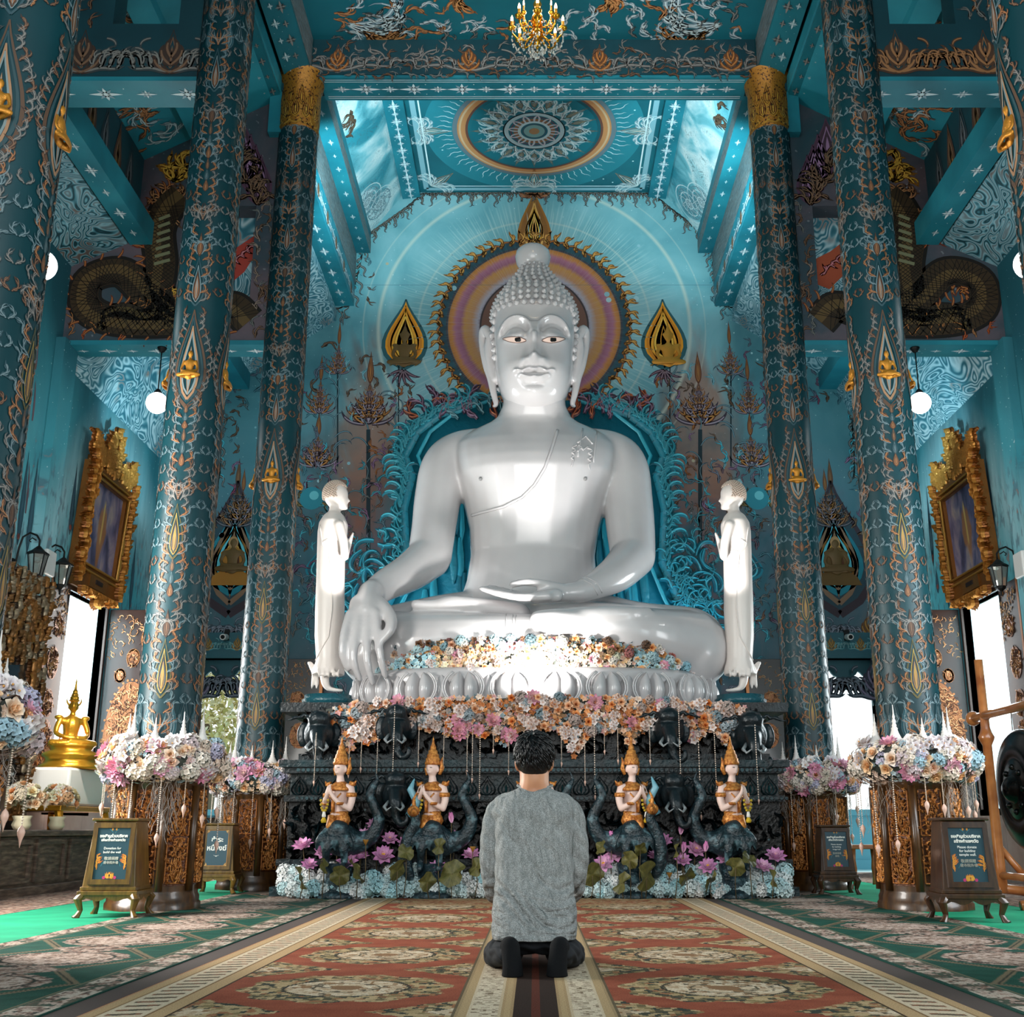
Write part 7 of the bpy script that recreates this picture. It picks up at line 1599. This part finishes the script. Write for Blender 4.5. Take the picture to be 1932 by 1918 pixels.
# ------------------------------------------------------------------ hanging globe lamps, lanterns, cameras
m_globe = mat('lit_globe', 'ffffff', .3, emit='ffffff', es=3.2); m_iron = mat('black_iron', '141414', .5, .6)
for (px, py, Y, zt_, rad, lab) in ((296, 760, Y2+.05, 6.56, .135, 'round white globe lamp hanging by a chain left of the middle left column'), (1736, 760, Y2+.05, 6.56, .135, 'round white globe lamp hanging by a chain right of the middle right column'), (78, 500, Y1+.1, 8.05, .15, 'round white globe lamp half hidden behind the nearest left column'), (1942, 497, Y1+.1, 8.05, .15, 'round white globe lamp at the right edge near the nearest right column')):
    p = PY(px, py, Y); t = thing('globe_pendant', lab, 'pendant lamp', (p.x, p.y, p.z)); MB().ball((0, 0, 0), rad, n=28, k=18).build('globe', m_globe, t, True)
    mb = MB().lathe([(.03, rad-.02), (.05, rad+.01), (.02, rad+.05)], 12); mb.tube([(0, 0, rad+.04), (0, 0, zt_-p.z-.05)], .008, 6); mb.lathe([(.03, zt_-p.z-.06), (.06, zt_-p.z-.01), (.06, zt_-p.z)], 12); mb.build('chain', m_iron, t, True)
    l = light('POINT', 'globe_light', (p.x, p.y-.0, p.z-rad-.03), None, 14, (1, .98, .95), .1)
m_glass = mat('lantern_glass', 'c9c4b8', .1, trans=.7); 
for (px, py, X, lab) in ((70, 1062, -5.72, 'black iron wall lantern on a curled arm, nearer of the two on the left wall'), (117, 1082, -5.72, 'black iron wall lantern on a curled arm, farther of the two on the left wall'), (1885, 1085, 5.72, 'black iron wall lantern on a curled arm on the right wall')):
    p = PX(px, py, X); s = -1 if X < 0 else 1; t = thing('wall_lantern', lab, 'wall lantern', p)
    mb = MB(); mb.lathe([(.02, .2), (.05, .17), (.07, .15), (.12, .12), (.125, .1), (.11, .1)], 6); mb.lathe([(.07, -.14), (.06, -.17), (.02, -.2), (.01, -.26)], 6)
    for k in range(6): a = 2*PI*(k+.5)/6; mb.tube([(.11*math.cos(a), .11*math.sin(a), .1), (.07*math.cos(a), .07*math.sin(a), -.14)], .007, 5)
    mb.build('lantern_cage', m_iron, t); MB().lathe([(.1, .095), (.065, -.135)], 6).build('glass', m_glass, t)
    mb = MB(); P = [(0, 0, .2), (0, 0, .27), (s*.04, 0, .33), (s*.12, 0, .36), (s*.2, 0, .31), (s*.23, 0, .18), (s*.25, 0, .0), (s*.27, 0, -.1)]; mb.tube(P, .012, 8); mb.tube([(s*.04, 0, .27), (s*.09, 0, .3), (s*.12, 0, .27), (s*.1, 0, .25)], .008, 6); mb.box((s*.26, -.04, -.2), (s*.278, .04, .05)); mb.build('arm', m_iron, t, True)
for X, px, py, lab in ((-5.75, 93, 1062, 'white rectangular floodlight between the two left wall lanterns'), (5.75, 1925, 1065, 'white rectangular floodlight at the right edge above the shutter')):
    p = PX(px, py, X); t = thing('floodlight', lab, 'floodlight', p); bev(MB().box((-.03, -.13, -.15), (.03, .13, .15)).build('housing', mat('white_plastic', 'e6e0dc', .4), t), .02); s = -1 if X < 0 else 1; MB().tube([(s*.03, 0, 0), (s*.24, 0, -.02)], .015, 8).build('bracket', m_iron, t)
for px, lab in ((424, 'small security camera above the left doorway'), (1601, 'small security camera above the right doorway')):
    p = PY(px, 1200, YB-.16); t = thing('security_camera', lab, 'camera', p); MB().tube([(0, .08, 0), (0, -.12, -.03)], .05, 12).build('camera_body', mat('white_plastic', 'e6e0dc', .4), t); MB().tube([(0, -.121, -.03), (0, -.125, -.031)], .035, 12).build('lens', m_iron, t); MB().box((-.04, .1, -.05), (.04, .16, .12)).build('mount', m_iron, t)

# ------------------------------------------------------------------ chandelier
p = PY(1014, 62, 11.0); t = thing('chandelier', 'golden candle chandelier with crystal drops hanging from the turquoise ceiling', 'chandelier', p)
m_brass = mat('polished_brass', 'd89a2c', .18, .9); m_cry = mat('crystal', 'f0e8dc', .05, spec=1., trans=.6); m_flame = mat('lit_bulb', 'ffe0b0', .3, emit='ffc890', es=12)
MB().lathe([(.0, -.17), (.02, -.15), (.035, -.12), (.02, -.09), (.05, -.06), (.07, -.02), (.05, .02), (.03, .05), (.055, .1), (.075, .16), (.05, .24), (.03, .3), (.05, .38), (.02, .45), (.01, .5)], 20).build('central_stem', m_brass, t, True)
MB().tube([(0, 0, .5), (0, 0, 11.0-p.z)], .009, 6).build('chain', m_brass, t)
am = MB().tube([(.04, 0, -.03), (.12, 0, -.1), (.22, 0, -.09), (.28, 0, -.02), (.29, 0, .03)], [.014, .013, .012, .011, .011], 8); am.lathe([(.01, .03), (.045, .05), (.05, .065), (.02, .07)], 12, (.29, 0, 0)); am.tube([(.2, 0, -.09), (.19, 0, -.03), (.14, 0, -.02)], .007, 6); me_arm = am.mesh('arm', m_brass)
me_can = MB().tube([(.29, 0, .07), (.29, 0, .15)], .017, 10).mesh('candle', mat('candle_sleeve', 'd8902c', .4)); me_bul = MB().lathe([(.008, .15), (.017, .17), (.014, .2), (.002, .235)], 10, (.29, 0, 0)).mesh('bulb', m_flame)
for ring, (n, sc, dz) in enumerate(((8, 1., 0), (6, .62, .14))):
    for k in range(n): 
        a = place(me_arm, 'arm', t, (0, 0, dz), (0, 0, 2*PI*(k+.5*ring)/n), (sc, sc, 1)); c_ = place(me_can, 'candle', a); place(me_bul, 'bulb', c_)
mb = MB(); rr = random.Random(6)
for k in range(260):
    a = rr.random()*2*PI; R = rr.choice((.29, .29, .18, .22, .1, .06)); z = {.29: -.03, .18: -.1, .22: -.12, .1: -.15, .06: -.2}[R]-rr.random()*.09
    mb.lathe([(.001, .014), (.009, .004), (.009, -.004), (.001, -.016)], 6, (R*math.cos(a), R*math.sin(a), z))
o = mb.build('crystal_drops', m_cry, t); o['kind'] = 'stuff'
light('POINT', 'chandelier_light', (p.x, p.y, p.z+.32), None, 30, (1, .75, .45), .15)

# ------------------------------------------------------------------ left side altar with golden statue
m_bench = mat('weathered_bench_wood', rough=.5, fn=lambda: ramp(noise(vec(coords()[0]*2., coords()[1]*1.2, coords()[2]*9.), 4, 4), [(.3, '3a2c24'), (.5, '5c4a3e'), (.7, '84705f')]))
t = thing('altar_bench', 'long brown panelled wooden bench along the left wall under the golden statue', 'bench', (-5.45, 11.6, 0)); mb = MB().box((-.42, -3, .04), (.36, 3.1, .58)); bev(mb.build('body', m_bench, t), .01)
bev(MB().box((-.44, -3.05, .58), (.42, 3.15, .64)).build('worktop', m_bench, t), .012); bev(MB().box((-.42, -3.02, 0), (.4, 3.12, .1)).build('plinth', m_bench, t), .01)
for k in range(7):
    y = -2.9+.86*k
    for (a, b, c_, d) in ((y, .13, y+.74, .18), (y, .5, y+.74, .55), (y, .18, y+.05, .5), (y+.69, .18, y+.74, .5)): pass
    mb = MB(); [mb.box((.36, a, b), (.385, c_, d)) for (a, b, c_, d) in ((y, .13, y+.74, .18), (y, .5, y+.74, .55), (y, .18, y+.05, .5), (y+.69, .18, y+.74, .5))]; mb.build('panel_moulding', m_bench, t)
p = Vector((-5.5, 13.55, .64)); t = thing('gilt_table', 'low gilt offering table on the bench under the white pedestal', 'table', p)
bev(MB().box((-.36, -.75, .2), (.36, .75, .26)).build('tabletop', m_gold2, t), .01)
for sx in (-1, 1):
    for sy in (-1, 1): MB().tube([(sx*.31, sy*.68, .2), (sx*.34, sy*.71, .1), (sx*.3, sy*.66, .0)], [.05, .035, .045], 8).build('leg', m_gold2, t)
o = bev(MB().box((-5.76, 13.1, .9), (-5.2, 14.25, 1.32)).build('white_pedestal', mat('white_cloth_box', 'f4efe8', .6)), .03); tag(o, 'bright white box pedestal carrying the golden seated statue', 'pedestal')
t = thing('golden_statue', 'golden crowned seated statue with a tall spire on a tiered base by the left window', 'statue', (-5.42, 13.6, 1.32), .75); t.scale = (1.12,)*3
MB().lathe([(.3, 0), (.31, .03), (.26, .06), (.25, .1), (.29, .13), (.28, .16), (.2, .19), (.22, .22), (.24, .25), (.0, .25)], 24, rib=lambda t_, z: 1+.03*math.sin(t_*16)).build('tiered_base', m_gold2, t, True)
me_kg2 = seated_mesh('body', .015, True, 2); me_kg2.materials.append(m_gold2); place(me_kg2, 'body', t, (0, .05, .22), scale=.52)
def bouquet(loc, label, seed, sc=1., n=26, fan=False):
    rr = random.Random(seed); t = thing('flower_arrangement', label, 'flower arrangement', loc)
    MB().lathe([(.06, 0), (.09, .05), (.07, .1), (.09, .14)], 16).build('vase', mat('cream_ceramic', 'd8c8a8', .3), t, True)
    for k in range(n):
        th_, ph = rr.random()*2*PI, math.acos(rr.uniform(-.1, 1)); N = Vector((math.sin(ph)*math.cos(th_), math.sin(ph)*math.sin(th_), math.cos(ph))); kd = rr.choice(('rose', 'rose', 'orchid_cluster', 'hydrangea_head'))
        place(FME[kd], kd, t, Vector((0, 0, .27))+N*.17, N.to_track_quat('Z', 'Y').to_euler(), .12*rr.uniform(.8, 1.2), rr.choice(('f4dcc0', 'f0b888', 'f8ece0', 'e8e4c0')))
bouquet((-5.17, 11.95, .64), 'peach and cream flower arrangement on the bench toward the left edge', 1); bouquet((-5.15, 12.75, .64), 'cream rose arrangement on the bench in front of the white pedestal', 2); bouquet((-5.3, 12.2, .64), 'small pale flower bunch on the bench between the two larger arrangements', 3, n=16)
# carved standing mirror cabinet
t = thing('carved_mirror', 'tall brown carved mirror frame standing on the left bench against the wall', 'mirror', (-5.72, 12.35, .64)); mb = MB(); r = random.Random(14)
mb.box((0, -.62, 0), (.1, .62, 2.55), 0, lin('2c1a10')); on = Orn(Surf(lambda u, v, h: np.stack([.1+h, u, v], 1)), relief=.05, h=0); on.mb = mb
fill(on, lambda u, v: abs(u) > .26 or v > 1.7+.4*abs(u) or v < .3, (-.6, .6, .1, 2.7), .11, .2, [('6a3f1c', 'a8703a'), ('4a2c18', '8a6038'), ('5c4a3c', 'a08a70')], ang=lambda a, b: PI/2+.4*math.sin(a*9), r=r, leaves=3)
mb.build('carved_frame', m_gilt, t, True); MB().box((.1, -.27, .3), (.108, .27, 1.8)).build('mirror_glass', mat('old_mirror', '7a8488', .12, .9), t)
t = thing('carved_screen', 'gold and brown carved screen at the far left edge behind the column', 'screen', (-5.7, 11.1, .64)); mb = MB().box((0, -.5, 0), (.06, .5, 1.9), 0, lin('7a4a18')); on = Orn(Surf(lambda u, v, h: np.stack([.06+h, u, v], 1)), relief=.03, h=0); on.mb = mb
fill(on, lambda u, v: True, (-.48, .48, .05, 1.8), .12, .2, [GLD, ('8a5a1c', 'e0a840')], r=r); mb.build('carved_panel', m_gilt, t, True)

# ------------------------------------------------------------------ gong
t = thing('gong', 'large black bossed gong hanging from the copper coloured stand', 'gong', (4.44, 10.72, 1.0)); m_gong = mat('black_bronze', rough=.25, metal=.6, fn=lambda: mix(lt(.6, noise(vec(*coords()), 30, 3), .1), '121212', '4a4038'))
R = .54; prof = [(0, .16), (.05, .155), (.1, .12), (.12, .08), (.14, .06), (.26, .05), (.28, .035), (.3, .05), (.4, .05), (.44, .03), (.5, .02), (R, -.02), (R+.005, -.1), (R-.03, -.15), (R-.05, -.15), (R-.02, -.02), (.3, .03), (0, .1)]
mb = MB(); n = 48; V = []
for rr_, h in prof:
    for j in range(n): a = 2*PI*j/n; V.append((-h, rr_*math.cos(a), rr_*math.sin(a)))
mb.add(V, [(i*n+j, i*n+(j+1) % n, (i+1)*n+(j+1) % n, (i+1)*n+j) for i in range(len(prof)-1) for j in range(n)]); mb.build('disc', m_gong, t, True)
for k in range(8): a = 2*PI*k/8; MB().ball((-.06, .2*math.cos(a), .2*math.sin(a)), (.025, .028, .028)).build('stud', m_gong, t, True)
for dy in (-.15, .15): MB().tube([(.05, dy, .51), (.05, dy*.9, .76)], .006, 6).build('cord', mat('cord', '5a5048', .8), t)
m_cop = mat('copper_wood', rough=.3, fn=lambda: ramp(noise(vec(*coords()), 6, 2), [(.3, '8a4a20'), (.7, 'c07c44')]), coat=.4)
t = thing('gong_stand', 'orange-brown turned wooden stand holding the black gong', 'stand', (4.5, 10.72, 0))
for y, nm in ((.82, 'post'), (-.82, 'post')):
    MB().lathe([(.055, .06), (.05, .3), (.045, 1.45), (.07, 1.5), (.08, 1.53), (.06, 1.57), (.045, 1.62), (.042, 2.3)], 16, (0, y, 0)).build(nm, m_cop, t, True)
    MB().tube([(-.5, y, .04), (0, y, .1), (.5, y, .04)], .045, 10).build('foot', m_cop, t, True); MB().tube([(.35, y, .06), (0, y, .5)], .035, 8).build('brace', m_cop, t, True)
mb = MB().tube([(0, -1.15, 1.74), (0, 1.1, 1.74)], .045, 14); mb.ball((0, 1.12, 1.74), .075); mb.ball((0, -1.17, 1.74), .075); mb.build('crossbar', m_cop, t, True); MB().tube([(0, -.82, .22), (0, .82, .22)], .035, 10).build('lower_bar', m_cop, t, True)
# low stone dado on the right and left walls, small stool behind the right columns
for s, nm in ((-1, 'left'), (1, 'right')):
    mb = MB(); mb.box((s*(XW-.03), 6, 0), (s*XW, YB, .9)); struct(mb.build('baseboard_'+nm, mat('pink_stone', rough=.4, fn=lambda: mix(lt(abs(rep(coords()[1], .6)), .008, .006)*.5, ramp(noise(vec(*coords()), 2.5, 4), [(.3, 'c09c8c'), (.7, 'dcc4b8')]), '8a6f64'))))
t = thing('wooden_stool', 'small orange-brown stool behind the far right donation box', 'stool', (3.95, 14.3, 0)); bev(MB().box((-.2, -.2, .42), (.2, .2, .47)).build('seat', m_cop, t), .01)
for sx in (-1, 1):
    for sy in (-1, 1): MB().lathe([(.03, 0), (.022, .1), (.03, .2), (.02, .3), (.028, .42)], 10, (sx*.16, sy*.16, 0)).build('leg', m_cop, t, True)

# ------------------------------------------------------------------ outside the doorways
mb = MB().box((-14, YB+.4, -.06), (14, 45, -.02)); struct(mb.build('ground', mat('outside_paving', 'b8dcdc', .6)))
m_bal = mat('balustrade_blue', '6fb4c4', .5)
for s, nm in ((-1, 'left'), (1, 'right')):
    t = thing('balustrade', f'pale blue balustrade with a carved panel outside the {nm} doorway', 'balustrade', (s*5.2, YB+2.2, -.02))
    mb = MB(); mb.box((-2.2, -.12, .9), (2.2, .12, 1.0)); mb.box((-2.2, -.1, 0), (2.2, .1, .16)); mb.box((-2.2, -.05, .16), (2.2, .05, .9)); mb.build('rail_wall', m_bal, t)
    for k in (-1, 0, 1): bev(MB().box((k*1.5-.12, -.16, 0), (k*1.5+.12, .16, 1.1)).build('post', m_bal, t), .02)
    mb = MB(); on = Orn(plane((0, -.05, 0), (1, 0, 0), (0, 0, 1), (0, -1, 0)), relief=.03, h=.0); on.mb = mb; mb.box((-.9, -.08, .22), (-.15, -.05, .86), 0, lin('8a6a58')); on.s = plane((0, -.08, 0), (1, 0, 0), (0, 0, 1), (0, -1, 0))
    fill(on, lambda u, v: True, (-.86, -.2, .26, .8), .1, .16, [('6a4638', 'b09080'), ('4a3a34', '98a8a8')], r=random.Random(3)); mb.ball((-.52, -.1, .52), (.16, .06, .18), 0, lin('7a6a60')); mb.ball((-.52, -.16, .47), (.07, .05, .06), 0, lin('8a7a70')); mb.build('lion_relief', m_gilt, t, True)
rr = random.Random(19); t = thing('tree', 'sunlit yellow-green tree outside the left doorway', 'tree', (-7.0, 25, -.02)); MB().tube([(0, 0, 0), (.1, 0, 1.6), (-.1, 0, 3)], [.16, .12, .05], 10).build('trunk', mat('bark', '6a5a48', .9), t)
mb = MB()
for k in range(5200):
    c0 = rr.choice(((0, 2.9, 1.3), (-1., 2.3, 1.0), (1.1, 2.4, 1.1), (.3, 3.8, 1.0), (1.8, 3.2, .9), (-1.8, 3.3, 1.))); d = Vector((rr.gauss(0, 1), rr.gauss(0, 1), rr.gauss(0, .7))).normalized()*c0[2]*rr.random()**.4; q = Vector((c0[0], 0, c0[1]))+d
    a = Vector((rr.gauss(0, 1), rr.gauss(0, 1), rr.gauss(0, 1))).normalized(); b = a.orthogonal().normalized(); L = rr.uniform(.06, .12); mb.add([tuple(q-a*L), tuple(q+b*L*.4), tuple(q+a*L), tuple(q-b*L*.4)], [(0, 1, 2, 3)], 0, lin(rr.choice(('d8cc98', 'b8a860', 'e8e0c0', 'c8b478', '9a8c50'))))
mb.build('foliage', m_flw, t)

# gilt figures mounted on the back wall
me_dev = seated_mesh('seated_deva', .03, True, 3); me_dev.materials.append(m_gold)
for (px, py, me, sc, col, lab) in ((762, 688, me_dev, .62, 0, 'dark gilt praying deva relief on the back wall left of the halo'), (1262, 688, me_dev, .62, 0, 'gilt praying deva relief on the back wall right of the halo'), (437, 1078, me_monk, .6, 1, 'gilt seated monk relief in a painted niche above the left doorway'), (1580, 1080, me_monk, .6, 1, 'bronze seated monk relief in a painted niche above the right doorway')):
    p = PY(px, py, YB-.02); m2 = me.copy() if (col or px == 762) else me
    if m2 is not me: m2.materials.clear(); m2.materials.append(mat('dark_bronze_gilt', '6a4c20', .5, .2))
    tag(place(m2, 'wall_relief', None, p, (0, 0, 0), (sc, .1, sc)), lab, 'relief')
